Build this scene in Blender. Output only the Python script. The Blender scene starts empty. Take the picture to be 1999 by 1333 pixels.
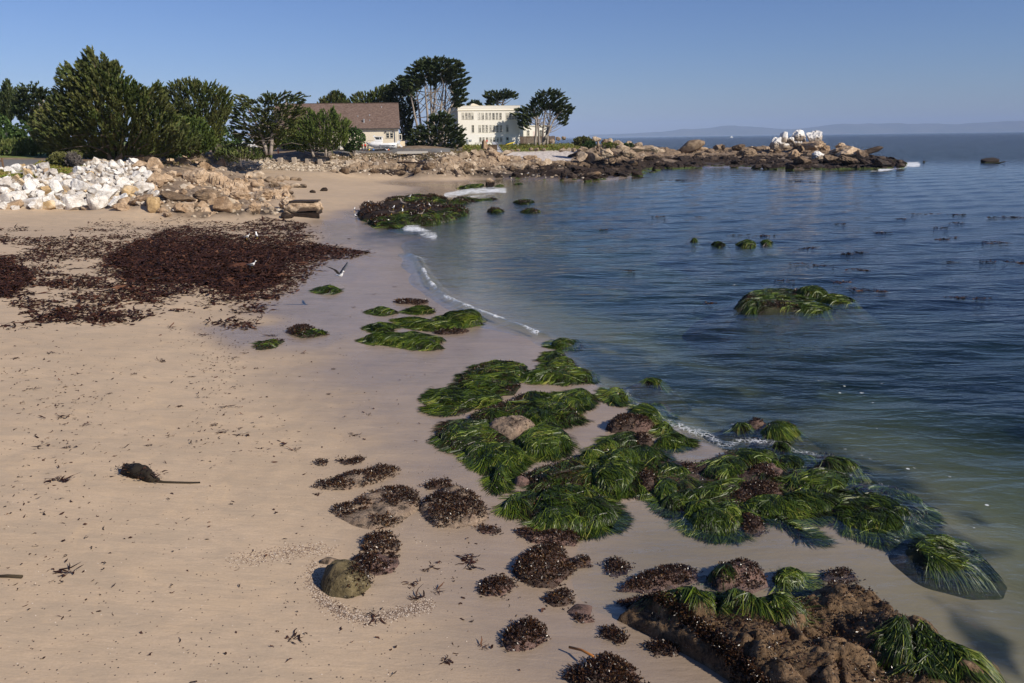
import bpy, math, random
import numpy as np
from mathutils import Matrix, Vector

random.seed(7)
rng = np.random.default_rng(7)
R = math.radians
scene = bpy.context.scene
COL = scene.collection

# ------------------------------------------------------------------ camera
HC = 8.5                       # eye height above the water, metres
W0, H0 = 1999.0, 1333.0
LENS = 28.0
F = LENS / 36.0 * W0
PITCH, ROLL = R(14.34), R(0.75)
fw = np.array([0, math.cos(PITCH), -math.sin(PITCH)])
rt0 = np.array([1.0, 0, 0]); up0 = np.array([0, math.sin(PITCH), math.cos(PITCH)])
rt = rt0 * math.cos(ROLL) - up0 * math.sin(ROLL)
up = up0 * math.cos(ROLL) + rt0 * math.sin(ROLL)
CAM = np.array([0, 0, HC])
cam = bpy.data.cameras.new('camera'); cam.lens = LENS; cam.sensor_width = 36.0
cam.clip_start = 0.1; cam.clip_end = 80000
camo = bpy.data.objects.new('camera', cam); COL.objects.link(camo)
camo.matrix_world = Matrix(((rt[0], up[0], -fw[0], 0), (rt[1], up[1], -fw[1], 0), (rt[2], up[2], -fw[2], HC), (0, 0, 0, 1)))
scene.camera = camo

# ------------------------------------------------------------------ sky, sun, exposure
SUN_AZ, SUN_EL = R(124), R(33)          # azimuth from +Y towards +X: to the right and behind the viewer
sdir = Vector((math.sin(SUN_AZ) * math.cos(SUN_EL), math.cos(SUN_AZ) * math.cos(SUN_EL), math.sin(SUN_EL)))
world = bpy.data.worlds.new('World'); scene.world = world; world.use_nodes = True
nt = world.node_tree; nt.nodes.clear()
sky = nt.nodes.new('ShaderNodeTexSky'); sky.sky_type = 'NISHITA'; sky.sun_disc = False
sky.sun_elevation = SUN_EL; sky.sun_rotation = SUN_AZ
sky.altitude = 0; sky.air_density = 1.0; sky.dust_density = 0.2; sky.ozone_density = 4.0
bg = nt.nodes.new('ShaderNodeBackground'); bg.inputs['Strength'].default_value = 0.068
wo = nt.nodes.new('ShaderNodeOutputWorld')
hs_ = nt.nodes.new('ShaderNodeMix'); hs_.data_type = 'RGBA'; hs_.blend_type = 'MULTIPLY'; hs_.inputs[0].default_value = 1.0
hs_.inputs[7].default_value = (.76, .86, 1.20, 1)          # the deep blue of this clear, low humidity sky
nt.links.new(sky.outputs[0], hs_.inputs[6]); nt.links.new(hs_.outputs[2], bg.inputs[0]); nt.links.new(bg.outputs[0], wo.inputs[0])
sun = bpy.data.lights.new('sun', 'SUN'); sun.energy = 5.0; sun.angle = R(0.55); sun.color = (1.0, 0.92, 0.80)
suno = bpy.data.objects.new('sun', sun); COL.objects.link(suno)
suno.rotation_euler = sdir.to_track_quat('Z', 'Y').to_euler(); suno.location = (60, -40, 80)
scene.view_settings.view_transform = 'Standard'; scene.view_settings.look = 'None'
scene.view_settings.exposure = 0.14; scene.view_settings.gamma = 1.0
scene.view_settings.use_curve_mapping = False
scene.render.engine = 'CYCLES'
scene.cycles.max_bounces = 8; scene.cycles.transparent_max_bounces = 16
scene.cycles.volume_bounces = 0
scene.cycles.use_denoising = True

# ------------------------------------------------------------------ numeric helpers
def rays(px, py):
    px = np.atleast_1d(np.asarray(px, float)); py = np.atleast_1d(np.asarray(py, float))
    d = fw[None] * F + (px - W0 / 2)[:, None] * rt[None] - (py - H0 / 2)[:, None] * up[None]
    return d / np.linalg.norm(d, axis=1)[:, None]

def project(P):
    q = P - CAM
    z = q @ fw
    z = np.where(np.abs(z) < 1e-6, 1e-6, z)
    px = (q @ rt) / z * F + W0 / 2; py = H0 / 2 - (q @ up) / z * F
    px = np.where(z > 0.5, px, -9999); py = np.where(z > 0.5, py, 9999)
    return px, py

def at_plane(px, py, z):
    d = rays(px, py); t = (z - HC) / d[:, 2]
    return CAM + d * t[:, None]

def at_range(px, py, dist):
    """points on the rays at horizontal depth dist (along +Y)"""
    d = rays(px, py); t = np.asarray(dist, float) / d[:, 1]
    return CAM + d * np.reshape(t, (-1, 1))

def hash3(i, j, k, seed):
    n = (i * 374761393 + j * 668265263 + k * 2147483647 + seed * 1274126177) & 0xFFFFFFFF
    n = ((n ^ (n >> 13)) * 1274126177) & 0xFFFFFFFF
    n = ((n ^ (n >> 16)) * 2246822519) & 0xFFFFFFFF
    return ((n ^ (n >> 15)) & 0xFFFFFF) / float(0xFFFFFF)

def vnoise(P, seed=0):
    """smooth value noise -1..1 on an (n,3) array"""
    P = np.asarray(P, float)
    b = np.floor(P).astype(np.int64); f = P - b; f = f * f * f * (f * (f * 6 - 15) + 10)
    out = 0
    for dx in (0, 1):
        wx = f[:, 0] if dx else 1 - f[:, 0]
        for dy in (0, 1):
            wy = f[:, 1] if dy else 1 - f[:, 1]
            for dz in (0, 1):
                wz = f[:, 2] if dz else 1 - f[:, 2]
                out = out + wx * wy * wz * hash3(b[:, 0] + dx, b[:, 1] + dy, b[:, 2] + dz, seed)
    return out * 2 - 1

def fbm(P, octaves=4, seed=0, gain=0.5, lac=2.03):
    P = np.asarray(P, float); s = 0; a = 1.0; tot = 0
    for o in range(octaves):
        s = s + a * vnoise(P * lac ** o + 17.3 * o, seed + o); tot += a; a *= gain
    return s / tot

def n2(x, y, sc, octv=3, seed=0):
    return fbm(np.stack([x * sc, y * sc, np.zeros_like(x) + 0.37], 1), octv, seed)

def sstep(a, b, x):
    t = np.clip((x - a) / (b - a), 0, 1); return t * t * (3 - 2 * t)

def poly_sd(px, py, poly):
    """signed distance, positive inside"""
    poly = np.asarray(poly, float); n = len(poly)
    d2 = np.full(px.shape, 1e18); inside = np.zeros(px.shape, bool)
    for i in range(n):
        x0, y0 = poly[i]; x1, y1 = poly[(i + 1) % n]
        ex, ey = x1 - x0, y1 - y0
        t = np.clip(((px - x0) * ex + (py - y0) * ey) / (ex * ex + ey * ey + 1e-12), 0, 1)
        d2 = np.minimum(d2, (px - x0 - t * ex) ** 2 + (py - y0 - t * ey) ** 2)
        c = ((y0 > py) != (y1 > py)) & (px < (x1 - x0) * (py - y0) / (y1 - y0 + 1e-12) + x0)
        inside ^= c
    d = np.sqrt(d2)
    return np.where(inside, d, -d)

def line_d(px, py, pts):
    pts = np.asarray(pts, float); d2 = np.full(px.shape, 1e18)
    for i in range(len(pts) - 1):
        x0, y0 = pts[i]; x1, y1 = pts[i + 1]; ex, ey = x1 - x0, y1 - y0
        t = np.clip(((px - x0) * ex + (py - y0) * ey) / (ex * ex + ey * ey + 1e-12), 0, 1)
        d2 = np.minimum(d2, (px - x0 - t * ex) ** 2 + (py - y0 - t * ey) ** 2)
    return np.sqrt(d2)

def pmask(px, py, poly, soft):
    return sstep(-soft, soft, poly_sd(px, py, poly))

def sample_poly(poly, n, r=rng):
    poly = np.asarray(poly, float); lo = poly.min(0); hi = poly.max(0)
    out = np.zeros((0, 2))
    while len(out) < n:
        q = lo + r.random((n * 3 + 20, 2)) * (hi - lo)
        out = np.concatenate([out, q[poly_sd(q[:, 0], q[:, 1], poly) > 0]])
    return out[:n]

def poisson(poly, rad, r=rng, tries=6000):
    pts = []
    for q in sample_poly(poly, tries, r):
        rr = rad(q) if callable(rad) else rad
        if all((q[0] - p[0]) ** 2 + (q[1] - p[1]) ** 2 > ((rr + p[2]) / 2) ** 2 for p in pts):
            pts.append((q[0], q[1], rr))
    return pts

# ------------------------------------------------------------------ mesh helpers
def tag(o, label=None, cat=None, group=None, kind=None):
    if label: o['label'] = label
    if cat: o['category'] = cat
    if group: o['group'] = group
    if kind: o['kind'] = kind
    return o

def make_mesh(name, verts, faces, mats, smooth=True, attrs=None, fmat=None):
    """faces: one (n,k) array or a list of such arrays"""
    if isinstance(faces, np.ndarray): faces = [faces]
    faces = [np.asarray(f, np.int32) for f in faces if len(f)]
    me = bpy.data.meshes.new(name)
    verts = np.asarray(verts, np.float32)
    me.vertices.add(len(verts)); me.vertices.foreach_set('co', verts.ravel())
    loops = np.concatenate([f.ravel() for f in faces]); tot = np.concatenate([np.full(len(f), f.shape[1], np.int32) for f in faces])
    st = np.concatenate([[0], np.cumsum(tot)[:-1]]).astype(np.int32)
    me.loops.add(len(loops)); me.loops.foreach_set('vertex_index', loops.astype(np.int32))
    me.polygons.add(len(tot)); me.polygons.foreach_set('loop_start', st)
    try: me.polygons.foreach_set('loop_total', tot)
    except Exception: pass
    me.polygons.foreach_set('use_smooth', np.full(len(tot), bool(smooth)))
    for m in (mats if isinstance(mats, (list, tuple)) else [mats]): me.materials.append(m)
    if fmat is not None: me.polygons.foreach_set('material_index', np.asarray(fmat, np.int32))
    for k, v in (attrs or {}).items():
        a = me.attributes.new(k, 'FLOAT', 'POINT'); a.data.foreach_set('value', np.asarray(v, np.float32))
    me.update(); me.validate()
    return me

def mobj(name, me, parent=None, loc=(0, 0, 0), rot=(0, 0, 0)):
    o = bpy.data.objects.new(name, me); COL.objects.link(o)
    o.location = loc; o.rotation_euler = rot
    if parent is not None: o.parent = parent
    return o

def empty(name, loc=(0, 0, 0), rz=0.0):
    o = bpy.data.objects.new(name, None); COL.objects.link(o); o.location = loc; o.rotation_euler = (0, 0, rz)
    o.empty_display_size = 0.2
    return o

class MB:
    """collects simple solids into one mesh"""
    def __init__(s): s.v = []; s.f = {}
    def add(s, v, fs):
        b = sum(len(x) for x in s.v); s.v.append(np.asarray(v, float))
        for f in fs: s.f.setdefault(len(f), []).append([i + b for i in f])
        return s
    def box(s, x0, x1, y0, y1, z0, z1, M=None):
        v = np.array([(x, y, z) for z in (z0, z1) for y in (y0, y1) for x in (x0, x1)], float)
        if M is not None: v = np.array([M @ Vector(p) for p in v])
        return s.add(v, [(0, 2, 3, 1), (4, 5, 7, 6), (0, 1, 5, 4), (2, 6, 7, 3), (0, 4, 6, 2), (1, 3, 7, 5)])
    def prism(s, poly, y0, y1):
        """poly in xz, extruded along y"""
        n = len(poly); v = [(x, y0, z) for x, z in poly] + [(x, y1, z) for x, z in poly]
        return s.add(v, [tuple(range(n)), tuple(range(2 * n - 1, n - 1, -1))] + [(i, i + n, (i + 1) % n + n, (i + 1) % n) for i in range(n)])
    def prism_x(s, poly, x0, x1):
        """poly in yz, extruded along x"""
        n = len(poly); v = [(x0, y, z) for y, z in poly] + [(x1, y, z) for y, z in poly]
        return s.add(v, [tuple(range(n - 1, -1, -1)), tuple(range(n, 2 * n))] + [(i, (i + 1) % n, (i + 1) % n + n, i + n) for i in range(n)])
    def tube(s, pts, rad, k=8, caps=True):
        v, q = tube_arrays(np.asarray(pts, float), rad, k)
        fs = [tuple(x) for x in q]
        if caps: fs += [tuple(range(k - 1, -1, -1)), tuple(range(len(v) - k, len(v)))]
        return s.add(v, fs)
    def loft(s, rings, caps=True):
        k = len(rings[0]); v = np.concatenate([np.asarray(r, float) for r in rings]); fs = []
        for i in range(len(rings) - 1):
            for j in range(k):
                a = i * k + j; b = i * k + (j + 1) % k
                fs.append((a, b, b + k, a + k))
        if caps: fs += [tuple(range(k - 1, -1, -1)), tuple(range(len(v) - k, len(v)))]
        return s.add(v, fs)
    def build(s, name, mat, parent=None, smooth=False, loc=(0, 0, 0), rot=(0, 0, 0)):
        me = make_mesh(name, np.concatenate(s.v), [np.array(f) for f in s.f.values()], mat, smooth)
        return mobj(name, me, parent, loc, rot)

def tube_arrays(pts, rad, k=6):
    n = len(pts); rad = np.broadcast_to(np.asarray(rad, float), (n,))
    t = np.gradient(pts, axis=0); t /= np.linalg.norm(t, axis=1)[:, None] + 1e-9
    ref = np.where(np.abs(t[:, 2:3]) > 0.9, np.array([[1.0, 0, 0]]), np.array([[0, 0, 1.0]]))
    a = np.cross(t, ref); a /= np.linalg.norm(a, axis=1)[:, None] + 1e-9
    b = np.cross(t, a)
    ang = np.arange(k) / k * 2 * math.pi
    v = pts[:, None] + rad[:, None, None] * (np.cos(ang)[None, :, None] * a[:, None] + np.sin(ang)[None, :, None] * b[:, None])
    i = np.arange(n - 1)[:, None] * k; j = np.arange(k)[None]
    q = np.stack([i + j, i + (j + 1) % k, i + k + (j + 1) % k, i + k + j], -1).reshape(-1, 4)
    return v.reshape(-1, 3), q

ORD = ['first', 'second', 'third', 'fourth', 'fifth', 'sixth', 'seventh', 'eighth', 'ninth', 'tenth', 'eleventh', 'twelfth',
       'thirteenth', 'fourteenth', 'fifteenth', 'sixteenth', 'seventeenth', 'eighteenth', 'nineteenth', 'twentieth',
       'twenty-first', 'twenty-second', 'twenty-third', 'twenty-fourth', 'twenty-fifth', 'twenty-sixth', 'twenty-seventh', 'twenty-eighth', 'twenty-ninth', 'thirtieth']

def cell_labels(items, cell):
    """items: list of (object, px, py, adjective); cell(px,py)->place phrase. Orders each cell's items left to right and words the label."""
    groups = {}
    for it in items: groups.setdefault((it[3], cell(it[1], it[2])), []).append(it)
    for (adj, place), L in groups.items():
        L.sort(key=lambda q: q[1])
        for i, q in enumerate(L):
            if len(L) == 1: q[0]['label'] = f'{adj} {place}'
            elif i == 0: q[0]['label'] = f'leftmost {adj} {place}'
            elif i == len(L) - 1: q[0]['label'] = f'rightmost {adj} {place}'
            else: q[0]['label'] = f'{ORD[min(i, 29)]} {adj} from the left {place}'

# ------------------------------------------------------------------ materials
class NM:
    def __init__(s, name):
        s.m = bpy.data.materials.new(name); s.m.use_nodes = True
        s.t = s.m.node_tree; s.t.nodes.clear()
        s.out = s.n('ShaderNodeOutputMaterial')
    def n(s, typ, **kw):
        nd = s.t.nodes.new(typ)
        for k, v in kw.items(): setattr(nd, k, v)
        return nd
    def set(s, sock, v):
        if hasattr(v, 'bl_idname') and hasattr(v, 'outputs'): v = v.outputs[0]
        if hasattr(v, 'is_linked') or isinstance(v, bpy.types.NodeSocket): s.t.links.new(v, sock)
        else:
            if isinstance(v, (tuple, list)) and len(v) == 3 and sock.type == 'RGBA': v = (*v, 1)
            sock.default_value = v
    def pos(s): return s.n('ShaderNodeNewGeometry').outputs['Position']
    def obj(s): return s.n('ShaderNodeTexCoord').outputs['Object']
    def attr(s, name): return s.n('ShaderNodeAttribute', attribute_name=name).outputs['Fac']
    def rand(s): return s.n('ShaderNodeObjectInfo').outputs['Random']
    def noise(s, vec, scale, detail=4.0, rough=0.55, dist=0.0, out='Fac'):
        nd = s.n('ShaderNodeTexNoise'); s.set(nd.inputs['Vector'], vec)
        nd.inputs['Scale'].default_value = scale; nd.inputs['Detail'].default_value = detail
        nd.inputs['Roughness'].default_value = rough; nd.inputs['Distortion'].default_value = dist
        return nd.outputs[out]
    def voro(s, vec, scale, feature='F1', out='Distance', rnd=1.0):
        nd = s.n('ShaderNodeTexVoronoi', feature=feature); s.set(nd.inputs['Vector'], vec)
        nd.inputs['Scale'].default_value = scale; nd.inputs['Randomness'].default_value = rnd
        return nd.outputs[out]
    def mapv(s, vec, scale=(1, 1, 1), rot=(0, 0, 0), loc=(0, 0, 0)):
        nd = s.n('ShaderNodeMapping'); s.set(nd.inputs['Vector'], vec)
        nd.inputs['Scale'].default_value = scale; nd.inputs['Rotation'].default_value = rot; nd.inputs['Location'].default_value = loc
        return nd.outputs[0]
    def ramp(s, fac, stops, interp='LINEAR'):
        nd = s.n('ShaderNodeValToRGB'); s.set(nd.inputs[0], fac); cr = nd.color_ramp; cr.interpolation = interp
        while len(cr.elements) < len(stops): cr.elements.new(0.5)
        for e, (p, c) in zip(cr.elements, stops):
            e.position = p; e.color = (c, c, c, 1) if isinstance(c, (int, float)) else (*c, 1)
        return nd.outputs[0]
    def mix(s, fac, a, b, blend='MIX'):
        nd = s.n('ShaderNodeMix', data_type='RGBA', blend_type=blend)
        s.set(nd.inputs[0], fac); s.set(nd.inputs[6], a); s.set(nd.inputs[7], b)
        return nd.outputs[2]
    def math(s, op, a, b=0.0, clamp=False):
        nd = s.n('ShaderNodeMath', operation=op, use_clamp=clamp); s.set(nd.inputs[0], a); s.set(nd.inputs[1], b)
        return nd.outputs[0]
    def sep(s, vec, ax):
        nd = s.n('ShaderNodeSeparateXYZ'); s.set(nd.inputs[0], vec); return nd.outputs[ax]
    def bump(s, h, strength=0.5, dist=0.02, normal=None):
        nd = s.n('ShaderNodeBump'); s.set(nd.inputs['Height'], h)
        nd.inputs['Strength'].default_value = strength; nd.inputs['Distance'].default_value = dist
        if normal is not None: s.set(nd.inputs['Normal'], normal)
        return nd.outputs[0]
    def bsdf(s, color, rough=0.8, spec=0.5, normal=None, metal=0.0, **kw):
        p = s.n('ShaderNodeBsdfPrincipled'); s.set(p.inputs['Base Color'], color); s.set(p.inputs['Roughness'], rough)
        s.set(p.inputs['Specular IOR Level'], spec); p.inputs['Metallic'].default_value = metal
        if normal is not None: s.set(p.inputs['Normal'], normal)
        for k, v in kw.items(): s.set(p.inputs[k], v)
        s.t.links.new(p.outputs[0], s.out.inputs['Surface'])
        return p

def flat_mat(name, col, rough=0.6, spec=0.4, var=0.12, scale=3.0, metal=0.0, bump=0.0):
    m = NM(name); o = m.obj(); f = m.noise(o, scale, 5)
    c = m.mix(f, tuple(x * (1 - var) for x in col), tuple(min(1, x * (1 + var)) for x in col))
    nb = m.bump(m.noise(o, scale * 6, 4), 0.4, bump) if bump else None
    m.bsdf(c, rough, spec, nb, metal)
    return m.m
# ------------------------------------------------------------------ the lie of the land
SHORE = [(1180, 353), (1090, 352), (1000, 351), (940, 357), (890, 372), (868, 384), (850, 400), (800, 436), (700, 437), (760, 452), (826, 464), (790, 492), (806, 508), (826, 536),
         (842, 562), (870, 583), (905, 602), (950, 620), (1000, 640), (1060, 660), (1090, 690), (1122, 728), (1165, 752), (1205, 778),
         (1245, 796), (1300, 826), (1380, 866)]
CP = [(px, py, 0.0) for px, py in SHORE]
CP += [(0, 1333, .95), (250, 1333, .85), (500, 1333, .7), (800, 1333, .5), (1000, 1333, .33), (1250, 1333, .2), (1400, 1333, .1),
       (0, 1150, 1.05), (300, 1150, .8), (560, 1150, .55), (800, 1180, .36), (1000, 1200, .17), (1130, 1230, .09), (1240, 1270, .08),
       (0, 1000, 1.15), (300, 980, .82), (600, 1000, .5), (800, 1080, .33), (900, 1000, .26), (1000, 1080, .12), (1090, 1050, .05),
       (0, 850, 1.25), (300, 800, .8), (600, 820, .45), (800, 900, .28), (950, 880, .2), (1080, 930, .12), (1180, 830, .08), (1230, 950, .05),
       (0, 700, 1.35), (300, 660, .85), (500, 720, .5), (700, 760, .3), (850, 720, .15), (960, 690, .06), (900, 645, .05), (760, 640, .16), (1000, 800, .14),
       (0, 560, 1.6), (200, 560, 1.2), (400, 580, .7), (560, 600, .38), (680, 560, .2), (770, 520, .06), (740, 470, .08), (640, 465, .26),
       (0, 470, 1.9), (150, 460, 1.6), (300, 480, 1.2), (480, 460, .75), (600, 430, .42), (690, 410, .3),
       (0, 408, 2.2), (150, 405, 1.95), (300, 420, 1.4), (420, 425, 1.0), (540, 420, .85), (640, 385, 1.0), (700, 395, .5),
       (760, 362, .6), (830, 352, .45), (600, 352, 1.8), (700, 345, 1.2), (820, 375, .15), (470, 347, 2.3), (900, 348, .3),
       # pool in the lower right, clear and ankle deep
       (1190, 1010, -.03), (1300, 1020, -.1), (1450, 1060, -.12), (1600, 1090, -.12), (1750, 1110, -.18), (1200, 1100, -.07), (1180, 1170, -.05),
       (1350, 1080, -.12), (1850, 1180, -.3), (1950, 1250, -.45), (1999, 1333, -.5), (1600, 1200, -.15), (1500, 1150, -.12), (1340, 880, -.06), (1310, 930, -.06),
       (1600, 1000, -.05), (1400, 960, -.05), (1750, 1000, -.12), (1500, 900, -.1),
       # rip-rap bank, path, lower ground behind it
       (0, 345, 5.0), (100, 327, 5.7), (250, 317, 5.9), (180, 365, 3.7), (60, 370, 3.8), (40, 316, 6.3), (200, 306, 6.55), (40, 296, 7.3), (330, 303, 6.5), (420, 298, 6.4),
       (330, 335, 4.9), (400, 352, 3.5), (440, 385, 1.9), (320, 385, 3.0), (520, 372, 1.5), (560, 375, 1.3),
       (450, 333, 3.0), (620, 335, 2.6), (450, 313, 4.75), (620, 313, 4.45), (540, 322, 3.8), (500, 297, 6.1), (620, 296, 6.2), (700, 293, 6.25), (800, 292, 6.3), (860, 292, 6.3),
       # ledge, pebble beach, lawn
       (720, 309, 4.6), (720, 330, 2.6), (900, 309, 4.3), (900, 325, 2.7), (800, 343, 1.0), (1000, 338, .9), (1150, 345, .4), (1100, 319, 2.4), (1180, 322, 1.4),
       (1000, 312, 3.3), (1000, 296, 5.0), (1110, 297, 4.5), (950, 294, 5.6), (1000, 287, 6.0), (1000, 281.5, 6.6), (1120, 286, 5.9), (1120, 281, 6.4), (900, 284, 6.6),
       # the point
       (1200, 302, 3.9), (1190, 284, 5.6), (1290, 296, 3.2), (1300, 322, .7), (1230, 330, .1), (1370, 297, 2.6), (1400, 322, .15), (1450, 300, 1.6), (1450, 324, .2),
       (1550, 294, 3.0), (1560, 324, .5), (1650, 302, 2.0), (1700, 315, .9), (1755, 326, .05)]
CPW = [np.array([at_plane(a, b, z)[0]]) for a, b, z in CP]
for a, b, dp in [(1000, 560, .45), (1100, 620, .5), (1200, 720, .75), (1350, 790, .9), (1450, 850, .6), (1600, 860, .55), (1800, 950, .6), (1999, 1060, .9), (1999, 900, 1.5),
                 (1999, 720, 2.6), (1750, 760, 1.6), (1600, 680, 2.0), (1300, 600, 1.4), (1000, 480, .8), (900, 480, .4), (870, 540, .2), (1000, 420, .8), (1100, 400, 1.2),
                 (1300, 420, 1.9), (1600, 420, 3.2), (1999, 450, 4.5), (1300, 500, 1.7), (1600, 540, 2.5), (1999, 560, 3.6), (1600, 352, 2.0), (1300, 352, .8), (1200, 365, .7),
                 (1060, 370, .5), (960, 385, .3), (1850, 340, 3), (1999, 320, 6), (1500, 345, 1.4), (1780, 300, 2.5), (1250, 335, .4)]:
    CPW.append(np.array([at_plane(a, b, 0)[0] * [1, 1, 0] + [0, 0, -dp]]))
for p in [(16, 4, -.6), (30, 10, -1.6), (60, 30, -3), (-6, 3, 1), (0, 4, .5), (-20, 10, 1.6), (-50, 30, 3), (-90, 70, 5), (-110, 110, 7.2),
          (50, 400, -6), (150, 330, -6), (250, 250, -7), (400, 400, -9), (100, 700, -10), (600, 600, -10), (300, 100, -7), (150, 60, -5), (90, 310, -4), (70, 335, -4.5), (40, 330, -1),
          (-100, 200, 7.2), (-200, 300, 8), (-300, 150, 8), (-50, 320, 7.0), (0, 290, 6.6), (15, 260, 6.2), (-100, 500, 8), (-400, 500, 9), (30, 265, 4.5), (-20, 400, 3), (10, 460, -5), (-60, 230, 6.6), (-40, 200, 6.35)]:
    CPW.append(np.array([p], float))
CPW = np.concatenate(CPW)
def _uv(x, y):
    r = np.sqrt(x * x + y * y) + 1e-6
    return np.log(r), np.arctan2(x, y)
_cu, _cv = _uv(CPW[:, 0], CPW[:, 1])
_C = 0.015
def _ker(du, dv): return np.sqrt(du * du + dv * dv + _C * _C)
_A = _ker(_cu[:, None] - _cu[None], _cv[:, None] - _cv[None])
_n = len(_cu)
_M = np.zeros((_n + 3, _n + 3)); _M[:_n, :_n] = _A - np.eye(_n) * 2e-3
_M[:_n, _n] = 1; _M[:_n, _n + 1] = _cu; _M[:_n, _n + 2] = _cv; _M[_n:, :_n] = _M[:_n, _n:].T
_w = np.linalg.solve(_M, np.concatenate([CPW[:, 2], [0, 0, 0]]))
def base_h(x, y):
    x = np.asarray(x, float); y = np.asarray(y, float); sh = x.shape; x = x.ravel(); y = y.ravel()
    out = np.empty(x.shape)
    for i in range(0, len(x), 40000):
        u, v = _uv(x[i:i + 40000], y[i:i + 40000])
        out[i:i + 40000] = _ker(u[:, None] - _cu[None], v[:, None] - _cv[None]) @ _w[:_n] + _w[_n] + _w[_n + 1] * u + _w[_n + 2] * v
    return np.clip(out, -11, 10).reshape(sh)

# regions of the ground, traced on the photograph and carried to the ground itself
P_ROCK_L = [(228, 402), (255, 385), (300, 380), (262, 322), (285, 305), (330, 298), (372, 312), (425, 335), (500, 345), (560, 372), (575, 385), (520, 395), (560, 420), (420, 424), (330, 424), (300, 408)]
P_RIPRAP = [(0, 330), (30, 322), (70, 322), (95, 330), (160, 325), (185, 312), (262, 316), (300, 350), (304, 378), (240, 392), (200, 402), (0, 406)]
P_LEDGE = [(640, 324), (660, 314), (720, 311), (840, 316), (900, 302), (970, 292), (1010, 312), (1100, 316), (1180, 324), (1182, 350), (1100, 350), (1000, 350), (900, 345), (840, 342), (720, 342), (640, 336)]
P_POINT = [(1112, 318), (1120, 300), (1150, 288), (1240, 282), (1290, 290), (1330, 292), (1400, 290), (1500, 288), (1600, 284), (1700, 298), (1775, 322), (1760, 334), (1500, 328), (1400, 325), (1300, 338), (1200, 346), (1150, 352), (1115, 350)]
P_RUBBLE = [(430, 333), (425, 322), (445, 313), (540, 310), (640, 314), (700, 318), (730, 328), (720, 336), (620, 335), (520, 330)]
P_SOIL = [(400, 330), (300, 325), (255, 316), (150, 318), (60, 326), (0, 335), (0, 270), (100, 262), (900, 262), (975, 290), (960, 300), (900, 306), (840, 316), (640, 314), (540, 309), (445, 312)]
P_PATH = [(-60, 330), (-60, 312), (60, 311), (96, 312), (110, 316), (60, 321)]
P_ROAD = [(600, 297), (610, 292), (640, 289), (900, 289), (905, 293.5), (860, 297.5), (640, 299.5), (560, 300)]
P_LAWN = [(905, 296), (905, 282), (1010, 279), (1060, 277), (1130, 277), (1165, 283), (1142, 292), (1100, 294), (1060, 294.5), (985, 297), (962, 293), (930, 298)]
P_PEB = [(985, 297), (1060, 295), (1130, 292), (1122, 302), (1112, 318), (1060, 316), (1010, 314), (975, 300)]
P_ICE = [[(-30, 333), (0, 330), (16, 330), (14, 336), (60, 337), (72, 348), (30, 350), (0, 348), (-30, 346)], [(68, 324), (78, 317), (100, 316), (150, 320), (166, 327), (130, 340), (105, 338), (92, 330)]]
P_REEF = [[(1090, 690), (1130, 665), (1230, 685), (1330, 705), (1420, 745), (1520, 775), (1560, 830), (1480, 840), (1380, 815), (1290, 790), (1210, 765), (1130, 730)],
          [(900, 505), (1000, 490), (1150, 520), (1330, 570), (1500, 560), (1720, 570), (1760, 620), (1600, 640), (1450, 640), (1300, 650), (1150, 610), (1000, 560)],
          [(860, 400), (960, 402), (1130, 415), (1260, 425), (1240, 450), (1100, 440), (900, 428), (800, 440), (830, 470), (700, 470), (760, 430)],
          [(1160, 425), (1300, 430), (1330, 470), (1560, 470), (1560, 490), (1330, 490), (1180, 450)],
          [(1640, 910), (1740, 920), (1800, 960), (1900, 990), (1960, 1080), (1860, 1110), (1760, 1060), (1640, 990)],
          [(1850, 1170), (1920, 1180), (1990, 1230), (1999, 1333), (1940, 1290), (1880, 1230)], [(1960, 830), (2050, 830), (2050, 900), (1970, 880)],
          [(1400, 740), (1500, 720), (1600, 740), (1640, 800), (1560, 800)], [(1250, 640), (1400, 650), (1600, 680), (1800, 720), (2050, 760), (2050, 830), (1850, 800), (1700, 770), (1500, 740), (1350, 700)], [(1380, 850), (1480, 845), (1560, 860), (1640, 885), (1700, 920), (1660, 930), (1560, 900), (1440, 890)]]

def rock_rough(x, y, px, py):
    m = np.maximum.reduce([pmask(px, py, P_ROCK_L, 6), pmask(px, py, P_LEDGE, 5), pmask(px, py, P_POINT, 3)])
    m = np.where((y > 60) & (y < 330), m, 0)
    big = n2(x, y, .22, 3, 5); sm = np.abs(n2(x, y, .7, 3, 9))
    return m * (0.55 * big + 0.9 * (0.35 - sm)), m

def ground(x, y, full=False):
    x = np.asarray(x, float); y = np.asarray(y, float); sh = x.shape; xr = x.ravel(); yr = y.ravel()
    z = base_h(xr, yr)
    px, py = project(np.stack([xr, yr, z], 1))
    d, m = rock_rough(xr, yr, px, py)
    beach = sstep(4, 1.5, z) * (1 - m)
    z = z + np.clip(d, -.3, 1.0) + beach * sstep(6, 20, yr) * (0.035 * n2(xr, yr, .5, 3, 21) + 0.02 * n2(xr, yr, 1.7, 2, 22)) * sstep(-.1, .3, z)
    soil = sstep(3.0, 4.5, z) * (1 - m)
    z = z + soil * (0.12 * n2(xr, yr, .35, 3, 31))
    if full: return z, px, py, m
    return z.reshape(sh)

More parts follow.
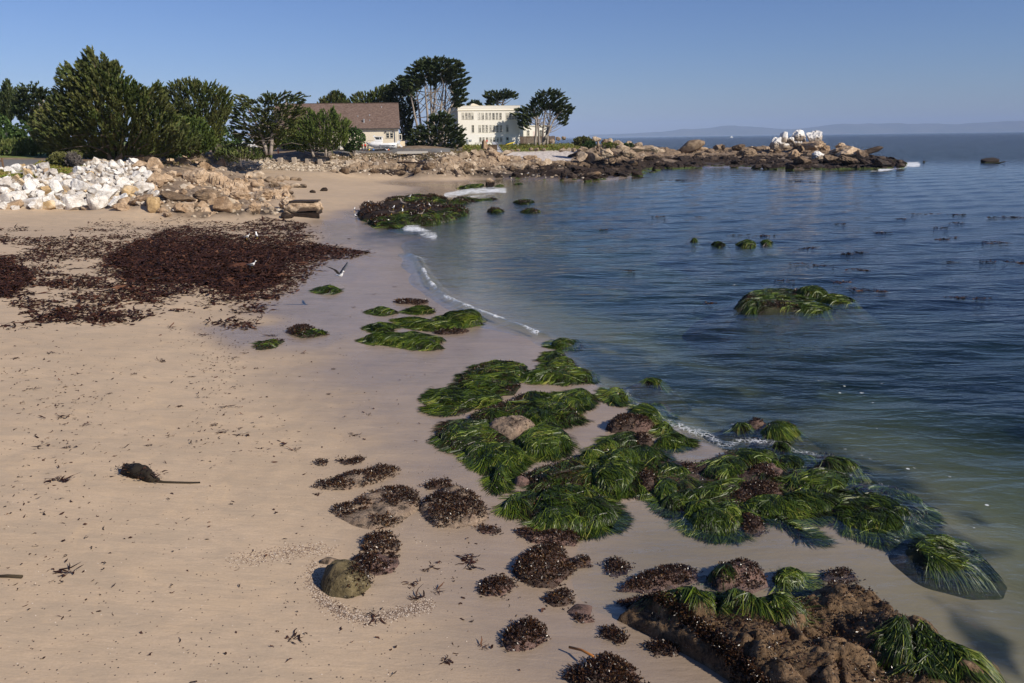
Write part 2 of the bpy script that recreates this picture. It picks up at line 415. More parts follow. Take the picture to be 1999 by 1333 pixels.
def hit(px, py):
    """where the pixel rays meet the ground (water not counted), as (n,3)"""
    d = rays(px, py); n = len(d)
    ts = np.geomspace(6, 900, 260); prev = np.full(n, 6.0); found = np.zeros(n, bool); lo = np.full(n, 6.0); hi = np.full(n, 900.0)
    for t in ts:
        P = CAM + d * t
        below = (P[:, 2] < base_h(P[:, 0], P[:, 1])) & ~found
        lo[below] = prev[below]; hi[below] = t; found |= below; prev[:] = t
    for _ in range(22):
        mid = (lo + hi) / 2; P = CAM + d * mid[:, None]
        b = P[:, 2] < base_h(P[:, 0], P[:, 1]); hi = np.where(b, mid, hi); lo = np.where(b, lo, mid)
    P = CAM + d * hi[:, None]
    P[:, 2] = ground(P[:, 0], P[:, 1])
    return P
def hit1(px, py): return hit([px], [py])[0]
def hit_w(px, py):
    """ground, or the water surface where that is higher"""
    P = hit(px, py); Q = at_plane(px, py, 0.0)
    w = P[:, 2] < 0
    return np.where(w[:, None], Q, P)

def polar_grid(r0, r1, nr, a0, a1, na):
    r = np.geomspace(r0, r1, nr); a = np.linspace(R(a0), R(a1), na)
    x = (r[:, None] * np.sin(a)[None]).ravel(); y = (r[:, None] * np.cos(a)[None]).ravel()
    i = np.arange(nr - 1)[:, None] * na; j = np.arange(na - 1)[None]
    q = np.stack([i + j, i + j + 1, i + na + j + 1, i + na + j], -1).reshape(-1, 4)
    return x, y, q

def build_ground():
    x, y, q = polar_grid(3.5, 900, 620, -62, 62, 760)
    z, px, py, rock = ground(x, y, True)
    ok = y > 5
    wet = sstep(.62, .12, z + .16 * n2(x, y, .12, 3, 41) + .05 * n2(x, y, .9, 2, 43)) * ok
    # the flat that drains between the wrack and the water keeps a film of water
    film = pmask(px, py, [(380, 640), (560, 560), (600, 500), (640, 430), (740, 430), (790, 480), (790, 530), (830, 580), (780, 640), (640, 690), (460, 690)], 30)
    wet = np.maximum(wet, film * sstep(-.5, .2, n2(x, y, .16, 3, 47) + .2))
    soil = np.maximum(pmask(px, py, P_SOIL, 3), sstep(6.4, 6.9, z)) * (y > 60)
    lawn = pmask(px, py, P_LAWN, 1.5) * (y > 120)
    ice = np.maximum.reduce([pmask(px, py, p, 2.5) for p in P_ICE]) * (y > 60)
    back = ((px < 95) & (py < 309) & (y > 90)).astype(float) * pmask(px, py, [(-400, 308), (-400, 100), (100, 100), (100, 306), (60, 308)], 2)
    grass = np.maximum.reduce([lawn, ice, back, sstep(245, 260, y) * (z > 4)])
    peb = pmask(px, py, P_PEB, 2.0) * (y > 120)
    rub = np.maximum(pmask(px, py, P_RUBBLE, 4) , pmask(px, py, P_RIPRAP, 3)) * (y > 50)
    road = np.maximum(pmask(px, py, P_PATH, .8), pmask(px, py, P_ROAD, .8)) * (y > 60)
    wf = np.clip((py - 250) / 550, .15, 1.4); qx = px + 55 * wf * n2(x, y, .55, 3, 57); qy = py + 30 * wf * n2(x, y, .55, 3, 58)
    reef = np.maximum.reduce([pmask(qx, qy, p, 22 if i < 5 or i >= 7 else 18) for i, p in enumerate(P_REEF)]) * sstep(-.3, .25, n2(x, y, .45, 4, 51) + .1 * n2(x, y, 2.0, 2, 52) + .3) * (z < .2)
    deep = sstep(-1.6, -3.5, z); reef = np.maximum(reef, deep * sstep(-.25, .2, n2(x, y, .06, 4, 55) + .1))
    me = make_mesh('sand', np.stack([x, y, z], 1), q, ground_mat(), True,
                   dict(wet=wet, rock=rock, soil=soil, grass=grass, peb=peb, rub=rub, road=road, reef=reef))
    o = mobj('sand', me); tag(o, kind='structure'); return o

def ground_mat():
    m = NM('beach ground'); p = m.pos()
    big = m.noise(p, .25, 5, .6); fine = m.noise(p, 22, 6, .7); grain = m.noise(p, 120, 3, .8)
    streak = m.noise(m.mapv(p, (.35, 2.2, 1), (0, 0, R(14))), 1.0, 5, .6)
    dry = m.ramp(m.mix(.5, m.mix(.4, big, streak), fine), [(.3, (.38, .275, .175)), (.5, (.465, .343, .227)), (.7, (.55, .413, .285))])
    pat = m.noise(m.mapv(p, (.8, 1.6, 1), (0, 0, R(-20))), .85, 6, .7, .8)
    dry = m.mix(m.math('MULTIPLY', m.ramp(pat, [(.42, 0), (.62, 1)]), .55), dry, (.36, .278, .195))
    dry = m.mix(m.math('MULTIPLY', m.ramp(m.noise(p, .55, 5, .7, 1.2), [(.55, 0), (.68, 1)]), .45), dry, (.56, .40, .245))
    lines = m.ramp(m.noise(m.mapv(p, (.22, 3.2, 1), (0, 0, R(10))), 1.6, 4, .6, 1.5), [(.47, 0), (.5, 1), (.53, 0)])
    dry = m.mix(m.math('MULTIPLY', lines, .22), dry, (.28, .215, .16))
    grit = m.ramp(m.noise(p, 60, 2, .9), [(.62, 0.0), (.72, 1.0)])
    dry = m.mix(m.math('MULTIPLY', grit, .45), dry, (.62, .47, .31))
    dark = m.ramp(m.voro(p, 9), [(.04, 1.0), (.075, 0.0)])
    dry = m.mix(m.math('MULTIPLY', dark, m.math('MULTIPLY', m.ramp(m.noise(p, .9, 3), [(.5, 0), (.62, 1)]), .55)), dry, (.12, .085, .065))
    wetc = m.ramp(m.mix(.5, big, streak), [(.3, (.21, .157, .115)), (.7, (.31, .24, .18))])
    w = m.attr('wet'); col = m.mix(m.math('MULTIPLY', w, .8), dry, wetc)
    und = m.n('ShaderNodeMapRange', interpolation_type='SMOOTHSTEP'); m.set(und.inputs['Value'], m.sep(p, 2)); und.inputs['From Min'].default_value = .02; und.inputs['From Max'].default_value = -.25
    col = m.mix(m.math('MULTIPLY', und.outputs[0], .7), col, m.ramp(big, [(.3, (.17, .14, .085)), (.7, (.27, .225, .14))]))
    rough = m.math('SUBTRACT', .88, m.math('MULTIPLY', w, .69))
    rockc = m.ramp(m.noise(p, .8, 8, .65), [(.3, (.07, .048, .032)), (.5, (.21, .15, .1)), (.7, (.36, .27, .18))])
    low = m.ramp(m.math('ADD', m.sep(p, 2), m.math('MULTIPLY', m.noise(p, .5, 4), 1.6)), [(.0, (1.0)), (1.0, 1.0)])
    zz = m.math('ADD', m.sep(p, 2), m.math('MULTIPLY', m.noise(p, .35, 4), -2.4))
    tide = m.n('ShaderNodeMapRange', interpolation_type='SMOOTHSTEP'); m.set(tide.inputs['Value'], zz)
    tide.inputs['From Min'].default_value = .35; tide.inputs['From Max'].default_value = -.35
    weed = m.ramp(m.noise(p, 1.7, 6, .7), [(.35, (.012, .008, .006)), (.55, (.04, .024, .015)), (.7, (.05, .055, .014))])
    rockc = m.mix(tide.outputs[0], rockc, weed)
    col = m.mix(m.attr('rock'), col, rockc)
    soilc = m.ramp(m.noise(p, .6, 8, .7), [(.28, (.075, .05, .03)), (.5, (.2, .135, .08)), (.62, (.29, .21, .13)), (.75, (.14, .13, .05))])
    col = m.mix(m.attr('soil'), col, soilc)
    col = m.mix(m.attr('rub'), col, m.ramp(m.voro(p, 1.6, out='Color'), [(.2, (.16, .12, .085)), (.8, (.42, .34, .25))]))
    gr = m.ramp(m.noise(p, 1.1, 8, .75), [(.3, (.06, .09, .016)), (.5, (.14, .18, .03)), (.68, (.2, .2, .05)), (.8, (.26, .18, .07))])
    col = m.mix(m.attr('grass'), col, gr)
    pc = m.ramp(m.voro(p, 2.2, out='Color'), [(.1, (.34, .3, .27)), (.9, (.64, .57, .52))])
    col = m.mix(m.attr('peb'), col, pc)
    col = m.mix(m.attr('road'), col, m.ramp(m.noise(p, 3, 6), [(.3, (.10, .095, .09)), (.7, (.19, .18, .165))]))
    col = m.mix(m.math('MULTIPLY', m.attr('reef'), .93), col, m.ramp(m.noise(p, 1.5, 6, .7), [(.35, (.006, .009, .006)), (.6, (.022, .026, .012)), (.75, (.05, .03, .02))]))
    ripple = m.noise(m.mapv(p, (1, 3.5, 1), (0, 0, R(20))), 2.2, 4, .6)
    b1 = m.bump(m.mix(.35, ripple, fine), .4, .03); b1 = m.bump(m.noise(m.mapv(p, (.6, 1.6, 1), (0, 0, R(-18))), 2.6, 5, .6, .5), .35, .05, b1)
    b2 = m.bump(grain, .25, .008, b1)
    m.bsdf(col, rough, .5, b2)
    return m.m

# ------------------------------------------------------------------ the sea
WAVE_LINE = [(797, 500), (812, 506), (826, 530), (842, 560), (872, 585), (905, 604), (950, 622), (1000, 642), (1060, 662)]
FOAM = [([(795, 446), (812, 447), (832, 456), (846, 461)], 7.0, 1.4), ([(868, 381), (890, 378), (915, 374), (960, 371), (985, 372)], 4.5, 1.6), ([(885, 386), (930, 383), (965, 378)], 3.0, 1.0),
        ([(1225, 768), (1234, 784), (1246, 795)], 7, 1.05), ([(1285, 812), (1310, 828), (1345, 842), (1380, 852), (1402, 868)], 10, 1.05), ([(1270, 800), (1300, 800), (1315, 812)], 7, .85), ([(1410, 870), (1450, 858), (1500, 862), (1560, 880), (1600, 890)], 7, .85), ([(1680, 905), (1720, 945), (1790, 965), (1815, 1000)], 8, .8), ([(1470, 845), (1500, 856), (1560, 846)], 6, .85),
        ([(1430, 828), (1460, 832), (1480, 822)], 7, .8), ([(1495, 838), (1530, 852)], 6, .7), ([(1590, 905), (1640, 925), (1680, 930)], 6, .9), ([(1165, 742), (1178, 757)], 5, 1.0),
        ([(1540, 608), (1575, 596), (1590, 588)], 3.5, 1.0), ([(1470, 606), (1500, 611), (1560, 613)], 3, .7), ([(1410, 556), (1440, 556)], 2.5, .8),
        ([(1718, 331), (1745, 326), (1775, 321), (1792, 321)], 3.4, 2.0), ([(1700, 334), (1730, 333)], 1.5, 1.0), ([(1705, 316), (1735, 314)], 1.6, 1.1), ([(1668, 292), (1700, 289)], 1.2, 1.0),
        ([(1282, 292), (1300, 291), (1322, 292)], 2.6, 2.0), ([(1780, 302), (1880, 302), (1980, 302)], 1.5, .62), ([(1790, 290), (1860, 290), (1900, 289)], 1.3, .6), ([(1010, 435), (1040, 434)], 2, .8),
        ([(985, 392), (1010, 392)], 2, .8), ([(826, 532), (840, 560), (868, 585), (905, 603), (950, 620), (1000, 640), (1050, 660)], 3.0, 1.35), ([(806, 508), (850, 507), (800, 500)], 2.2, .9), ([(760, 470), (790, 486)], 1.6, .7),
        ([(940, 378), (1010, 390)], 1.5, .6), ([(1880, 960), (1900, 985), (1990, 1000)], 10, .5), ([(1640, 770), (1660, 800), (1700, 860)], 8, .45)]
RIP = None
def build_sea():
    x, y, q = polar_grid(8.0, 14000, 900, -62, 62, 900)
    r = np.sqrt(x * x + y * y)
    z0 = np.zeros_like(x)
    near = r < 420
    bh = np.full(x.shape, -8.0); bh[near] = base_h(x[near], y[near])
    dep = np.clip(-bh, 0, 8)
    px, py = project(np.stack([x, y, z0], 1))
    amp = sstep(.05, 1.6, dep) * (1 - sstep(500, 1500, r))
    def wv(lam, ang, ph, sharp=1.0):
        k = 2 * math.pi / lam; c, s = math.cos(R(ang)), math.sin(R(ang))
        t = k * (c * x + s * y) + ph + 1.6 * n2(x, y, .25 / lam, 2, int(lam * 10))
        v = np.sin(t); return np.sign(v) * np.abs(v) ** sharp
    z = amp * (.045 * wv(7.5, 112, .3) + .028 * wv(4.1, 98, 1.1) + .02 * wv(2.6, 125, 2.2) + .012 * wv(1.5, 80, .7) * sstep(90, 40, r) + .03 * n2(x, y, .22, 2, 61))
    z = z + .012 * sstep(.02, .3, dep) * n2(x, y, .9, 3, 63) * sstep(140, 60, r)
    # the small wave running up the sand
    Pw = at_plane([a for a, b in WAVE_LINE], [b for a, b in WAVE_LINE], 0)[:, :2]
    sel = near & (np.abs(px - 930) < 260) & (py > 470) & (py < 720)
    dw = np.full(x.shape, 99.0); dw[sel] = line_d(x[sel], y[sel], Pw)
    side = n2(x, y, .6, 2, 66)
    z = z + np.where(dw < 3, (.26 + .08 * side) * np.exp(-(dw / .38) ** 2) + .05 * np.exp(-((dw - .9) / .8) ** 2), 0)
    foam = np.zeros_like(x)
    for pts, wpx, st in FOAM:
        bx = [a for a, b in pts]; by = [b for a, b in pts]
        s = near & (px > min(bx) - 6 * wpx - 30) & (px < max(bx) + 6 * wpx + 30) & (py > min(by) - 5 * wpx) & (py < max(by) + 5 * wpx)
        if not s.any(): continue
        d = line_d(px[s], py[s] * 1.0, pts) + wpx * .5 * n2(x[s], y[s], 12.0 / max(wpx, 2.5), 2, 71)
        foam[s] = np.maximum(foam[s], st * sstep(2.8 * wpx, 0.0, d) * (.75 + .5 * n2(x[s], y[s], 3.0 / max(wpx, 2.5), 3, 77)))
        z[s] += np.where(near[s], .05 * sstep(1.6 * wpx, 0, d) * (st > .9) * (r[s] < 120), 0)
    specks = pmask(px, py, [(1600, 740), (1720, 760), (1800, 900), (1900, 960), (1999, 980), (1999, 1090), (1880, 1040), (1780, 940), (1660, 860)], 40) * near
    top = np.stack([x, y, z], 1)
    # close the slab of water: skirt and bottom
    na = 900; nr = 900; n = len(x)
    rim = np.concatenate([np.arange(na), np.arange(1, nr) * na + na - 1, (nr - 1) * na + np.arange(na - 2, -1, -1), np.arange(nr - 2, 0, -1) * na])
    low = top[rim].copy(); low[:, 2] = -13.0
    k = len(rim); i = np.arange(k); j = (i + 1) % k
    skirt = np.stack([rim[i], n + i, n + j, rim[j]], 1)
    verts = np.concatenate([top, low, [[0, 400, -13.0]]])
    cap = np.stack([n + j, n + i, np.full(k, n + k)], 1)
    pad = np.zeros(k + 1)
    me = make_mesh('sea', verts, [q, skirt, cap], sea_mat(), True, dict(foam=np.concatenate([foam, pad]), depth=np.concatenate([dep, pad + 8]), specks=np.concatenate([specks, pad]), chop=np.concatenate([sstep(215, 330, r), pad]), calm=np.concatenate([sstep(55, 150, r), pad])))
    o = mobj('sea', me); tag(o, kind='structure'); return o

def sea_mat():
    m = NM('sea water'); p = m.pos()
    flatp = m.mapv(p, (1, 1, .15))
    w1 = m.noise(m.mapv(flatp, (.35, 1.0, 1), (0, 0, R(-14))), 1.1, 3, .5, .3)
    w2 = m.noise(m.mapv(flatp, (.55, 1.0, 1), (0, 0, R(9))), 3.4, 3, .55, .4)
    w3 = m.noise(flatp, 11, 3, .55)
    chop = m.attr('chop'); calm = m.attr('calm'); amp_ = m.math('ADD', m.math('SUBTRACT', .21, m.math('MULTIPLY', calm, .14)), m.math('MULTIPLY', chop, .85))
    b = m.bump(m.math('MULTIPLY', w1, amp_), .6, 1.0); b = m.bump(m.math('MULTIPLY', w2, m.math('ADD', m.math('SUBTRACT', .065, m.math('MULTIPLY', calm, .04)), m.math('MULTIPLY', chop, .25))), .55, 1.0, b); b = m.bump(w3, .4, .02, b)
    fr = m.n('ShaderNodeFresnel'); fr.inputs['IOR'].default_value = 1.333; m.set(fr.inputs['Normal'], b)
    tr = m.n('ShaderNodeBsdfTransparent'); tr.inputs[0].default_value = (.97, .985, .98, 1)
    gl = m.n('ShaderNodeBsdfGlossy'); gl.inputs['Roughness'].default_value = .06; m.set(gl.inputs['Normal'], b)
    gl.inputs[0].default_value = (.95, .95, .95, 1)
    mx = m.n('ShaderNodeMixShader'); m.set(mx.inputs[0], m.math('MULTIPLY', fr.outputs[0], m.math('SUBTRACT', 1.0, m.n('ShaderNodeNewGeometry').outputs['Backfacing']))); m.set(mx.inputs[1], tr); m.set(mx.inputs[2], gl)
    lace = m.math('SUBTRACT', 1.0, m.voro(m.mapv(p, (1, 1, .2)), 7.0, 'DISTANCE_TO_EDGE'))
    lace2 = m.math('SUBTRACT', 1.0, m.voro(m.mapv(p, (1, 1, .2)), 2.6, 'DISTANCE_TO_EDGE'))
    net = m.math('MAXIMUM', m.math('MULTIPLY', m.math('SUBTRACT', lace, .9), 2.6), m.math('MULTIPLY', m.math('SUBTRACT', lace2, .93), 3.2))
    fn = m.math('ADD', m.math('MULTIPLY', m.noise(p, 3.2, 8, .8), .9), net)
    ff = m.math('MULTIPLY', m.attr('foam'), fn)
    ffr = m.ramp(ff, [(.38, 0.0), (.66, 1.0)])
    sp = m.ramp(m.voro(p, 2.6), [(.10, 1.0), (.14, 0.0)])
    spk = m.math('MULTIPLY', sp, m.math('MULTIPLY', m.attr('specks'), m.ramp(m.noise(p, .8, 3), [(.52, 0), (.6, 1)])))
    ft = m.math('MAXIMUM', ffr, spk, True)
    wh = m.n('ShaderNodeBsdfDiffuse'); wh.inputs[0].default_value = (.8, .82, .84, 1)
    m.set(wh.inputs['Normal'], m.bump(m.noise(p, 9, 5, .7), .9, .06))
    m2 = m.n('ShaderNodeMixShader'); m.set(m2.inputs[0], ft); m.set(m2.inputs[1], mx.outputs[0]); m.set(m2.inputs[2], wh.outputs[0])
    m.t.links.new(m2.outputs[0], m.out.inputs['Surface'])
    va = m.n('ShaderNodeVolumeAbsorption'); va.inputs['Color'].default_value = (.46, .62, .47, 1); va.inputs['Density'].default_value = .31
    m.t.links.new(va.outputs[0], m.out.inputs['Volume'])
    m.m.cycles.homogeneous_volume = True
    return m.m

# ------------------------------------------------------------------ far hills and haze
def build_hills():
    prof = [(1150, 262.5), (1200, 262), (1250, 259.5), (1300, 256), (1340, 252), (1380, 249), (1410, 246.5), (1432, 245), (1450, 247.5), (1480, 249.5), (1530, 251.5), (1560, 250),
            (1590, 247), (1620, 244), (1650, 241.5), (1700, 242.5), (1760, 241.5), (1820, 241.5), (1880, 241.5), (1930, 240.5), (1970, 238), (2010, 236), (2100, 235), (2300, 238), (2700, 246)]
    D = 31000.0
    xs = np.linspace(1150, 2700, 240); ys = np.interp(xs, [a for a, b in prof], [b for a, b in prof])
    crest = at_range(xs, ys, D + 1500); cz = crest[:, 2] + 12 * fbm(np.stack([xs * .05, xs * 0, xs * 0], 1), 3, 3)
    cz = np.maximum(cz, 0)
    rows = []
    for t in np.linspace(0, 1, 14):
        dist = D + 3000 * t
        h = np.sin(math.pi * min(t * 1.0, .999)) ** .8
        x = crest[:, 0] * (dist / (D + 1500)); nz = fbm(np.stack([x * .0012, np.full_like(x, dist * .0012), x * 0], 1), 4, 8)
        rows.append(np.stack([x, np.full_like(x, dist), np.where(h > .999, cz, cz * h * (1 + .25 * nz)) - 3 * (h < .05)], 1))
    v = np.concatenate(rows); n = len(xs)
    i = np.arange(13)[:, None] * n; j = np.arange(n - 1)[None]
    q = np.stack([i + j, i + j + 1, i + n + j + 1, i + n + j], -1).reshape(-1, 4)
    m = NM('hills'); m.bsdf(m.ramp(m.noise(m.pos(), .002, 6), [(.3, (.04, .06, .025)), (.7, (.13, .12, .06))]), .9, .2)
    o = mobj('hills', make_mesh('hills', v, q, m.m)); tag(o, kind='structure')

def build_haze(density=3.9e-5):
    b = MB().box(-42000, 42000, -300, 40000, -14.5, 640)
    m = NM('haze'); pv = m.n('ShaderNodeVolumePrincipled'); pv.inputs['Color'].default_value = (.52, .68, 1.0, 1)
    pv.inputs['Density'].default_value = density; pv.inputs['Anisotropy'].default_value = -.25
    m.t.links.new(pv.outputs[0], m.out.inputs['Volume']); m.m.cycles.homogeneous_volume = True
    o = b.build('haze', m.m); tag(o, kind='stuff')
    return o

build_ground(); build_sea(); build_hills(); build_haze()
# ------------------------------------------------------------------ rocks
_ico = {}
def ico(sub):
    if sub in _ico: return _ico[sub]
    import bmesh
    bm = bmesh.new(); bmesh.ops.create_icosphere(bm, subdivisions=sub, radius=1.0)
    v = np.array([q.co[:] for q in bm.verts]); f = np.array([[q.index for q in t.verts] for t in bm.faces]); bm.free()
    _ico[sub] = (v, f); return _ico[sub]

def rock_mat(name, stops, tide=None, guano=False, scale=1.0, weed=((.010, .007, .005), (.035, .02, .012)), spots=0.35, wetspec=.3, bumpd=.05, green=None):
    """stone: mottled colour, cracks, dark lichen spots, an optional band of dark weed below the tide line"""
    m = NM(name); p = m.pos(); o = m.obj()
    n = m.math('ADD', m.noise(p, 1.1 * scale, 8, .65), m.math('MULTIPLY', m.math('SUBTRACT', m.rand(), .5), .28))
    c = m.ramp(n, stops)
    patch = m.ramp(m.noise(p, 3.2 * scale, 6, .75, .6), [(.56, 0), (.66, 1)])
    c = m.mix(m.math('MULTIPLY', patch, spots), c, tuple(x * .45 for x in stops[0][1]))
    crack = m.ramp(m.voro(m.mapv(p, (1, 1, 1.6)), 1.3 * scale, 'DISTANCE_TO_EDGE'), [(.0, 1.0), (.045, 0.0)])
    c = m.mix(m.math('MULTIPLY', crack, .4), c, (.03, .022, .017))
    rough = .85
    if guano:
        up_ = m.sep(m.n('ShaderNodeNewGeometry').outputs['Normal'], 2)
        dr = m.noise(m.mapv(p, (1.6, 1.6, .22)), 1.6, 5, .7)
        g = m.ramp(m.math('ADD', m.math('ADD', m.math('MULTIPLY', m.sep(o, 2), .5), m.math('MULTIPLY', up_, .25)), dr), [(.5, 0), (.8, 1)])
        c = m.mix(m.math('MULTIPLY', g, .93), c, (.78, .75, .7))
    if tide is not None:
        zz = m.math('ADD', m.sep(p, 2), m.math('MULTIPLY', m.math('SUBTRACT', m.noise(p, .7, 5, .7), .5), 2.4))
        mr = m.n('ShaderNodeMapRange', interpolation_type='SMOOTHSTEP'); m.set(mr.inputs['Value'], zz)
        mr.inputs['From Min'].default_value = tide + .35; mr.inputs['From Max'].default_value = tide - .35
        wc = m.ramp(m.noise(p, 2.6, 6, .7), [(.35, weed[0]), (.62, weed[1])])
        if green:
            zg = m.math('ADD', m.sep(p, 2), m.math('MULTIPLY', m.math('SUBTRACT', m.noise(p, .5, 4, .7), .5), 1.2))
            mg = m.n('ShaderNodeMapRange', interpolation_type='SMOOTHSTEP'); m.set(mg.inputs['Value'], zg)
            mg.inputs['From Min'].default_value = green; mg.inputs['From Max'].default_value = green - .25
            wc = m.mix(m.math('MULTIPLY', mg.outputs[0], .8), wc, (.05, .075, .012))
        c = m.mix(mr.outputs[0], c, wc)
    b = m.bump(m.noise(p, 4 * scale, 8, .7), .8, bumpd); b = m.bump(crack, -.5, bumpd * 1.2, b)
    m.bsdf(c, rough, wetspec, b)
    return m.m

M_WHITE = rock_mat('white rip rap stone', [(.28, (.36, .31, .255)), (.42, (.56, .51, .45)), (.6, (.74, .715, .67)), (.8, (.58, .47, .33))], spots=.3, bumpd=.09)
M_STAIN = rock_mat('rust stained stone', [(.3, (.3, .2, .1)), (.5, (.52, .36, .18)), (.7, (.66, .56, .43))], spots=.4)
M_TAN = rock_mat('tan granite', [(.28, (.22, .14, .08)), (.5, (.4, .28, .175)), (.7, (.55, .42, .29))], spots=.5, tide=1.25, bumpd=.09)
M_DARK = rock_mat('dark shore rock', [(.28, (.07, .045, .027)), (.5, (.17, .115, .07)), (.72, (.31, .225, .145))], spots=.6, tide=1.7, green=.35, bumpd=.1)
M_PALE = rock_mat('pale ledge stone', [(.28, (.18, .125, .08)), (.5, (.35, .26, .175)), (.72, (.52, .42, .31))], spots=.5, tide=1.7, bumpd=.09)
M_GUANO = rock_mat('guano covered rock', [(.28, (.2, .145, .1)), (.5, (.33, .26, .19)), (.72, (.44, .36, .28))], guano=True, spots=.3)
M_WEEDY = rock_mat('weed covered rock', [(.3, (.012, .008, .006)), (.5, (.035, .02, .012)), (.72, (.07, .045, .028))], spots=.4, wetspec=.5, green=.3, tide=.4)
M_POST = flat_mat('weathered concrete', (.4, .33, .26), .9, .2, .25, 2.0, bump=.03)

def rock_mesh(seed, style, sub=4):
    r = np.random.default_rng(seed); v, f = ico(sub); v = v.copy()
    if style == 'angular':
        for k in range(11):
            n = r.normal(size=3); n /= np.linalg.norm(n); d = r.uniform(.38, .8)
            s = v @ n; v = v - np.clip(s - d, 0, None)[:, None] * n[None]
        v *= (1 + .07 * fbm(v * 2.6, 3, seed))[:, None]; v += .04 * np.stack([vnoise(v * 4 + 9 * k, seed + k) for k in range(3)], 1)
        v = (v - (v.max(0) + v.min(0)) / 2) / ((v.max(0) - v.min(0)) / 2)
    elif style == 'round':
        v *= (1 + .22 * fbm(v * 1.1, 2, seed) + .06 * fbm(v * 3.2, 3, seed + 5))[:, None]
        for k in range(3):
            n = r.normal(size=3); n /= np.linalg.norm(n); d = r.uniform(.75, .95)
            s = v @ n; v = v - .8 * np.clip(s - d, 0, None)[:, None] * n[None]
    elif style == 'craggy':
        v *= (1 + .35 * fbm(v * 1.3, 3, seed) - .25 * np.abs(fbm(v * 2.4, 3, seed + 3)))[:, None]
        for k in range(9):
            n = r.normal(size=3); n[2] *= .5; n /= np.linalg.norm(n); d = r.uniform(.55, .85)
            s = v @ n; v = v - .95 * np.clip(s - d, 0, None)[:, None] * n[None]
        v *= (1 + .14 * fbm(v * 4, 3, seed + 8) - .16 * np.abs(vnoise(v * 3.1, seed + 12)))[:, None]
        v = (v - (v.max(0) + v.min(0)) / 2) / ((v.max(0) - v.min(0)) / 2)
    elif style == 'block':
        v = np.sign(v) * np.abs(v) ** .42; v /= 1.15
        v *= (1 + .08 * fbm(v * 2, 3, seed))[:, None]; v += .05 * np.stack([vnoise(v * 3 + 9 * k, seed + k) for k in range(3)], 1)
    return v, f

LIB = {}
for style, cnt in (('angular', 9), ('round', 7), ('craggy', 8), ('block', 4)):
    for k in range(cnt):
        v, f = rock_mesh(100 + 17 * k + len(style), style, 4 if style != 'craggy' else 4)
        LIB.setdefault(style, []).append(make_mesh('rock_' + style, v, f, M_TAN, style not in ('angular', 'craggy')))

def place_rock(name, px, py, w, h, mat, style='angular', rr=rng, sink=.28, deep=1.0, rot=None, base=None, variant=None, tilt=.5):
    """px,py: middle of the rock in the photograph; w,h its size there"""
    bp = base if base is not None else hit([px], [min(py + h * .42, 1330)])[0]
    d = bp[1]; s = d / F
    sx = w * s / 2; sz = h * s / 2
    o = mobj(name, LIB[style][variant if variant is not None else rr.integers(len(LIB[style]))])
    o.scale = (sx * 1.12, max(.45 * (sx + sz), .3 * sx) * 1.1 * deep, sz * 1.2)
    o.location = (bp[0], bp[1] + o.scale[1] * .5, bp[2] + sz * (1 - sink))
    o.rotation_euler = (rr.uniform(-tilt, tilt) * .5, rr.uniform(-tilt, tilt) * .6, rr.uniform(-.5, .5)) if rot is None else rot
    if style in ('angular',) and rot is None: o.rotation_euler = (rr.uniform(-.5, .5), rr.uniform(-.4, .4), rr.uniform(-3.14, 3.14))
    o.material_slots[0].link = 'OBJECT'; o.material_slots[0].material = mat
    return o


# continuous rock: three fractured masses the loose boulders rest on
def cellrock(x, y, size, ang, stretch, seed):
    c, s = math.cos(ang), math.sin(ang); u = (x * c + y * s) / size; v = (-x * s + y * c) / (size * stretch)
    iu, iv = np.floor(u).astype(np.int64), np.floor(v).astype(np.int64)
    f1 = np.full(x.shape, 9.0); f2 = np.full(x.shape, 9.0); hh = np.zeros(x.shape); tx = np.zeros(x.shape)
    for a in (-1, 0, 1):
        for b in (-1, 0, 1):
            ci, cj = iu + a, iv + b; z = ci * 0
            sx = ci + hash3(ci, cj, z, seed); sy = cj + hash3(ci, cj, z + 1, seed); rd = hash3(ci, cj, z + 2, seed); t1 = hash3(ci, cj, z + 3, seed) - .5; t2 = hash3(ci, cj, z + 4, seed) - .5
            d = np.sqrt((u - sx) ** 2 + (v - sy) ** 2); m = d < f1
            f2 = np.where(m, f1, np.minimum(f2, d)); hh = np.where(m, rd, hh); tx = np.where(m, t1 * (u - sx) + t2 * (v - sy), tx); f1 = np.where(m, d, f1)
    return hh - .5 + 1.5 * tx - .55 * sstep(.16, .0, f2 - f1)
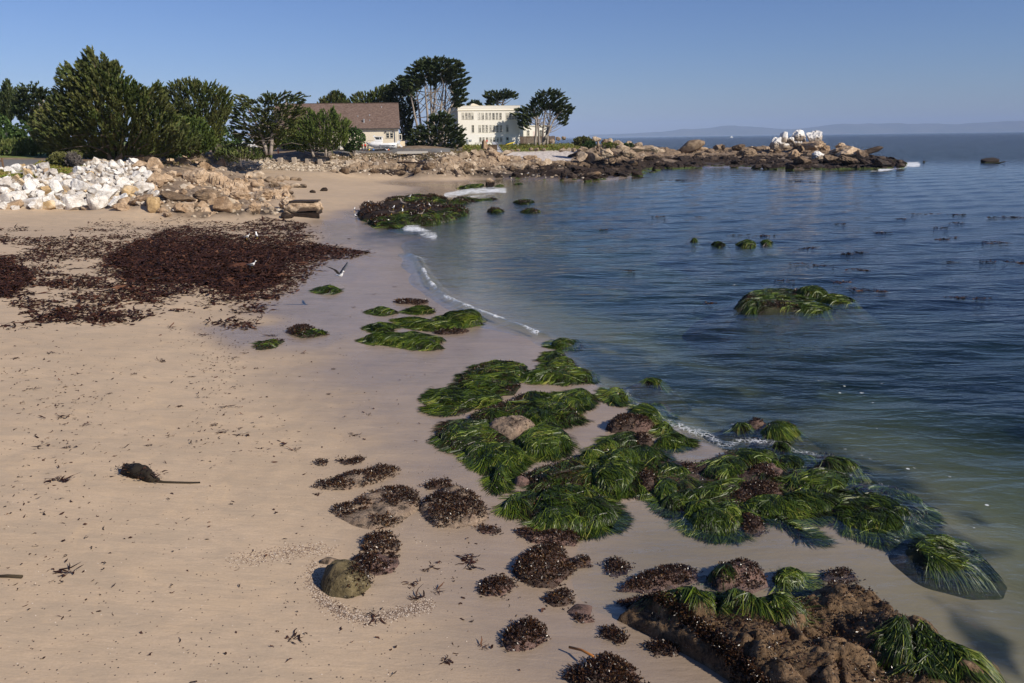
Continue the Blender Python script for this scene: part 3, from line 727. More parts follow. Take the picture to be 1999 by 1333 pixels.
def rock_mass(name, label, polys, r0, r1, a0, a1, dr, da, amp, base, mat, cell, seed, ang, soft):
    nr, na = int((r1 - r0) / dr), int((a1 - a0) / da); rr = np.linspace(r0, r1, nr); aa = np.linspace(R(a0), R(a1), na)
    x = (rr[:, None] * np.sin(aa)).ravel(); y = (rr[:, None] * np.cos(aa)).ravel(); z = base_h(x, y); px, py = project(np.stack([x, y, z], 1))
    m = np.maximum.reduce([sstep(-soft, soft * 1.6, poly_sd(px, py, p) + soft * 1.2 * n2(x, y, .4, 3, seed)) for p in polys])
    wx, wy = x + .35 * n2(x, y, .6, 2, seed + 1), y + .35 * n2(x, y, .6, 2, seed + 2)
    c = cellrock(wx, wy, cell, ang, 1.7, seed) + .42 * cellrock(wx, wy, cell * .38, ang + .3, 1.5, seed + 5) + .16 * cellrock(wx, wy, cell * .15, ang, 1.4, seed + 9)
    big = n2(x, y, .12, 3, seed + 3)
    zz = z + np.where(m > .01, m * (base + amp * c + amp * .8 * big) - .25 * (1 - m), -.6)
    i = np.arange(nr - 1)[:, None] * na; j = np.arange(na - 1)[None]
    q = np.stack([i + j, i + j + 1, i + na + j + 1, i + na + j], -1).reshape(-1, 4); q = q[(m[q] > .02).any(1)]
    used = np.unique(q); rm = np.full(len(x), -1); rm[used] = np.arange(len(used))
    o = mobj(name, make_mesh(name, np.stack([x, y, zz], 1)[used], rm[q], mat, False)); tag(o, label, 'rock ledge')
M_LEDGE = rock_mat('zoned shore ledge', [(.28, (.12, .08, .05)), (.5, (.26, .185, .12)), (.72, (.42, .32, .22))], spots=.6, tide=2.5, green=.4, bumpd=.12)
rock_mass('rock_outcrop', 'tan fractured rock outcrop running from the white boulders down to the sand', [P_ROCK_L], 74, 122, -21, -8.5, .13, .085, 1.35, .3, M_TAN, 3.2, 11, .5, 5)
rock_mass('shore_ledge', 'long fractured rock ledge between the road bank and the water', [P_LEDGE], 148, 204, -13.5, 7.2, .17, .07, 1.0, .15, M_LEDGE, 3.0, 12, -.9, 3)
rock_mass('rocky_point', 'low dark rocky point running out to the right below the white rocks', [P_POINT], 180, 300, 3.5, 27, .3, .07, .75, .5, M_LEDGE, 3.4, 13, -.4, 2)

# white rip-rap bank -------------------------------------------------
def cell_rip(px, py):
    row = 'at the bank foot' if py > 386 else 'low on the bank' if py > 368 else 'midway up the bank' if py > 350 else 'high on the bank' if py > 335 else 'along the bank top'
    col = 'by the photo edge' if px < 45 else 'below the mat plants' if px < 95 else 'below the olive bush' if px < 160 else 'below the grey bush' if px < 225 else 'beside the tan outcrop'
    return f'{row} {col}'
items = []
pts = poisson(P_RIPRAP, lambda q: rng.choice([8, 10, 13, 17, 21]) * (.6 + .5 * sstep(320, 395, q[1])), tries=9000)
pts = [p for p in pts if not (poly_sd(np.array([p[0]]), np.array([p[1]]), P_ICE[0])[0] > 3 or poly_sd(np.array([p[0]]), np.array([p[1]]), P_ICE[1])[0] > 3)]
for px, py, rr_ in pts[:285]:
    w = rr_ * rng.uniform(1.3, 1.9); h = rr_ * rng.uniform(1.05, 1.5)
    mat = M_WHITE if rng.random() > .07 else M_STAIN
    o = place_rock('rip_rap_boulder', px, py, w, h, mat, 'angular', sink=.2)
    tag(o, None, 'boulder', 'white rip-rap boulders on the bank')
    items.append((o, px, py, ('white angular boulder' if mat is M_WHITE else 'rust stained boulder')))
for px, py, w, h, m_, st in [(62, 396, 38, 20, M_WHITE, 'block'), (91, 401, 34, 16, M_STAIN, 'block'), (101, 389, 22, 17, M_STAIN, 'angular'), (12, 389, 34, 18, M_WHITE, 'block'), (20, 401, 40, 13, M_TAN, 'block'), (145, 404, 26, 9, M_TAN, 'round'), (168, 406, 20, 9, M_TAN, 'round'),
                          (137, 392, 30, 20, M_WHITE, 'block'), (93, 336, 17, 14, M_TAN, 'round'), (33, 382, 28, 22, M_WHITE, 'angular')]:
    o = place_rock('rip_rap_boulder', px, py, w, h, m_, st); tag(o, None, 'boulder', 'white rip-rap boulders on the bank')
    items.append((o, px, py, 'broad blocky boulder'))
cell_labels(items, cell_rip)

# tan outcrop ----------------------------------------------------------
def cell_out(px, py):
    row = 'before the tan outcrop' if py > 396 else 'low on the outcrop' if py > 372 else 'midway up the outcrop' if py > 345 else 'near the outcrop crest'
    col = 'by the white bank' if px < 330 else 'below the cypress' if px < 420 else 'at its middle' if px < 490 else 'at its sea end'
    return f'{row} {col}'
items = []
pts = poisson(P_ROCK_L, lambda q: rng.choice([8, 10, 13, 18]) * (.7 + .4 * sstep(320, 410, q[1])), tries=3500)
for px, py, rr_ in pts[:180:3]:
    dk = px > 430 and py < 388 and py > 358 and rng.random() < .5
    o = place_rock('outcrop_boulder', px, py, rr_ * rng.uniform(1.3, 2.2), rr_ * rng.uniform(.8, 1.25), M_DARK if dk else M_TAN, rng.choice(['craggy', 'angular', 'angular']), sink=.3, deep=1.1)
    tag(o, None, 'boulder', 'boulders of the tan outcrop'); items.append((o, px, py, 'dark weedy boulder' if dk else 'tan boulder'))
hand = [(278, 304, 30, 36, M_TAN, 'round', (0, -.25, .3), 'upright rounded boulder standing on the crest of the tan outcrop'),
        (304, 352, 34, 26, M_TAN, 'craggy', None, 'large craggy block just right of the white bank'), (382, 345, 44, 32, M_TAN, 'craggy', None, 'largest sloping craggy block of the tan outcrop'),
        (345, 305, 44, 14, M_TAN, 'angular', (0, .45, 0), 'long tilted slab under the cypress branches'), (396, 325, 24, 15, M_TAN, 'angular', None, 'rounded block at the upper right end of the outcrop'),
        (430, 318, 22, 14, M_PALE, 'angular', None, 'pale pointed rock beside the pebble slope'), (303, 324, 28, 20, M_TAN, 'angular', None, 'smooth block leaning below the upright boulder'),
        (299, 401, 24, 30, M_STAIN, 'block', (0, 0, .2), 'upright square rock with an orange stained top on the sand'),
        (367, 407, 26, 25, M_TAN, 'angular', None, 'squat tan block with a pointed top on the sand'), (436, 407, 30, 30, M_TAN, 'angular', None, 'tall tan block cracked down its middle on the sand'),
        (495, 409, 32, 24, M_TAN, 'craggy', None, 'dark topped tan block left of the long concrete slab'), (549, 374, 38, 14, M_TAN, 'craggy', None, 'low tan hump right of the outcrop on pale sand'),
        (508, 388, 50, 20, M_TAN, 'craggy', None, 'broad smooth hump spotted with dark limpets'), (465, 386, 40, 18, M_TAN, 'craggy', None, 'sloping tan rock left of the spotted hump'),
        (235, 403, 30, 18, M_TAN, 'craggy', None, 'low rough rock at the left foot of the outcrop'), (272, 393, 52, 14, M_TAN, 'craggy', None, 'low ridge of rough rock running along the sand'),
        (345, 392, 60, 16, M_DARK, 'craggy', None, 'dark based ledge behind the upright stained rock'), (400, 392, 50, 24, M_DARK, 'craggy', None, 'dark wet ledge between the two tan blocks'),
        (560, 400, 32, 22, M_TAN, 'craggy', None, 'craggy left end of the long concrete slab'),
        (500, 366, 24, 10, M_TAN, 'round', None, 'small flat rock on sand behind the outcrop')]
for px, py, w, h, m_, st, rot, lab in hand:
    o = place_rock('outcrop_rock', px, py, w, h, m_, st, rot=rot, sink=.15 if h > 20 else .3); tag(o, lab, 'rock', 'large named rocks of the outcrop')
cell_labels(items, cell_out)
# green tinged stones in a row on the sand
items = []
for k, (px, py, w) in enumerate([(488, 344, 14), (502, 345, 20), (518, 349, 16), (528, 351, 20), (543, 349, 18), (556, 347, 16), (572, 349, 12), (583, 350, 10), (590, 363, 13), (575, 362, 16), (556, 362, 18), (610, 374, 10), (632, 370, 12), (565, 379, 12)]):
    o = place_rock('beach_stone', px, py, w * 1.15, w * .6, M_PALE, 'round', sink=.35); tag(o, None, 'stone', 'stones on the upper sand'); items.append((o, px, py, 'low greenish stone'))
cell_labels(items, lambda a, b: 'in the row on pale sand' if b < 356 else 'on sand beside the outcrop')

# ledge in front of the house ------------------------------------------
def cell_led(px, py):
    row = 'at the ledge foot' if py > 336 else 'along the dark ledge' if py > 322 else 'atop the pale ledge'
    col = 'below the concrete posts' if px < 760 else 'below the parked boat' if px < 840 else 'below the dark tree' if px < 920 else 'below the white building' if px < 1010 else 'below the pebble beach' if px < 1090 else 'at its water end'
    return f'{row} {col}'
items = []
pts = poisson(P_LEDGE, lambda q: rng.uniform(7, 14), tries=5000)
for px, py, rr_ in pts[:300:3]:
    mat = M_PALE if py < 322 + rng.uniform(-3, 5) else M_DARK
    if px > 1060 and py > 320: mat = M_DARK if rng.random() < .8 else M_WEEDY
    o = place_rock('ledge_boulder', px, py, rr_ * rng.uniform(1.2, 2.3), rr_ * rng.uniform(.75, 1.3), mat, rng.choice(['angular', 'craggy', 'craggy', 'block']), sink=.35)
    tag(o, None, 'boulder', 'boulders of the shore ledge'); items.append((o, px, py, 'pale boulder' if mat is M_PALE else 'dark boulder' if mat is M_DARK else 'weed covered boulder'))
for px, py, w, h, m_, st, rot, lab in [(945, 286, 13, 20, M_TAN, 'angular', (0, -.2, .2), 'upright brown rock standing in front of the white building'), (955, 298, 20, 14, M_PALE, 'angular', None, None), (925, 306, 18, 12, M_PALE, 'angular', None, None), (940, 303, 16, 14, M_PALE, 'angular', None, None),
                                    (966, 306, 22, 16, M_TAN, 'craggy', None, None), (905, 309, 20, 12, M_PALE, 'block', None, None), (872, 311, 18, 12, M_PALE, 'angular', None, None), (800, 318, 22, 11, M_PALE, 'block', None, None), (983, 312, 24, 16, M_TAN, 'craggy', None, None),
                                    (1045, 316, 26, 14, M_TAN, 'craggy', None, None), (1035, 310, 26, 10, M_TAN, 'craggy', None, None), (1150, 343, 46, 14, M_TAN, 'craggy', None, 'low knobbly tan rock at the water end of the ledge'), (1085, 338, 60, 12, M_DARK, 'craggy', None, None)]:
    o = place_rock('ledge_boulder', px, py, w, h, m_, st, rot=rot, sink=.2); tag(o, lab, 'boulder', 'boulders of the shore ledge')
    if not lab: items.append((o, px, py, 'large boulder'))
cell_labels(items, cell_led)

# the rocky point -------------------------------------------------------
def cell_pt(px, py):
    row = 'along the near waterline' if py > 316 else 'in the weedy middle' if py > 302 else 'along the point back'
    col = 'by the pebble beach' if px < 1200 else 'before the gap' if px < 1300 else 'below the brown rock' if px < 1400 else 'left of the white rocks' if px < 1500 else 'below the white rocks' if px < 1610 else 'right of the white rocks' if px < 1690 else 'at the sea tip'
    return f'{row} {col}'
items = []
pts = poisson(P_POINT, lambda q: rng.uniform(7, 15), tries=5000)
for px, py, rr_ in pts[:300:2]:
    top = 302 if px < 1300 else 296 if px < 1500 else 300
    if 1300 < px < 1460 and 300 < py: mat = M_WEEDY
    elif py < top + rng.uniform(-4, 4): mat = M_PALE if px < 1300 else (M_TAN if rng.random() < .45 else M_DARK)
    elif px > 1700: mat = M_WEEDY
    else: mat = M_DARK if rng.random() < .35 else M_WEEDY
    hh = .75 if mat is not M_WEEDY else .5
    o = place_rock('point_rock', px, py, rr_ * rng.uniform(1.3, 2.4), rr_ * rng.uniform(.8, 1.25) * hh / .75, mat, rng.choice(['craggy', 'angular']), sink=.3)
    tag(o, None, 'rock', 'rocks of the low point'); items.append((o, px, py, 'pale brown rock' if mat in (M_PALE, M_TAN) else 'dark shore rock' if mat is M_DARK else 'weed covered rock'))
cell_labels(items, cell_pt)
ptd = 250.0
def far_rock(px, base_y, w, h, dist, mat, style, lab, rot=None, group=None, cat='rock', name='point_rock', variant=None):
    b = at_range([px], [base_y], dist)[0]
    o = place_rock(name, px, base_y - h / 2, w, h, mat, style, base=b, rot=rot, sink=.08, variant=variant); tag(o, lab, cat, group); return o
G = 'guano whitened rocks on the point'
for px, by, w, h, st, rot, lab in [(1513, 292, 16, 22, 'craggy', (0, .1, 0), 'leftmost guano streaked rock, grey down its left side'), (1524, 291, 18, 22, 'angular', None, 'rounded white rock in front of the tilted white slab'),
                             (1531, 282, 17, 22, 'angular', (0, .4, .3), 'tilted white slab rising behind the left white rocks'), (1559, 277, 24, 21, 'craggy', None, 'tallest white rock at the middle of the white group'),
                             (1547, 286, 18, 20, 'craggy', (0, .3, 0), 'white rock leaning left below the tallest white rock'), (1568, 284, 14, 18, 'angular', None, 'white rock on the right shoulder of the tallest white rock'),
                             (1558, 288, 19, 16, 'round', None, 'grey white rounded rock at the front middle of the group'), (1592, 286, 27, 28, 'craggy', (0, -.15, .2), 'white topped brown rock standing apart on the right'),
                             (1535, 290, 18, 10, 'round', None, 'small low white rock between the left rocks and the middle rocks'), (1545, 284, 9, 9, 'round', None, 'smallest white rock wedged at the middle of the group')]:
    far_rock(px, by, w, h, 255, M_GUANO, st, lab, rot, G, 'white rock', 'guano_rock')
far_rock(1590, 292, 40, 16, 250, M_TAN, 'craggy', 'broad brown plinth below the white topped rock')
far_rock(1351, 294, 46, 17, 258, M_DARK, 'round', 'lone brown rock with a steep right end on the point', (0, -.3, 0), None, 'rock', 'brown_rock', 2)
far_rock(1364, 290, 14, 15, 260, M_TAN, 'round', 'upright brown knob on the lone brown rock', None, None, 'rock', 'brown_rock')
for px, by, w, h, d, mt, st, lab in [(1412, 291, 7, 8, 262, M_WEEDY, 'round', 'small dark stack left of the white rocks against the sea'), (1443, 293, 26, 10, 262, M_DARK, 'craggy', 'low dark hump against the sea left of the white rocks'),
                            (1644, 291, 22, 11, 250, M_TAN, 'craggy', 'brown knob right of the white rocks'), (1597, 312, 22, 16, 222, M_GUANO, 'craggy', 'pale capped dark boulder below the white rocks'),
                            (1552, 308, 20, 14, 228, M_TAN, 'craggy', 'brown craggy block below the white group'), (1660, 309, 46, 20, 226, M_TAN, 'craggy', 'largest brown rock on the right part of the point'), (1640, 303, 40, 14, 232, M_TAN, 'craggy', 'brown slab left of the largest brown rock'),
                            (1684, 310, 26, 18, 224, M_TAN, 'angular', 'sloping brown slab right of the largest brown rock'), (1625, 318, 30, 14, 212, M_DARK, 'craggy', 'dark block at the near side of the point'), (1660, 322, 44, 14, 206, M_DARK, 'craggy', 'dark ledge on the near side of the sea tip'),
                            (1700, 300, 44, 10, 244, M_WEEDY, 'round', 'smooth dark rock sloping into the sea behind the tip'), (1722, 311, 18, 6, 222, M_WEEDY, 'round', 'small dark rock awash behind the tip'),
                            (1725, 325, 40, 12, 200, M_WEEDY, 'craggy', 'black weedy rock at the sea tip'), (1760, 326, 16, 7, 198, M_WEEDY, 'round', 'last small black rock at the very tip'), (1757, 319, 10, 7, 204, M_WEEDY, 'round', 'small black rock behind the last one'),
                            (1935, 318, 32, 8, 0, M_WEEDY, 'block', 'lone black rock awash in the open sea on the right'), (1804, 317, 5, 3, 0, M_WEEDY, 'round', 'tiny black rock awash beyond the sea tip'), (1952, 319, 22, 2, 0, M_WEEDY, 'round', 'flat black tail of rock beside the lone sea rock'),
                            (957, 364, 16, 15, 0, M_TAN, 'craggy', 'single tan rock standing in the shallows below the ledge')]:
    if d == 0: d = at_plane([px], [by], 0)[0][1]
    far_rock(px, by, w, h, d, mt, st, lab, None, None, 'rock', 'sea_rock' if px > 1700 or px < 1000 else 'point_rock')

# pale boulders round the lawn's sea end
items = []
for px, py, w, h in [(1152, 276, 22, 7), (1165, 272, 16, 7), (1180, 276, 14, 6), (1190, 274, 12, 6), (1206, 281, 20, 10), (1226, 284, 22, 9), (1245, 284, 18, 8), (1168, 283, 9, 11), (1178, 288, 12, 10), (1140, 292, 14, 8), (1132, 294, 10, 6), (1154, 297, 20, 9),
                     (1110, 292, 12, 5), (1098, 293, 14, 5), (1120, 293, 9, 6), (1215, 290, 26, 10), (1243, 292, 26, 9), (1265, 290, 24, 8), (1280, 293, 20, 7), (1205, 299, 24, 12), (1185, 300, 26, 14), (1160, 305, 30, 12), (1135, 306, 30, 12), (1228, 300, 28, 10), (1090, 271, 10, 5), (1101, 270, 8, 6), (1078, 274, 10, 4), (1080, 277, 8, 4),
                     (1000, 294, 8, 3), (1012, 293, 8, 3), (1036, 291, 9, 5), (1047, 292, 10, 4), (1062, 292, 8, 4)]:
    o = place_rock('shore_boulder', px, py, w, h * 1.15, M_PALE, rng.choice(['angular', 'craggy']), base=at_range([px], [py + h / 2], 205 + (290 - min(py, 300)) * 1.2)[0], sink=.1)
    tag(o, None, 'boulder', 'pale boulders round the lawn end'); items.append((o, px, py, 'pale boulder'))
cell_labels(items, lambda a, b: ('behind the lawn' if b < 279 else 'at the lawn end' if b < 296 else 'above the weedy rocks') + (' near the trees' if a < 1110 else ' by the round shrub' if a < 1175 else ' towards the point'))

# loose rubble on the bank below the road
def rubble_stones():
    q = sample_poly(P_RUBBLE, 2600); q = np.concatenate([q, sample_poly(P_LEDGE, 700), sample_poly(P_RIPRAP, 500), sample_poly([(640, 312), (660, 300), (900, 300), (900, 306), (840, 316), (720, 312)], 420), sample_poly(P_ROCK_L, 500)])
    P = hit(q[:, 0], q[:, 1]); v0, f0 = ico(1); n = len(P)
    s = rng.lognormal(math.log(.17), .45, n)[:, None] * np.array([1.2, 1.0, .75]) * rng.uniform(.75, 1.3, (n, 3))
    jit = 1 + .28 * (rng.random((n, len(v0), 1)) - .5)
    a = rng.random(n) * 6.28; c, sn = np.cos(a)[:, None], np.sin(a)[:, None]
    v = v0[None] * jit * s[:, None]; x = v[..., 0] * c - v[..., 1] * sn; y = v[..., 0] * sn + v[..., 1] * c
    v = np.stack([x, y, v[..., 2]], -1) + P[:, None] + np.array([0, 0, .04])
    f = (f0[None] + np.arange(n)[:, None, None] * len(v0)).reshape(-1, 3)
    sh = np.repeat(rng.random(n), len(v0))
    m = NM('loose rubble'); m.bsdf(m.ramp(m.attr('shade'), [(0, (.19, .14, .1)), (.5, (.4, .32, .23)), (1, (.56, .49, .4))]), .9, .2)
    o = mobj('rubble', make_mesh('rubble', v.reshape(-1, 3), f, m.m, False, dict(shade=sh))); tag(o, kind='stuff')
rubble_stones()

# weathered posts on the rubble bank --------------------------------------
posts = [(521.6, 307, 314, 8), (547.6, 308, 317, 8), (556, 305, 310, 7), (575, 308, 319, 8), (583, 310, 316, 7), (601, 310, 320, 8), (608.5, 309, 316, 7), (626, 311, 324, 8), (633, 310, 316, 6), (654, 314, 322, 9), (680, 314, 323, 9), (687, 314, 321, 6), (708, 316, 324, 9), (735, 316, 324, 8)]
items = []; heads = []
for px, y0, y1, w in posts:
    b = hit1(px, y1); s = b[1] / F; hw = w * s / 2 * .95; hh = (y1 - y0) * s
    mb = MB(); r_ = rng.uniform(-.04, .04)
    mb.loft([[(-hw, -hw, -.5), (hw, -hw, -.5), (hw, hw, -.5), (-hw, hw, -.5)], [(-hw, -hw, hh * .5), (hw, -hw, hh * .5), (hw, hw, hh * .5), (-hw, hw, hh * .5)], [(-hw * .97 + r_, -hw * .97, hh * .93), (hw * .97 + r_, -hw * .97, hh * .93), (hw * .97 + r_, hw * .97, hh * .93), (-hw * .97 + r_, hw * .97, hh * .93)],
             [(-hw * .84 + r_, -hw * .84, hh), (hw * .84 + r_, -hw * .84, hh + .03), (hw * .84 + r_, hw * .84, hh), (-hw * .84 + r_, hw * .84, hh - .04)]])
    o = mb.build('concrete_post', M_POST, None, False, loc=tuple(b), rot=(rng.uniform(-.04, .04), rng.uniform(-.05, .05), rng.uniform(-.2, .2)))
    tag(o, None, 'post', 'weathered posts along the rubble bank'); items.append((o, px, y0, 'square concrete post')); heads.append((b, hh))
cell_labels(items, lambda a, b: 'on the rubble bank below the roadside trees')
M_TIMBER = flat_mat('dark old timber', (.09, .06, .042), .9, .2, .3, 3)
its = []
for a, b in [(0, 1), (1, 3), (3, 5), (5, 7), (7, 9), (9, 10)]:
    p0 = heads[a][0] + [0, .25, heads[a][1] * .42]; p1 = heads[b][0] + [0, .25, heads[b][1] * .42]
    mb = MB().tube([p0, (p0 + p1) / 2 + [0, 0, -.06], p1], .1, 6)
    o = mb.build('timber_beam', M_TIMBER); tag(o, None, 'beam', 'old beams between the posts'); its.append((o, a, 0, 'dark timber beam'))
cell_labels(its, lambda a, b: 'slung between the concrete posts')
for (x0, y0), (x1, y1), lab in [((640, 329), (712, 334), 'long dark timber lying on the sand below the ledge'), ((776, 321), (850, 322), 'dark timber lying along the pale ledge')]:
    a = hit1(x0, y0); b = hit1(x1, y1)
    o = MB().tube([a + [0, 0, .25], (a + b) / 2 + [0, 0, .3], b + [0, 0, .2]], .16, 7).build('driftwood_log', M_TIMBER); tag(o, lab, 'log')

# broken concrete slab on the sand
b0 = hit1(550, 419); b1 = hit1(625, 421)
s = b0[1] / F
L = 74 * s
slab = empty('concrete_slab', tuple(b0), R(-3)); tag(slab, 'long broken concrete block with a dark panel for hollow shade lying on the sand', 'concrete slab')
v_, f_ = rock_mesh(431, 'block', 5); v_ = v_ / np.abs(v_).max(0); v_ += .05 * np.stack([vnoise(v_ * 6 + 5 * k, 70 + k) for k in range(3)], 1)
v_[:, 2] += np.where(np.abs(v_[:, 0] + .78) < .1, -.16, 0) + np.where(v_[:, 0] < -.86, .12, 0)
v_ = v_ * [L / 2, 1.2, 13.5 * s] + [L / 2, 1.2, 10.5 * s]; mobj('block', make_mesh('block', v_, f_, M_TAN, False), slab)
mb2 = MB().prism([(L * .42, 6 * s), (L * .98, 8 * s), (L * .96, 11 * s), (L * .5, 12 * s)], -.12, .1); mb2.build('recess_shade_panel', M_TIMBER, slab)  # dark solid on the front face stands in for the shade of a hollow
mb3 = MB().box(L * .2, L * .9, .1, 2.2, 23.5 * s, 23.5 * s + .12); mb3.build('weed_crust', M_WEEDY, slab)
mb4 = MB().box(L * .02, L * 1.0, -.3, 0, -.4, 3.4 * s); mb4.build('footing', M_DARK, slab)
# ------------------------------------------------------------------ trees and shrubs
def leaf_mat(name, stops, trans=.12):
    m = NM(name); c = m.ramp(m.attr('shade'), stops)
    c = m.mix(m.math('MULTIPLY', m.ramp(m.noise(m.pos(), .35, 4), [(.4, 0), (.62, 1)]), .4), c, tuple(x * 1.25 for x in stops[-1][1]))
    m.bsdf(c, .7, .25); return m.m
L_DARK = leaf_mat('cypress foliage', [(0, (.022, .038, .010)), (.5, (.064, .094, .02)), (.85, (.125, .155, .03)), (1, (.15, .13, .05))])
L_OLD = leaf_mat('old cypress foliage', [(0, (.016, .03, .012)), (.5, (.038, .062, .02)), (.9, (.07, .1, .028)), (1, (.1, .105, .04))])
L_LIGHT = leaf_mat('young cypress foliage', [(0, (.035, .06, .014)), (.5, (.07, .11, .02)), (1, (.14, .17, .035))])
L_BUSH = leaf_mat('broad leaved bush', [(0, (.022, .045, .014)), (.6, (.05, .095, .024)), (1, (.1, .15, .04))])
L_OLIVE = leaf_mat('olive shrub', [(0, (.06, .065, .018)), (.6, (.12, .125, .035)), (1, (.17, .165, .055))])
L_GREY = leaf_mat('bare grey shrub', [(0, (.06, .05, .045)), (.6, (.13, .11, .1)), (1, (.2, .175, .155))])
L_GRASS = leaf_mat('long bank grass', [(0, (.045, .07, .018)), (.6, (.1, .13, .032)), (1, (.19, .2, .065))])
L_ICE = leaf_mat('mat plant', [(0, (.08, .1, .016)), (.5, (.16, .2, .03)), (.85, (.24, .26, .05)), (1, (.28, .15, .06))])
def bark_mat(name, a, b):
    m = NM(name); p = m.pos(); m.bsdf(m.ramp(m.noise(m.mapv(p, (3, 3, .5)), 1.5, 6, .7), [(.3, a), (.7, b)]), .9, .2, m.bump(m.noise(m.mapv(p, (6, 6, 1)), 2, 4), .6, .05)); return m.m
BARK = bark_mat('grey cypress bark', (.16, .13, .105), (.38, .33, .28))
BARK_D = bark_mat('brown bark', (.07, .052, .038), (.2, .155, .115))

def spikes(C, D, L, K, length, width, spread, r, flat=1.0):
    """C,D (n,3): spray origins and directions; K spikes on each. Returns verts (n*K*4,3) and quads: slim diamonds along the sprays."""
    n = len(C)
    t = r.random((n, K, 1)) ** .75
    pos = C[:, None] + D[:, None] * L[:, None, None] * t
    dirs = D[:, None] + spread * r.normal(size=(n, K, 3)) * np.array([1, 1, flat])
    dirs /= np.linalg.norm(dirs, axis=2)[..., None]
    side = np.cross(dirs, r.normal(size=(n, K, 3))); side /= np.linalg.norm(side, axis=2)[..., None] + 1e-9
    ln = length * r.uniform(.6, 1.35, (n, K, 1)) * (1.05 - .45 * t); wd = width * r.uniform(.7, 1.3, (n, K, 1))
    a = pos - dirs * ln * .3; b = pos + dirs * ln * .25 + side * wd; c = pos + dirs * ln * .8; d = pos + dirs * ln * .2 - side * wd
    v = np.stack([a, b, c, d], 2).reshape(-1, 3)
    q = np.arange(n * K * 4).reshape(-1, 4)
    return v, q

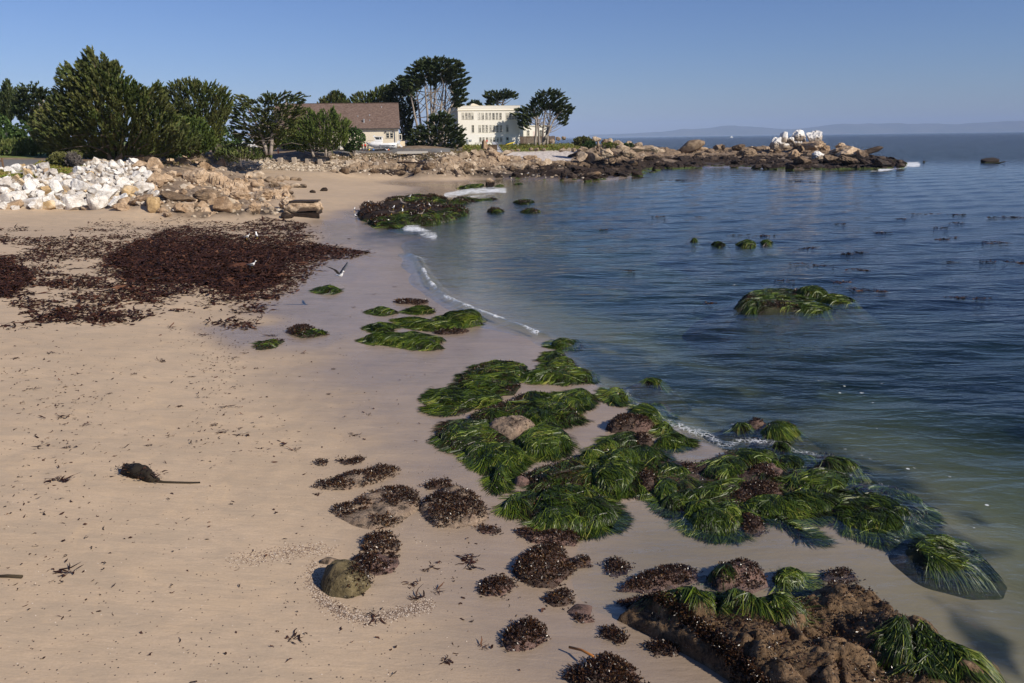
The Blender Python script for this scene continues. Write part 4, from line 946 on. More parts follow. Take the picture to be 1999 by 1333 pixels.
def tree(name, label, outline, dist, style='spiky', leaf=L_DARK, bark=BARK_D, n=420, K=34, thick=5.0, trunks=None, base=None, cat='tree', group='trees behind the beach', ln=.75, wd=.13, seed=1, limbs=26, trad=.35, gaps=None, part='crown', dead=0):
    r = np.random.default_rng(seed); ppm = F / dist
    if style in ('spiky', 'pads'): n = int(n * 1.7); K = int(K * .8); wd *= .7; ln *= .85
    q = sample_poly(outline, n * 2, r)
    if gaps is not None:
        ok = np.ones(len(q), bool)
        for g in gaps: ok &= poly_sd(q[:, 0], q[:, 1], g) < 0
        q = q[ok]
    q = q[:n]; n = len(q)
    sd = poly_sd(q[:, 0], q[:, 1], outline) / ppm
    half = np.minimum(sd * 1.1 + .35, thick)
    off = half * np.sign(r.random(n) - .56) * r.random(n) ** .55
    C = at_range(q[:, 0], q[:, 1], dist + off)
    o_ = np.asarray(outline, float); cx = o_[:, 0].mean(); bx, by = base if base else (cx, o_[:, 1].max())
    B = at_range([bx], [by], dist)[0]
    if trunks: tips = np.concatenate([at_range([p[0] for p in t], [p[1] for p in t], dist) for t in trunks])
    ax = at_range(.35 * q[:, 0] + .65 * bx, np.minimum(by - 4, q[:, 1] + 26), dist)
    out = C - ax; out[:, 1] += off * .8; out /= np.linalg.norm(out, axis=1)[:, None] + 1e-9
    if style == 'spiky':
        D = out * .85 + np.array([0, 0, .5]) + .24 * r.normal(size=(n, 3)); L = r.uniform(1.3, 2.9, n) * np.clip(sd * .5 + .6, .6, 1.15); spread, flat = .27, 1.0
    elif style == 'pads':
        D = out * np.array([1.1, 1.1, .35]) + np.array([0, 0, .16]) + .25 * r.normal(size=(n, 3)) * np.array([1, 1, .4]); L = r.uniform(.8, 1.8, n); spread, flat = .42, .5
        lay = 1.35; zc = C[:, 2]; ph = 1.6 * vnoise(np.stack([C[:, 0] * .3, C[:, 1] * .3, zc * .1], 1), seed)
        k = np.round(zc / lay + ph); C[:, 2] = zc * .55 + .45 * (k - ph) * lay
    elif style == 'bush':
        D = out * .7 + .8 * r.normal(size=(n, 3)); L = r.uniform(.3, .7, n); spread, flat = .8, 1
    else:  # grass
        D = np.array([0, 0, 1.0]) + .3 * r.normal(size=(n, 3)) + out * .15; L = r.uniform(.4, .9, n); spread, flat = .25, 1
    D /= np.linalg.norm(D, axis=1)[:, None]
    C = C - D * L[:, None] * .55
    v, f = spikes(C, D, L, K, ln, wd, spread, r, flat)
    sh = np.repeat(np.clip(.45 + .22 * r.normal(size=n) + .2 * vnoise(C * .5, seed + 2), 0, 1), K * 4) + np.repeat(.1 * r.normal(size=n * K), 4)
    root = empty(name, tuple(B)); tag(root, label, cat, group)
    me = make_mesh(part, v - B, f, leaf, False, dict(shade=np.clip(sh, 0, 1))); mobj(part, me, root)
    mb = MB(); has = False; rad0 = trad
    for t in (trunks or [[(bx, by), (bx + (cx - bx) * .4, by - (by - o_[:, 1].min()) * .4), (cx, by - (by - o_[:, 1].min()) * .75)]]):
        P = at_range([p[0] for p in t], [p[1] for p in t], dist + r.uniform(-1.0, 1.0) * min(thick, 3) * .4) - B
        P[0, 2] -= .6
        tt = np.linspace(0, 1, 12); P2 = np.stack([np.interp(tt, np.linspace(0, 1, len(P)), P[:, i]) for i in range(3)], 1)
        P2 += .1 * fbm(P2 * .7, 2, seed)[:, None] * np.array([1, 1, 0])
        mb.tube(P2, rad0 * (1 - .72 * tt) + .03, 8); has = True
        lowp = P2
        # limbs reaching to some of the sprays
        idx = r.choice(n, min(limbs, n), replace=False)
        for i in idx[:max(2, limbs // len(trunks or [0]))]:
            tgt = C[i] - B; cand = np.where(lowp[:, 2] < tgt[2] - .5)[0]
            if not len(cand): continue
            j = cand[min(len(cand) - 1, int(len(cand) * r.uniform(.45, 1.0)))]
            s0 = lowp[j]; mid = (s0 + tgt) / 2 + np.array([0, 0, -.12 * np.linalg.norm(tgt - s0)])
            tt2 = np.linspace(0, 1, 6)[:, None]; cur = (1 - tt2) ** 2 * s0 + 2 * tt2 * (1 - tt2) * mid + tt2 ** 2 * tgt
            mb.tube(cur, np.linspace(rad0 * .33, .03, 6), 5)
    if dead:
        for i in range(dead):
            s0 = np.array([r.uniform(-3, 3), r.uniform(-2, 0), r.uniform(.3, 3)]); e = s0 + np.array([r.uniform(-5, 5), r.uniform(-3, -1), r.uniform(-.2, .8)])
            mb.tube([s0, (s0 + e) / 2 + [0, 0, .4], e], [.09, .06, .02], 5)
    mb.build('trunk', bark, root, True)
    return root

A_OUT = [(85, 298), (66, 262), (62, 240), (88, 216), (104, 192), (116, 168), (116, 142), (136, 127), (150, 140), (160, 120), (169, 105), (180, 99), (190, 122), (205, 110), (214, 130), (230, 122), (236, 142), (256, 160), (272, 172), (286, 176), (306, 164), (318, 182), (330, 206), (345, 230), (372, 256), (392, 275), (380, 292), (320, 300), (240, 306), (170, 306), (120, 302)]
tree('cypress_tree', 'biggest dark cypress with a pointed top, left of the beach behind the white boulders', A_OUT, 114, 'spiky', L_DARK, BARK_D, 1150, 36, 6.5, base=(215, 307), seed=3, limbs=50, dead=14, trunks=[[(215, 307), (200, 220), (182, 120)], [(220, 307), (235, 230), (230, 140)], [(210, 307), (160, 230), (130, 160)], [(225, 307), (280, 250), (300, 190)]], ln=.95, wd=.15)
tree('cypress_tree', 'dense cypress with a rounded top just right of the biggest cypress', [(330, 290), (322, 230), (316, 186), (332, 168), (350, 160), (370, 157), (392, 165), (418, 164), (440, 178), (455, 192), (452, 215), (440, 240), (436, 270), (415, 290), (370, 298)], 135, 'spiky', L_DARK, BARK_D, 640, 34, 5.5, base=(385, 300), seed=5, dead=8)
tree('cypress_tree', 'low green cypress skirt spreading right beneath the rounded cypress', [(330, 300), (335, 262), (350, 240), (370, 232), (395, 240), (412, 262), (424, 280), (410, 292), (370, 302)], 122, 'spiky', L_LIGHT, BARK_D, 330, 32, 4, base=(370, 302), seed=6, dead=6)
tree('cypress_tree', 'wide dark cypress with two tufted tops left of the brown roof', [(455, 272), (450, 225), (458, 192), (470, 182), (482, 186), (500, 197), (520, 187), (548, 181), (572, 182), (600, 189), (590, 206), (596, 216), (578, 238), (572, 262), (545, 276), (500, 280)], 155, 'pads', L_DARK, BARK, 560, 34, 5, base=(528, 296), seed=8, trunks=[[(528, 296), (532, 250), (560, 200)], [(522, 296), (505, 250), (478, 200)]], dead=10)
tree('cypress_tree', 'small spiky cypress standing before the wide dark cypress', [(496, 278), (492, 258), (505, 248), (515, 238), (526, 234), (536, 246), (548, 252), (556, 270), (548, 284), (525, 292), (506, 288)], 160, 'spiky', L_LIGHT, BARK_D, 190, 30, 2.6, base=(523, 296), seed=9, ln=.8)
tree('cypress_tree', 'bushy open cypress with two spires in front of the brown roofed house', [(556, 284), (566, 262), (566, 240), (582, 236), (596, 222), (609, 212), (618, 226), (633, 214), (640, 224), (651, 210), (660, 226), (676, 238), (688, 241), (678, 258), (684, 272), (668, 286), (640, 296), (604, 294), (572, 292)], 168, 'spiky', L_LIGHT, BARK, 470, 30, 4, base=(640, 300), seed=11, limbs=60, ln=.85, trunks=[[(640, 300), (648, 262), (651, 214)], [(640, 300), (622, 262), (610, 218)], [(640, 300), (665, 265), (680, 245)], [(613, 300), (600, 270), (585, 245)], [(636, 300), (634, 260), (633, 218)]], trad=.22)
tree('round_bush', 'round dark green bush beside the boat bow', [(668, 282), (672, 262), (682, 251), (694, 249), (706, 256), (714, 268), (711, 282), (700, 292), (684, 296), (672, 292)], 174, 'bush', L_BUSH, BARK, 330, 30, 3, base=(690, 299), cat='bush', seed=12, ln=.4, wd=.12, trunks=[[(690, 299), (686, 285), (680, 270)], [(690, 299), (696, 285), (702, 268)]], trad=.14)
tree('cypress_tree', 'tufted cypress top showing over the left of the brown roof', [(618, 210), (626, 196), (640, 190), (648, 181), (660, 180), (672, 190), (682, 206), (660, 214)], 240, 'spiky', L_DARK, BARK, 150, 30, 4, base=(650, 262), seed=13, ln=1.1, wd=.2)
tree('cypress_tree', 'spreading cypress behind the right half of the brown roof', [(676, 214), (680, 196), (692, 187), (708, 182), (720, 184), (736, 172), (754, 168), (768, 176), (772, 205), (760, 216), (700, 216)], 240, 'spiky', L_DARK, BARK, 260, 30, 4, base=(735, 262), seed=14, ln=1.1, wd=.2)
tree('cypress_tree', 'dark leaning cypress on the left flank of the tallest grove', [(745, 202), (756, 178), (764, 164), (782, 150), (796, 156), (806, 182), (814, 215), (806, 240), (800, 268), (785, 276), (780, 235), (770, 205)], 236, 'pads', L_OLD, BARK, 420, 32, 5, base=(790, 288), seed=15, ln=1.0, wd=.2, trunks=[[(790, 288), (785, 240), (775, 190)]])
J_OUT = [(786, 178), (780, 158), (796, 150), (792, 140), (806, 128), (826, 116), (846, 113), (870, 114), (894, 119), (905, 126), (898, 134), (912, 142), (897, 144), (916, 152), (912, 166), (904, 172), (912, 184), (910, 196), (900, 208), (888, 211), (880, 196), (884, 176), (872, 160), (856, 158), (848, 172), (834, 160), (818, 172), (806, 186)]
tree('cypress_tree', 'tallest flat topped cypress grove with many pale bare trunks', J_OUT, 226, 'pads', L_OLD, BARK, 720, 36, 5.5, base=(845, 284), seed=17, ln=1.05, wd=.2, limbs=46, trad=.42,
     trunks=[[(822, 284), (812, 235), (800, 180)], [(830, 284), (820, 235), (812, 165)], [(838, 284), (834, 220), (828, 150)], [(845, 284), (842, 220), (840, 145)], [(848, 284), (846, 225), (852, 150)], [(855, 284), (860, 215), (868, 150)], [(862, 284), (868, 215), (872, 145)], [(868, 284), (876, 215), (895, 185)], [(850, 284), (866, 240), (884, 205)]])
tree('cypress_tree', 'dark rounded cypress standing in front of the white building at its left', [(795, 284), (800, 266), (812, 248), (832, 240), (846, 226), (862, 220), (876, 226), (888, 238), (904, 254), (908, 272), (902, 286), (870, 296), (838, 294), (808, 292)], 190, 'pads', L_OLD, BARK, 440, 34, 4.5, base=(858, 299), seed=19, ln=.9, wd=.16, trunks=[[(858, 299), (862, 270), (865, 235)], [(855, 299), (838, 275), (825, 255)], [(838, 298), (835, 290), (834, 275)]])
tree('cypress_tree', 'single small cypress rising above the white building roof', [(944, 188), (950, 180), (962, 178), (974, 181), (982, 177), (996, 177), (1010, 184), (1008, 191), (996, 192), (988, 190), (978, 195), (968, 198), (956, 206), (948, 205), (952, 196)], 275, 'pads', L_OLD, BARK_D, 200, 30, 3, base=(978, 262), seed=20, ln=1.0, wd=.2, trunks=[[(978, 262), (979, 212), (985, 186)], [(978, 220), (972, 205), (962, 196)]], trad=.45)
tree('cypress_tree', 'dark tuft of foliage behind the left end of the white roof', [(908, 214), (914, 204), (924, 197), (934, 200), (942, 206), (940, 214)], 268, 'pads', L_OLD, BARK, 90, 28, 3, base=(925, 262), seed=21, ln=1.0, wd=.2)
tree('cypress_tree', 'wind shaped cypress with leaning pale trunks right of the white building', [(1012, 226), (997, 223), (1005, 213), (1024, 209), (1036, 206), (1042, 188), (1056, 178), (1066, 180), (1074, 172), (1086, 178), (1099, 181), (1098, 192), (1111, 196), (1100, 203), (1112, 205), (1121, 212), (1117, 220), (1108, 224), (1106, 240), (1100, 245), (1086, 236), (1082, 218), (1066, 214), (1048, 226), (1038, 236), (1034, 250), (1020, 253), (1013, 246)],
     235, 'pads', L_OLD, BARK, 460, 32, 4, base=(1060, 280), seed=23, ln=.95, wd=.18, limbs=40, trad=.36,
     trunks=[[(1044, 281), (1047, 250), (1046, 232), (1034, 222)], [(1053, 281), (1051, 250), (1049, 226)], [(1060, 280), (1060, 250), (1066, 205)], [(1060, 281), (1068, 258), (1074, 230), (1073, 200)], [(1068, 279), (1070, 250), (1080, 215)], [(1064, 268), (1080, 236), (1098, 216)]])
tree('cypress_tree', 'spire topped conifer at the left edge of the photo', [(-30, 230), (-20, 200), (0, 190), (6, 170), (15, 154), (22, 170), (30, 190), (36, 215), (20, 236)], 158, 'spiky', L_OLD, BARK, 190, 32, 4, base=(12, 282), seed=25, ln=.9)
tree('cypress_tree', 'flat crowned cypress between the left spire and the biggest cypress', [(28, 196), (34, 174), (48, 168), (70, 168), (84, 174), (98, 184), (108, 200), (100, 222), (70, 236), (40, 238), (26, 220)], 150, 'pads', L_OLD, BARK, 300, 32, 4.5, base=(66, 280), seed=26, ln=.9, trunks=[[(66, 280), (64, 225), (55, 190)], [(66, 280), (70, 225), (85, 195)]])
G2 = 'bushes along the left bank'
tree('roadside_bush', 'tall light green thicket at the left photo edge above the path', [(-60, 306), (-60, 230), (-10, 218), (8, 225), (20, 240), (26, 262), (20, 292), (-10, 306)], 128, 'bush', L_BUSH, BARK, 330, 30, 4, cat='bush', group=G2, seed=27, ln=.5, wd=.13)
tree('roadside_bush', 'dark green thicket below the flat crowned cypress on the left', [(18, 292), (22, 250), (40, 236), (64, 240), (88, 248), (104, 268), (104, 296), (60, 296)], 132, 'bush', L_BUSH, BARK, 380, 30, 4, cat='bush', group=G2, seed=28, ln=.5, wd=.13)
tree('bank_grass', 'tall tufted grass sloping down to the path on the left', [(-60, 308), (-60, 280), (0, 276), (40, 274), (80, 278), (98, 292), (98, 304), (40, 307)], 118, 'grass', L_GRASS, BARK, 420, 22, 3, cat='grass bank', group=None, seed=29, ln=.7, wd=.06, part='blades', trad=.02)
tree('shore_bush', 'rounded olive bush on top of the white boulder bank', [(92, 322), (92, 310), (104, 301), (120, 298), (134, 300), (140, 312), (134, 324), (112, 326)], 101, 'bush', L_OLIVE, BARK, 260, 30, 1.6, cat='bush', group=G2, seed=30, ln=.3, wd=.08, trad=.08)
tree('shore_bush', 'bare grey twiggy bush beside the olive bush', [(130, 324), (128, 308), (134, 300), (148, 300), (158, 308), (162, 320), (152, 326)], 100, 'bush', L_GREY, BARK, 190, 30, 1.4, cat='bush', group=G2, seed=31, ln=.35, wd=.03, trad=.06)
tree('shore_bush', 'small olive tuft above the bare grey bush', [(136, 304), (140, 297), (150, 294), (158, 300), (156, 308), (144, 310)], 102, 'bush', L_OLIVE, BARK, 90, 28, 1.2, cat='bush', group=G2, seed=32, ln=.3, wd=.08, trad=.06)
tree('bank_grass', 'mound of long green grass below the parked white van', [(416, 306), (424, 292), (442, 285), (470, 284), (498, 290), (528, 298), (532, 308), (500, 312), (470, 312), (446, 318), (436, 308)], 155, 'grass', L_GRASS, BARK, 460, 22, 2.6, cat='grass bank', group=None, seed=33, ln=.75, wd=.07, part='blades', trad=.02)
tree('shore_bush', 'rounded olive shrub at the sea end of the lawn', [(1116, 281), (1120, 272), (1132, 267), (1146, 267), (1156, 272), (1154, 282), (1136, 285)], 212, 'bush', L_OLIVE, BARK, 200, 28, 2, cat='bush', group='shrubs on the lawn end', seed=34, ln=.45, wd=.12, trad=.08)
tree('shore_bush', 'dark spiky shrub in front of the rounded olive shrub', [(1136, 290), (1138, 280), (1148, 275), (1160, 277), (1164, 284), (1154, 290)], 206, 'bush', L_BUSH, BARK, 120, 28, 1.5, cat='bush', group='shrubs on the lawn end', seed=35, ln=.5, wd=.08, trad=.06)
tree('shore_bush', 'low green mat of plants among pale boulders on the point', [(1170, 287), (1176, 279), (1192, 277), (1208, 282), (1206, 289), (1190, 292)], 208, 'bush', L_ICE, BARK, 150, 26, 1.2, cat='bush', group='shrubs on the lawn end', seed=36, ln=.35, wd=.1, trad=.05)
tree('shore_bush', 'small dark shrub on the pale boulders of the point', [(1214, 286), (1220, 280), (1234, 280), (1240, 284), (1228, 288)], 210, 'bush', L_BUSH, BARK, 70, 24, 1, cat='bush', group='shrubs on the lawn end', seed=37, ln=.4, wd=.1, trad=.05)

for k_, (pl_, d_, lab_, lf_) in enumerate([([(84, 300), (88, 262), (110, 250), (130, 270), (128, 300)], 140, 'dark brush under the left edge of the biggest cypress', L_BUSH), ([(405, 300), (412, 262), (430, 246), (455, 250), (470, 268), (478, 286), (450, 296)], 178, 'dark brush between the rounded cypress and the two topped cypress', L_BUSH),
        ([(548, 290), (556, 268), (575, 262), (600, 270), (612, 288)], 184, 'dark brush left of the house behind the open cypress', L_OLD), ([(775, 290), (778, 262), (795, 240), (830, 246), (870, 250), (888, 270), (886, 288)], 246, 'dark undergrowth behind the tallest grove trunks', L_OLD),
        ([(300, 302), (310, 285), (335, 280), (352, 290), (350, 306)], 118, 'low dark brush at the foot of the biggest cypress', L_BUSH)]):
    tree('roadside_bush', lab_, pl_, d_, 'bush', lf_, BARK_D, 260, 28, 3.5, cat='bush', group='bushes between the trees', seed=60 + k_, ln=.55, wd=.14, trad=.05)

# low plants: lawn edge, mat plants on the bank, dry brush
def ground_cover(name, polys, n, leaf, ln, wd, K=7, seed=1):
    r = np.random.default_rng(seed); q = np.concatenate([sample_poly(p, int(n / len(polys)), r) for p in polys])
    C = hit(q[:, 0], q[:, 1]); m_ = len(C)
    D = np.array([0, 0, 1.0]) + .7 * r.normal(size=(m_, 3)); D[:, 2] = np.abs(D[:, 2]) + .2; D /= np.linalg.norm(D, axis=1)[:, None]
    v, f = spikes(C, D, np.full(m_, ln * .7), K, ln, wd, .7, r)
    sh = np.repeat(np.clip(.5 + .25 * r.normal(size=m_) + .25 * vnoise(C * .4, seed), 0, 1), K * 4)
    o = mobj(name, make_mesh(name, v, f, leaf, False, dict(shade=sh))); tag(o, kind='stuff')
ground_cover('ice_plant', [P_ICE[0], P_ICE[1]], 1500, L_ICE, .28, .06, seed=41)
ground_cover('lawn_plants', [P_LAWN], 1800, L_ICE, .45, .1, seed=42)
L_DRY = leaf_mat('dry bank plants', [(0, (.09, .06, .035)), (.6, (.2, .14, .075)), (1, (.16, .15, .05))])
ground_cover('dry_brush', [[(640, 312), (650, 300), (860, 299), (900, 300), (880, 308), (840, 314)], [(250, 316), (300, 300), (420, 300), (440, 312), (400, 326), (330, 330)], [(880, 306), (880, 292), (940, 292), (960, 300), (920, 306)]], 1500, L_DRY, .35, .05, seed=43)
# ------------------------------------------------------------------ buildings
def wall_mat(name, col, board=0.0):
    m = NM(name); p = m.pos(); o = m.obj()
    n = m.noise(p, .5, 6, .65); st = m.noise(m.mapv(p, (2.2, 2.2, .12)), 1.2, 5, .6)
    c = m.mix(m.mix(.5, n, st), tuple(x * .84 for x in col), tuple(min(x * 1.06, .9) for x in col))
    b = None
    if board:
        zf = m.math('FRACT', m.math('MULTIPLY', m.sep(o, 2), 1.0 / board))
        line = m.ramp(zf, [(.0, 1.0), (.1, 0.0)]); c = m.mix(m.math('MULTIPLY', line, .35), c, tuple(x * .5 for x in col))
        b = m.bump(zf, .5, .02)
    m.bsdf(c, .8, .25, b); return m.m
M_WALL = wall_mat('cream painted wall', (.8, .755, .67)); M_WALLW = wall_mat('white painted wall', (.8, .77, .71)); M_SIDING = wall_mat('cream lap siding', (.74, .65, .5), .32)
M_TRIM = flat_mat('cream trim', (.7, .63, .5), .6, .3, .06); M_FRAME = flat_mat('window frame paint', (.62, .57, .47), .55, .3, .06)
M_SHINGLE = None
def shingle():
    m = NM('brown roof shingles'); o = m.obj()
    br = m.n('ShaderNodeTexBrick'); m.set(br.inputs['Vector'], m.mapv(o, (1, 1, 1), (R(-52), 0, 0)))
    br.inputs['Scale'].default_value = 1.0; br.inputs['Brick Width'].default_value = .5; br.inputs['Row Height'].default_value = .22; br.inputs['Mortar Size'].default_value = .015
    br.inputs['Color1'].default_value = (.125, .082, .064, 1); br.inputs['Color2'].default_value = (.205, .14, .112, 1); br.inputs['Mortar'].default_value = (.06, .04, .032, 1)
    c = m.mix(m.math('MULTIPLY', m.ramp(m.noise(o, 2.6, 4, .8), [(.5, 0), (.64, 1)]), .5), br.outputs[0], (.3, .225, .19))
    c = m.mix(m.math('MULTIPLY', m.noise(o, .3, 4), .35), c, (.1, .07, .055))
    m.bsdf(c, .9, .2, m.bump(br.outputs[1], -.4, .03)); return m.m
M_SHINGLE = shingle()
def glass_mat():
    m = NM('window glass'); n = m.noise(m.obj(), .7, 3)
    m.bsdf(m.ramp(n, [(.4, (.012, .016, .018)), (.6, (.04, .05, .055))]), .12, .3); return m.m
M_GLASS = glass_mat()
M_BLIND = flat_mat('pale blind', (.5, .47, .4), .8, .2, .1); M_METAL = flat_mat('galvanised metal', (.42, .43, .44), .4, .5, .12, metal=.5); M_DGREY = flat_mat('dark grey paint', (.05, .05, .05), .6, .3)
M_WHITEP = flat_mat('white gel coat', (.78, .78, .77), .25, .5, .05); M_RUBBER = flat_mat('black rubber', (.02, .02, .02), .8, .2); M_NAVY = flat_mat('navy stripe', (.03, .04, .08), .35, .5)
M_ORANGE = flat_mat('orange plastic', (.75, .16, .03), .5, .4); M_YELLOW = flat_mat('yellow plastic', (.75, .55, .05), .4, .4); M_GREENW = flat_mat('greenish white paint', (.42, .5, .44), .6, .3)
M_WOOD = flat_mat('brown timber', (.16, .1, .06), .85, .2, .3, 4); M_FENCE = flat_mat('dark brown fence boards', (.12, .085, .065), .9, .2, .35, 5); M_ROOFW = flat_mat('pale flat roof', (.6, .52, .42), .9, .2, .15)

def window(parent, x, z, w, h, y=0.0, arched=False, blind=0.0, bars=2, r=random.Random(1), label=None):
    fr = MB(); t = .06
    fr.box(x - w / 2 - t, x - w / 2, y - .05, y + .12, z, z + h); fr.box(x + w / 2, x + w / 2 + t, y - .05, y + .12, z, z + h)
    fr.box(x - w / 2 - t, x + w / 2 + t, y - .053, y + .12, z + h, z + h + t)
    for k in range(1, bars + 1): fr.box(x - w / 2, x + w / 2, y - .03, y + .06, z + h * k / (bars + 1) - .03, z + h * k / (bars + 1) + .03)
    fo = fr.build('window', M_FRAME, parent)
    MB().box(x - w / 2 - t - .04, x + w / 2 + t + .04, y - .11, y + .1, z - .1, z - .003).build('sill', M_FRAME, fo)
    MB().box(x - w / 2, x + w / 2, y + .0, y + .04, z, z + h).build('pane', M_GLASS, fo)
    if blind > 0: MB().box(x - w / 2 + .03, x + w / 2 - .03, y - .018, y - .003, z + h * (1 - blind), z + h).build('blind', M_BLIND, fo)
    if label: fo['label'] = label
    return fo

# the three storey building -------------------------------------------------
BD = 236.0
bo = at_range([895.6], [283], BD)[0]; zb = bo[2]
wb = empty('laboratory_building', tuple(bo), R(13)); tag(wb, 'white three storey flat roofed building with rows of narrow windows', 'building')
BW, BH, BDp = 18.1, 10.75, 17.0
lx = lambda px: (px - 895.6) / 116.4 * BW
lz = lambda py, px=950: (283.0 - (px - 895.6) / 116.4 * 2.2 - py) / (70.3 - (px - 895.6) / 116.4 * 2.0) * BH
w = MB().box(0, BW, 0, BDp, -1.5, BH - .55); w.build('wall', M_WALL, wb)
w = MB().box(0.002, BW - .002, -.03, 0, -1.5, 2.9); w.build('ground_floor_wall', M_WALLW, wb)
w = MB().box(-.08, BW + .08, -.08, BDp + .08, BH - .55, BH); w.build('parapet', M_WALL, wb)
w = MB().box(-.16, BW + .16, -.16, BDp + .16, BH, BH + .12); w.build('coping', M_TRIM, wb)
w = MB().box(-.2, BW + .2, -.2, -.001, BH - 1.25, BH - 1.05); w.box(-.2, -.001, .0, BDp, BH - 1.25, BH - 1.05); w.build('cornice', M_TRIM, wb)
w = MB().box(.4, BW - .4, .4, BDp - .4, BH - .5, BH - .3); w.build('roof', M_ROOFW, wb)
rr1 = random.Random(5)
for pxs, y0, y1 in [([905, 911.2, 917, 922.5], 224.5, 236.2), ([935.2, 942, 949, 955.6, 962.3, 969, 975.5], 224.8, 236.4), ([987.8, 993.2, 998.5, 1003.9], 225, 236.4), ([923], 247, 259.5), ([935.8, 942.6, 949.2, 956, 962.7, 969.2, 975.8], 246.7, 259.2), ([988], 246.5, 258.8), ([936.5, 942.8, 949.5, 956.3, 963, 969.7, 976], 269, 276.7)]:
    for p_ in pxs:
        z0, z1 = lz(y1, p_), lz(y0, p_)
        window(wb, lx(p_), z0, .62, z1 - z0, 0.0 if z0 > 2.9 else -.03, blind=rr1.choice([0, 0, 0, .3, .45]), bars=2)
d_ = MB().box(lx(988) - .45, lx(988) + .45, -.06, -.032, .1, lz(268.5, 988)).build('door', M_GREENW, wb); MB().box(lx(988) - .3, lx(988) + .3, -.075, -.062, 1.2, 2.0).build('door_pane', M_GLASS, d_)
MB().box(lx(988) + .32, lx(988) + .38, -.11, -.062, 1.0, 1.15).build('handle', M_DGREY, d_)
for k, yy in enumerate([3.5, 6.2, 9.0, 12.5]):
    for zz in (7.2, 4.0):
        f_ = MB().box(-.05, .05, yy - .45, yy - .35, zz, zz + 1.8).box(-.05, .05, yy + .35, yy + .45, zz, zz + 1.8).box(-.052, .05, yy - .45, yy + .45, zz + 1.8, zz + 1.9).box(-.052, .05, yy - .45, yy + .45, zz - .1, zz).build('window', M_FRAME, wb)
        MB().box(-.02, .03, yy - .35, yy + .35, zz, zz + 1.8).build('pane', M_GLASS, f_)
rh = MB().prism([(lx(925), BH), (lx(944), BH), (lx(944), BH + .35), (lx(932), BH + 1.0), (lx(928), BH + .8)], 6, 8.5).build('roof_hatch', M_TRIM, wb)
for p_ in (912, 918): MB().box(lx(p_) - .3, lx(p_) + .3, -.25, -.03, 1.0 if p_ > 914 else .2, 1.5).build('utility_box', M_METAL, wb)

# one storey annex with the dark fence ------------------------------------------
ao = at_range([1022], [277], 262)[0]
an = empty('annex', tuple(ao), R(13)); tag(an, 'low white annex with tall arched windows behind the leaning cypress trunks', 'building')
AW, AH = 7.6, 5.1
MB().box(0, AW, 0, 9, -1, AH - .3).build('wall', M_WALL, an); MB().box(-.1, AW + .1, -.1, 9.1, AH - .3, AH).build('coping', M_TRIM, an)
for x_, lab in ((1.55, None), (5.75, None)):
    f_ = window(an, x_, 1.2, .8, 1.9, 0, bars=3)
    MB().prism([(x_ + .46 * math.cos(a), 3.1 + .5 * math.sin(a)) for a in np.linspace(0, math.pi, 9)], -.046, .03).build('arch', M_GLASS, f_)
MB().box(3.15, 4.0, -.05, -.002, 1.2, 3.3).build('blocked_window', flat_mat('faded pink panel', (.75, .6, .55), .8, .2, .15, 1.5), an)
for yy in (2.0, 4.5, 7.0): MB().box(-.05, -.002, yy - .45, yy + .45, 1.2, 3.1).build('side_window', M_GLASS, an)
def board_fence(p0, p1, dist0, dist1, h, name, lab, mat):
    a = at_range([p0[0]], [p0[1]], dist0)[0]; b = at_range([p1[0]], [p1[1]], dist1)[0]
    L = math.hypot(b[0] - a[0], b[1] - a[1]); rz = math.atan2(b[1] - a[1], b[0] - a[0])
    root = empty(name, tuple(a), rz); tag(root, lab, 'fence')
    mb = MB(); n = int(L / .2)
    for k in range(n): mb.box(k * .2 + .012, k * .2 + .188, 0, .03, -.6, h + .05 * rng.uniform(-1, 1))
    mb.build('board_panel', mat, root)
    MB().box(0, L, .032, .1, .4, .5).box(0, L, .032, .1, h - .4, h - .3).build('rail', M_WOOD, root)
    for k in range(int(L / 2.4) + 1): MB().box(k * 2.4 - .06, k * 2.4 + .06, .102, .22, -.6, h + .12).build('post', M_WOOD, root)
board_fence((1013, 276.5), (1084, 275.5), 246, 249, 1.55, 'board_fence', 'dark brown board fence running behind the leaning cypress trunks', M_FENCE)

# the brown roofed house -----------------------------------------------------
HD = 190.0
ho = at_range([779.5], [292], HD)[0]
hs = empty('boat_house', tuple(ho), R(8.6)); tag(hs, 'long cream house with a big brown shingle roof behind the parked boat', 'house')
hpx = HD / F; HWd = 27.5; EH = 42 * hpx; RH = 85.5 * hpx; RD = 6.6
MB().box(-HWd, 0, 0, RD * 2, -1.2, EH).build('wall', M_SIDING, hs)
MB().prism_x([(0.0, EH + .002), (2 * RD, EH + .002), (RD, RH - .25)], -HWd + .02, -.02).build('gable_wall', M_SIDING, hs)
sl = (RH - EH) / RD
rf = MB(); rf.add([(-HWd - .4, -.45, EH - .45 * sl), (.4, -.45, EH - .45 * sl), (.4, RD, RH), (-HWd - .4, RD, RH), (-HWd - .4, -.45, EH - .45 * sl + .16), (.4, -.45, EH - .45 * sl + .16), (.4, RD, RH + .18), (-HWd - .4, RD, RH + .18)], [(0, 3, 2, 1), (4, 5, 6, 7), (0, 1, 5, 4), (1, 2, 6, 5), (3, 0, 4, 7)])
rf.add([(-HWd - .4, 2 * RD + .45, EH - .45 * sl), (.4, 2 * RD + .45, EH - .45 * sl), (.4, RD + .002, RH), (-HWd - .4, RD + .002, RH), (-HWd - .4, 2 * RD + .45, EH - .45 * sl + .16), (.4, 2 * RD + .45, EH - .45 * sl + .16), (.4, RD + .002, RH + .18), (-HWd - .4, RD + .002, RH + .18)], [(0, 1, 2, 3), (4, 7, 6, 5), (0, 4, 5, 1), (1, 5, 6, 2), (3, 7, 4, 0)])
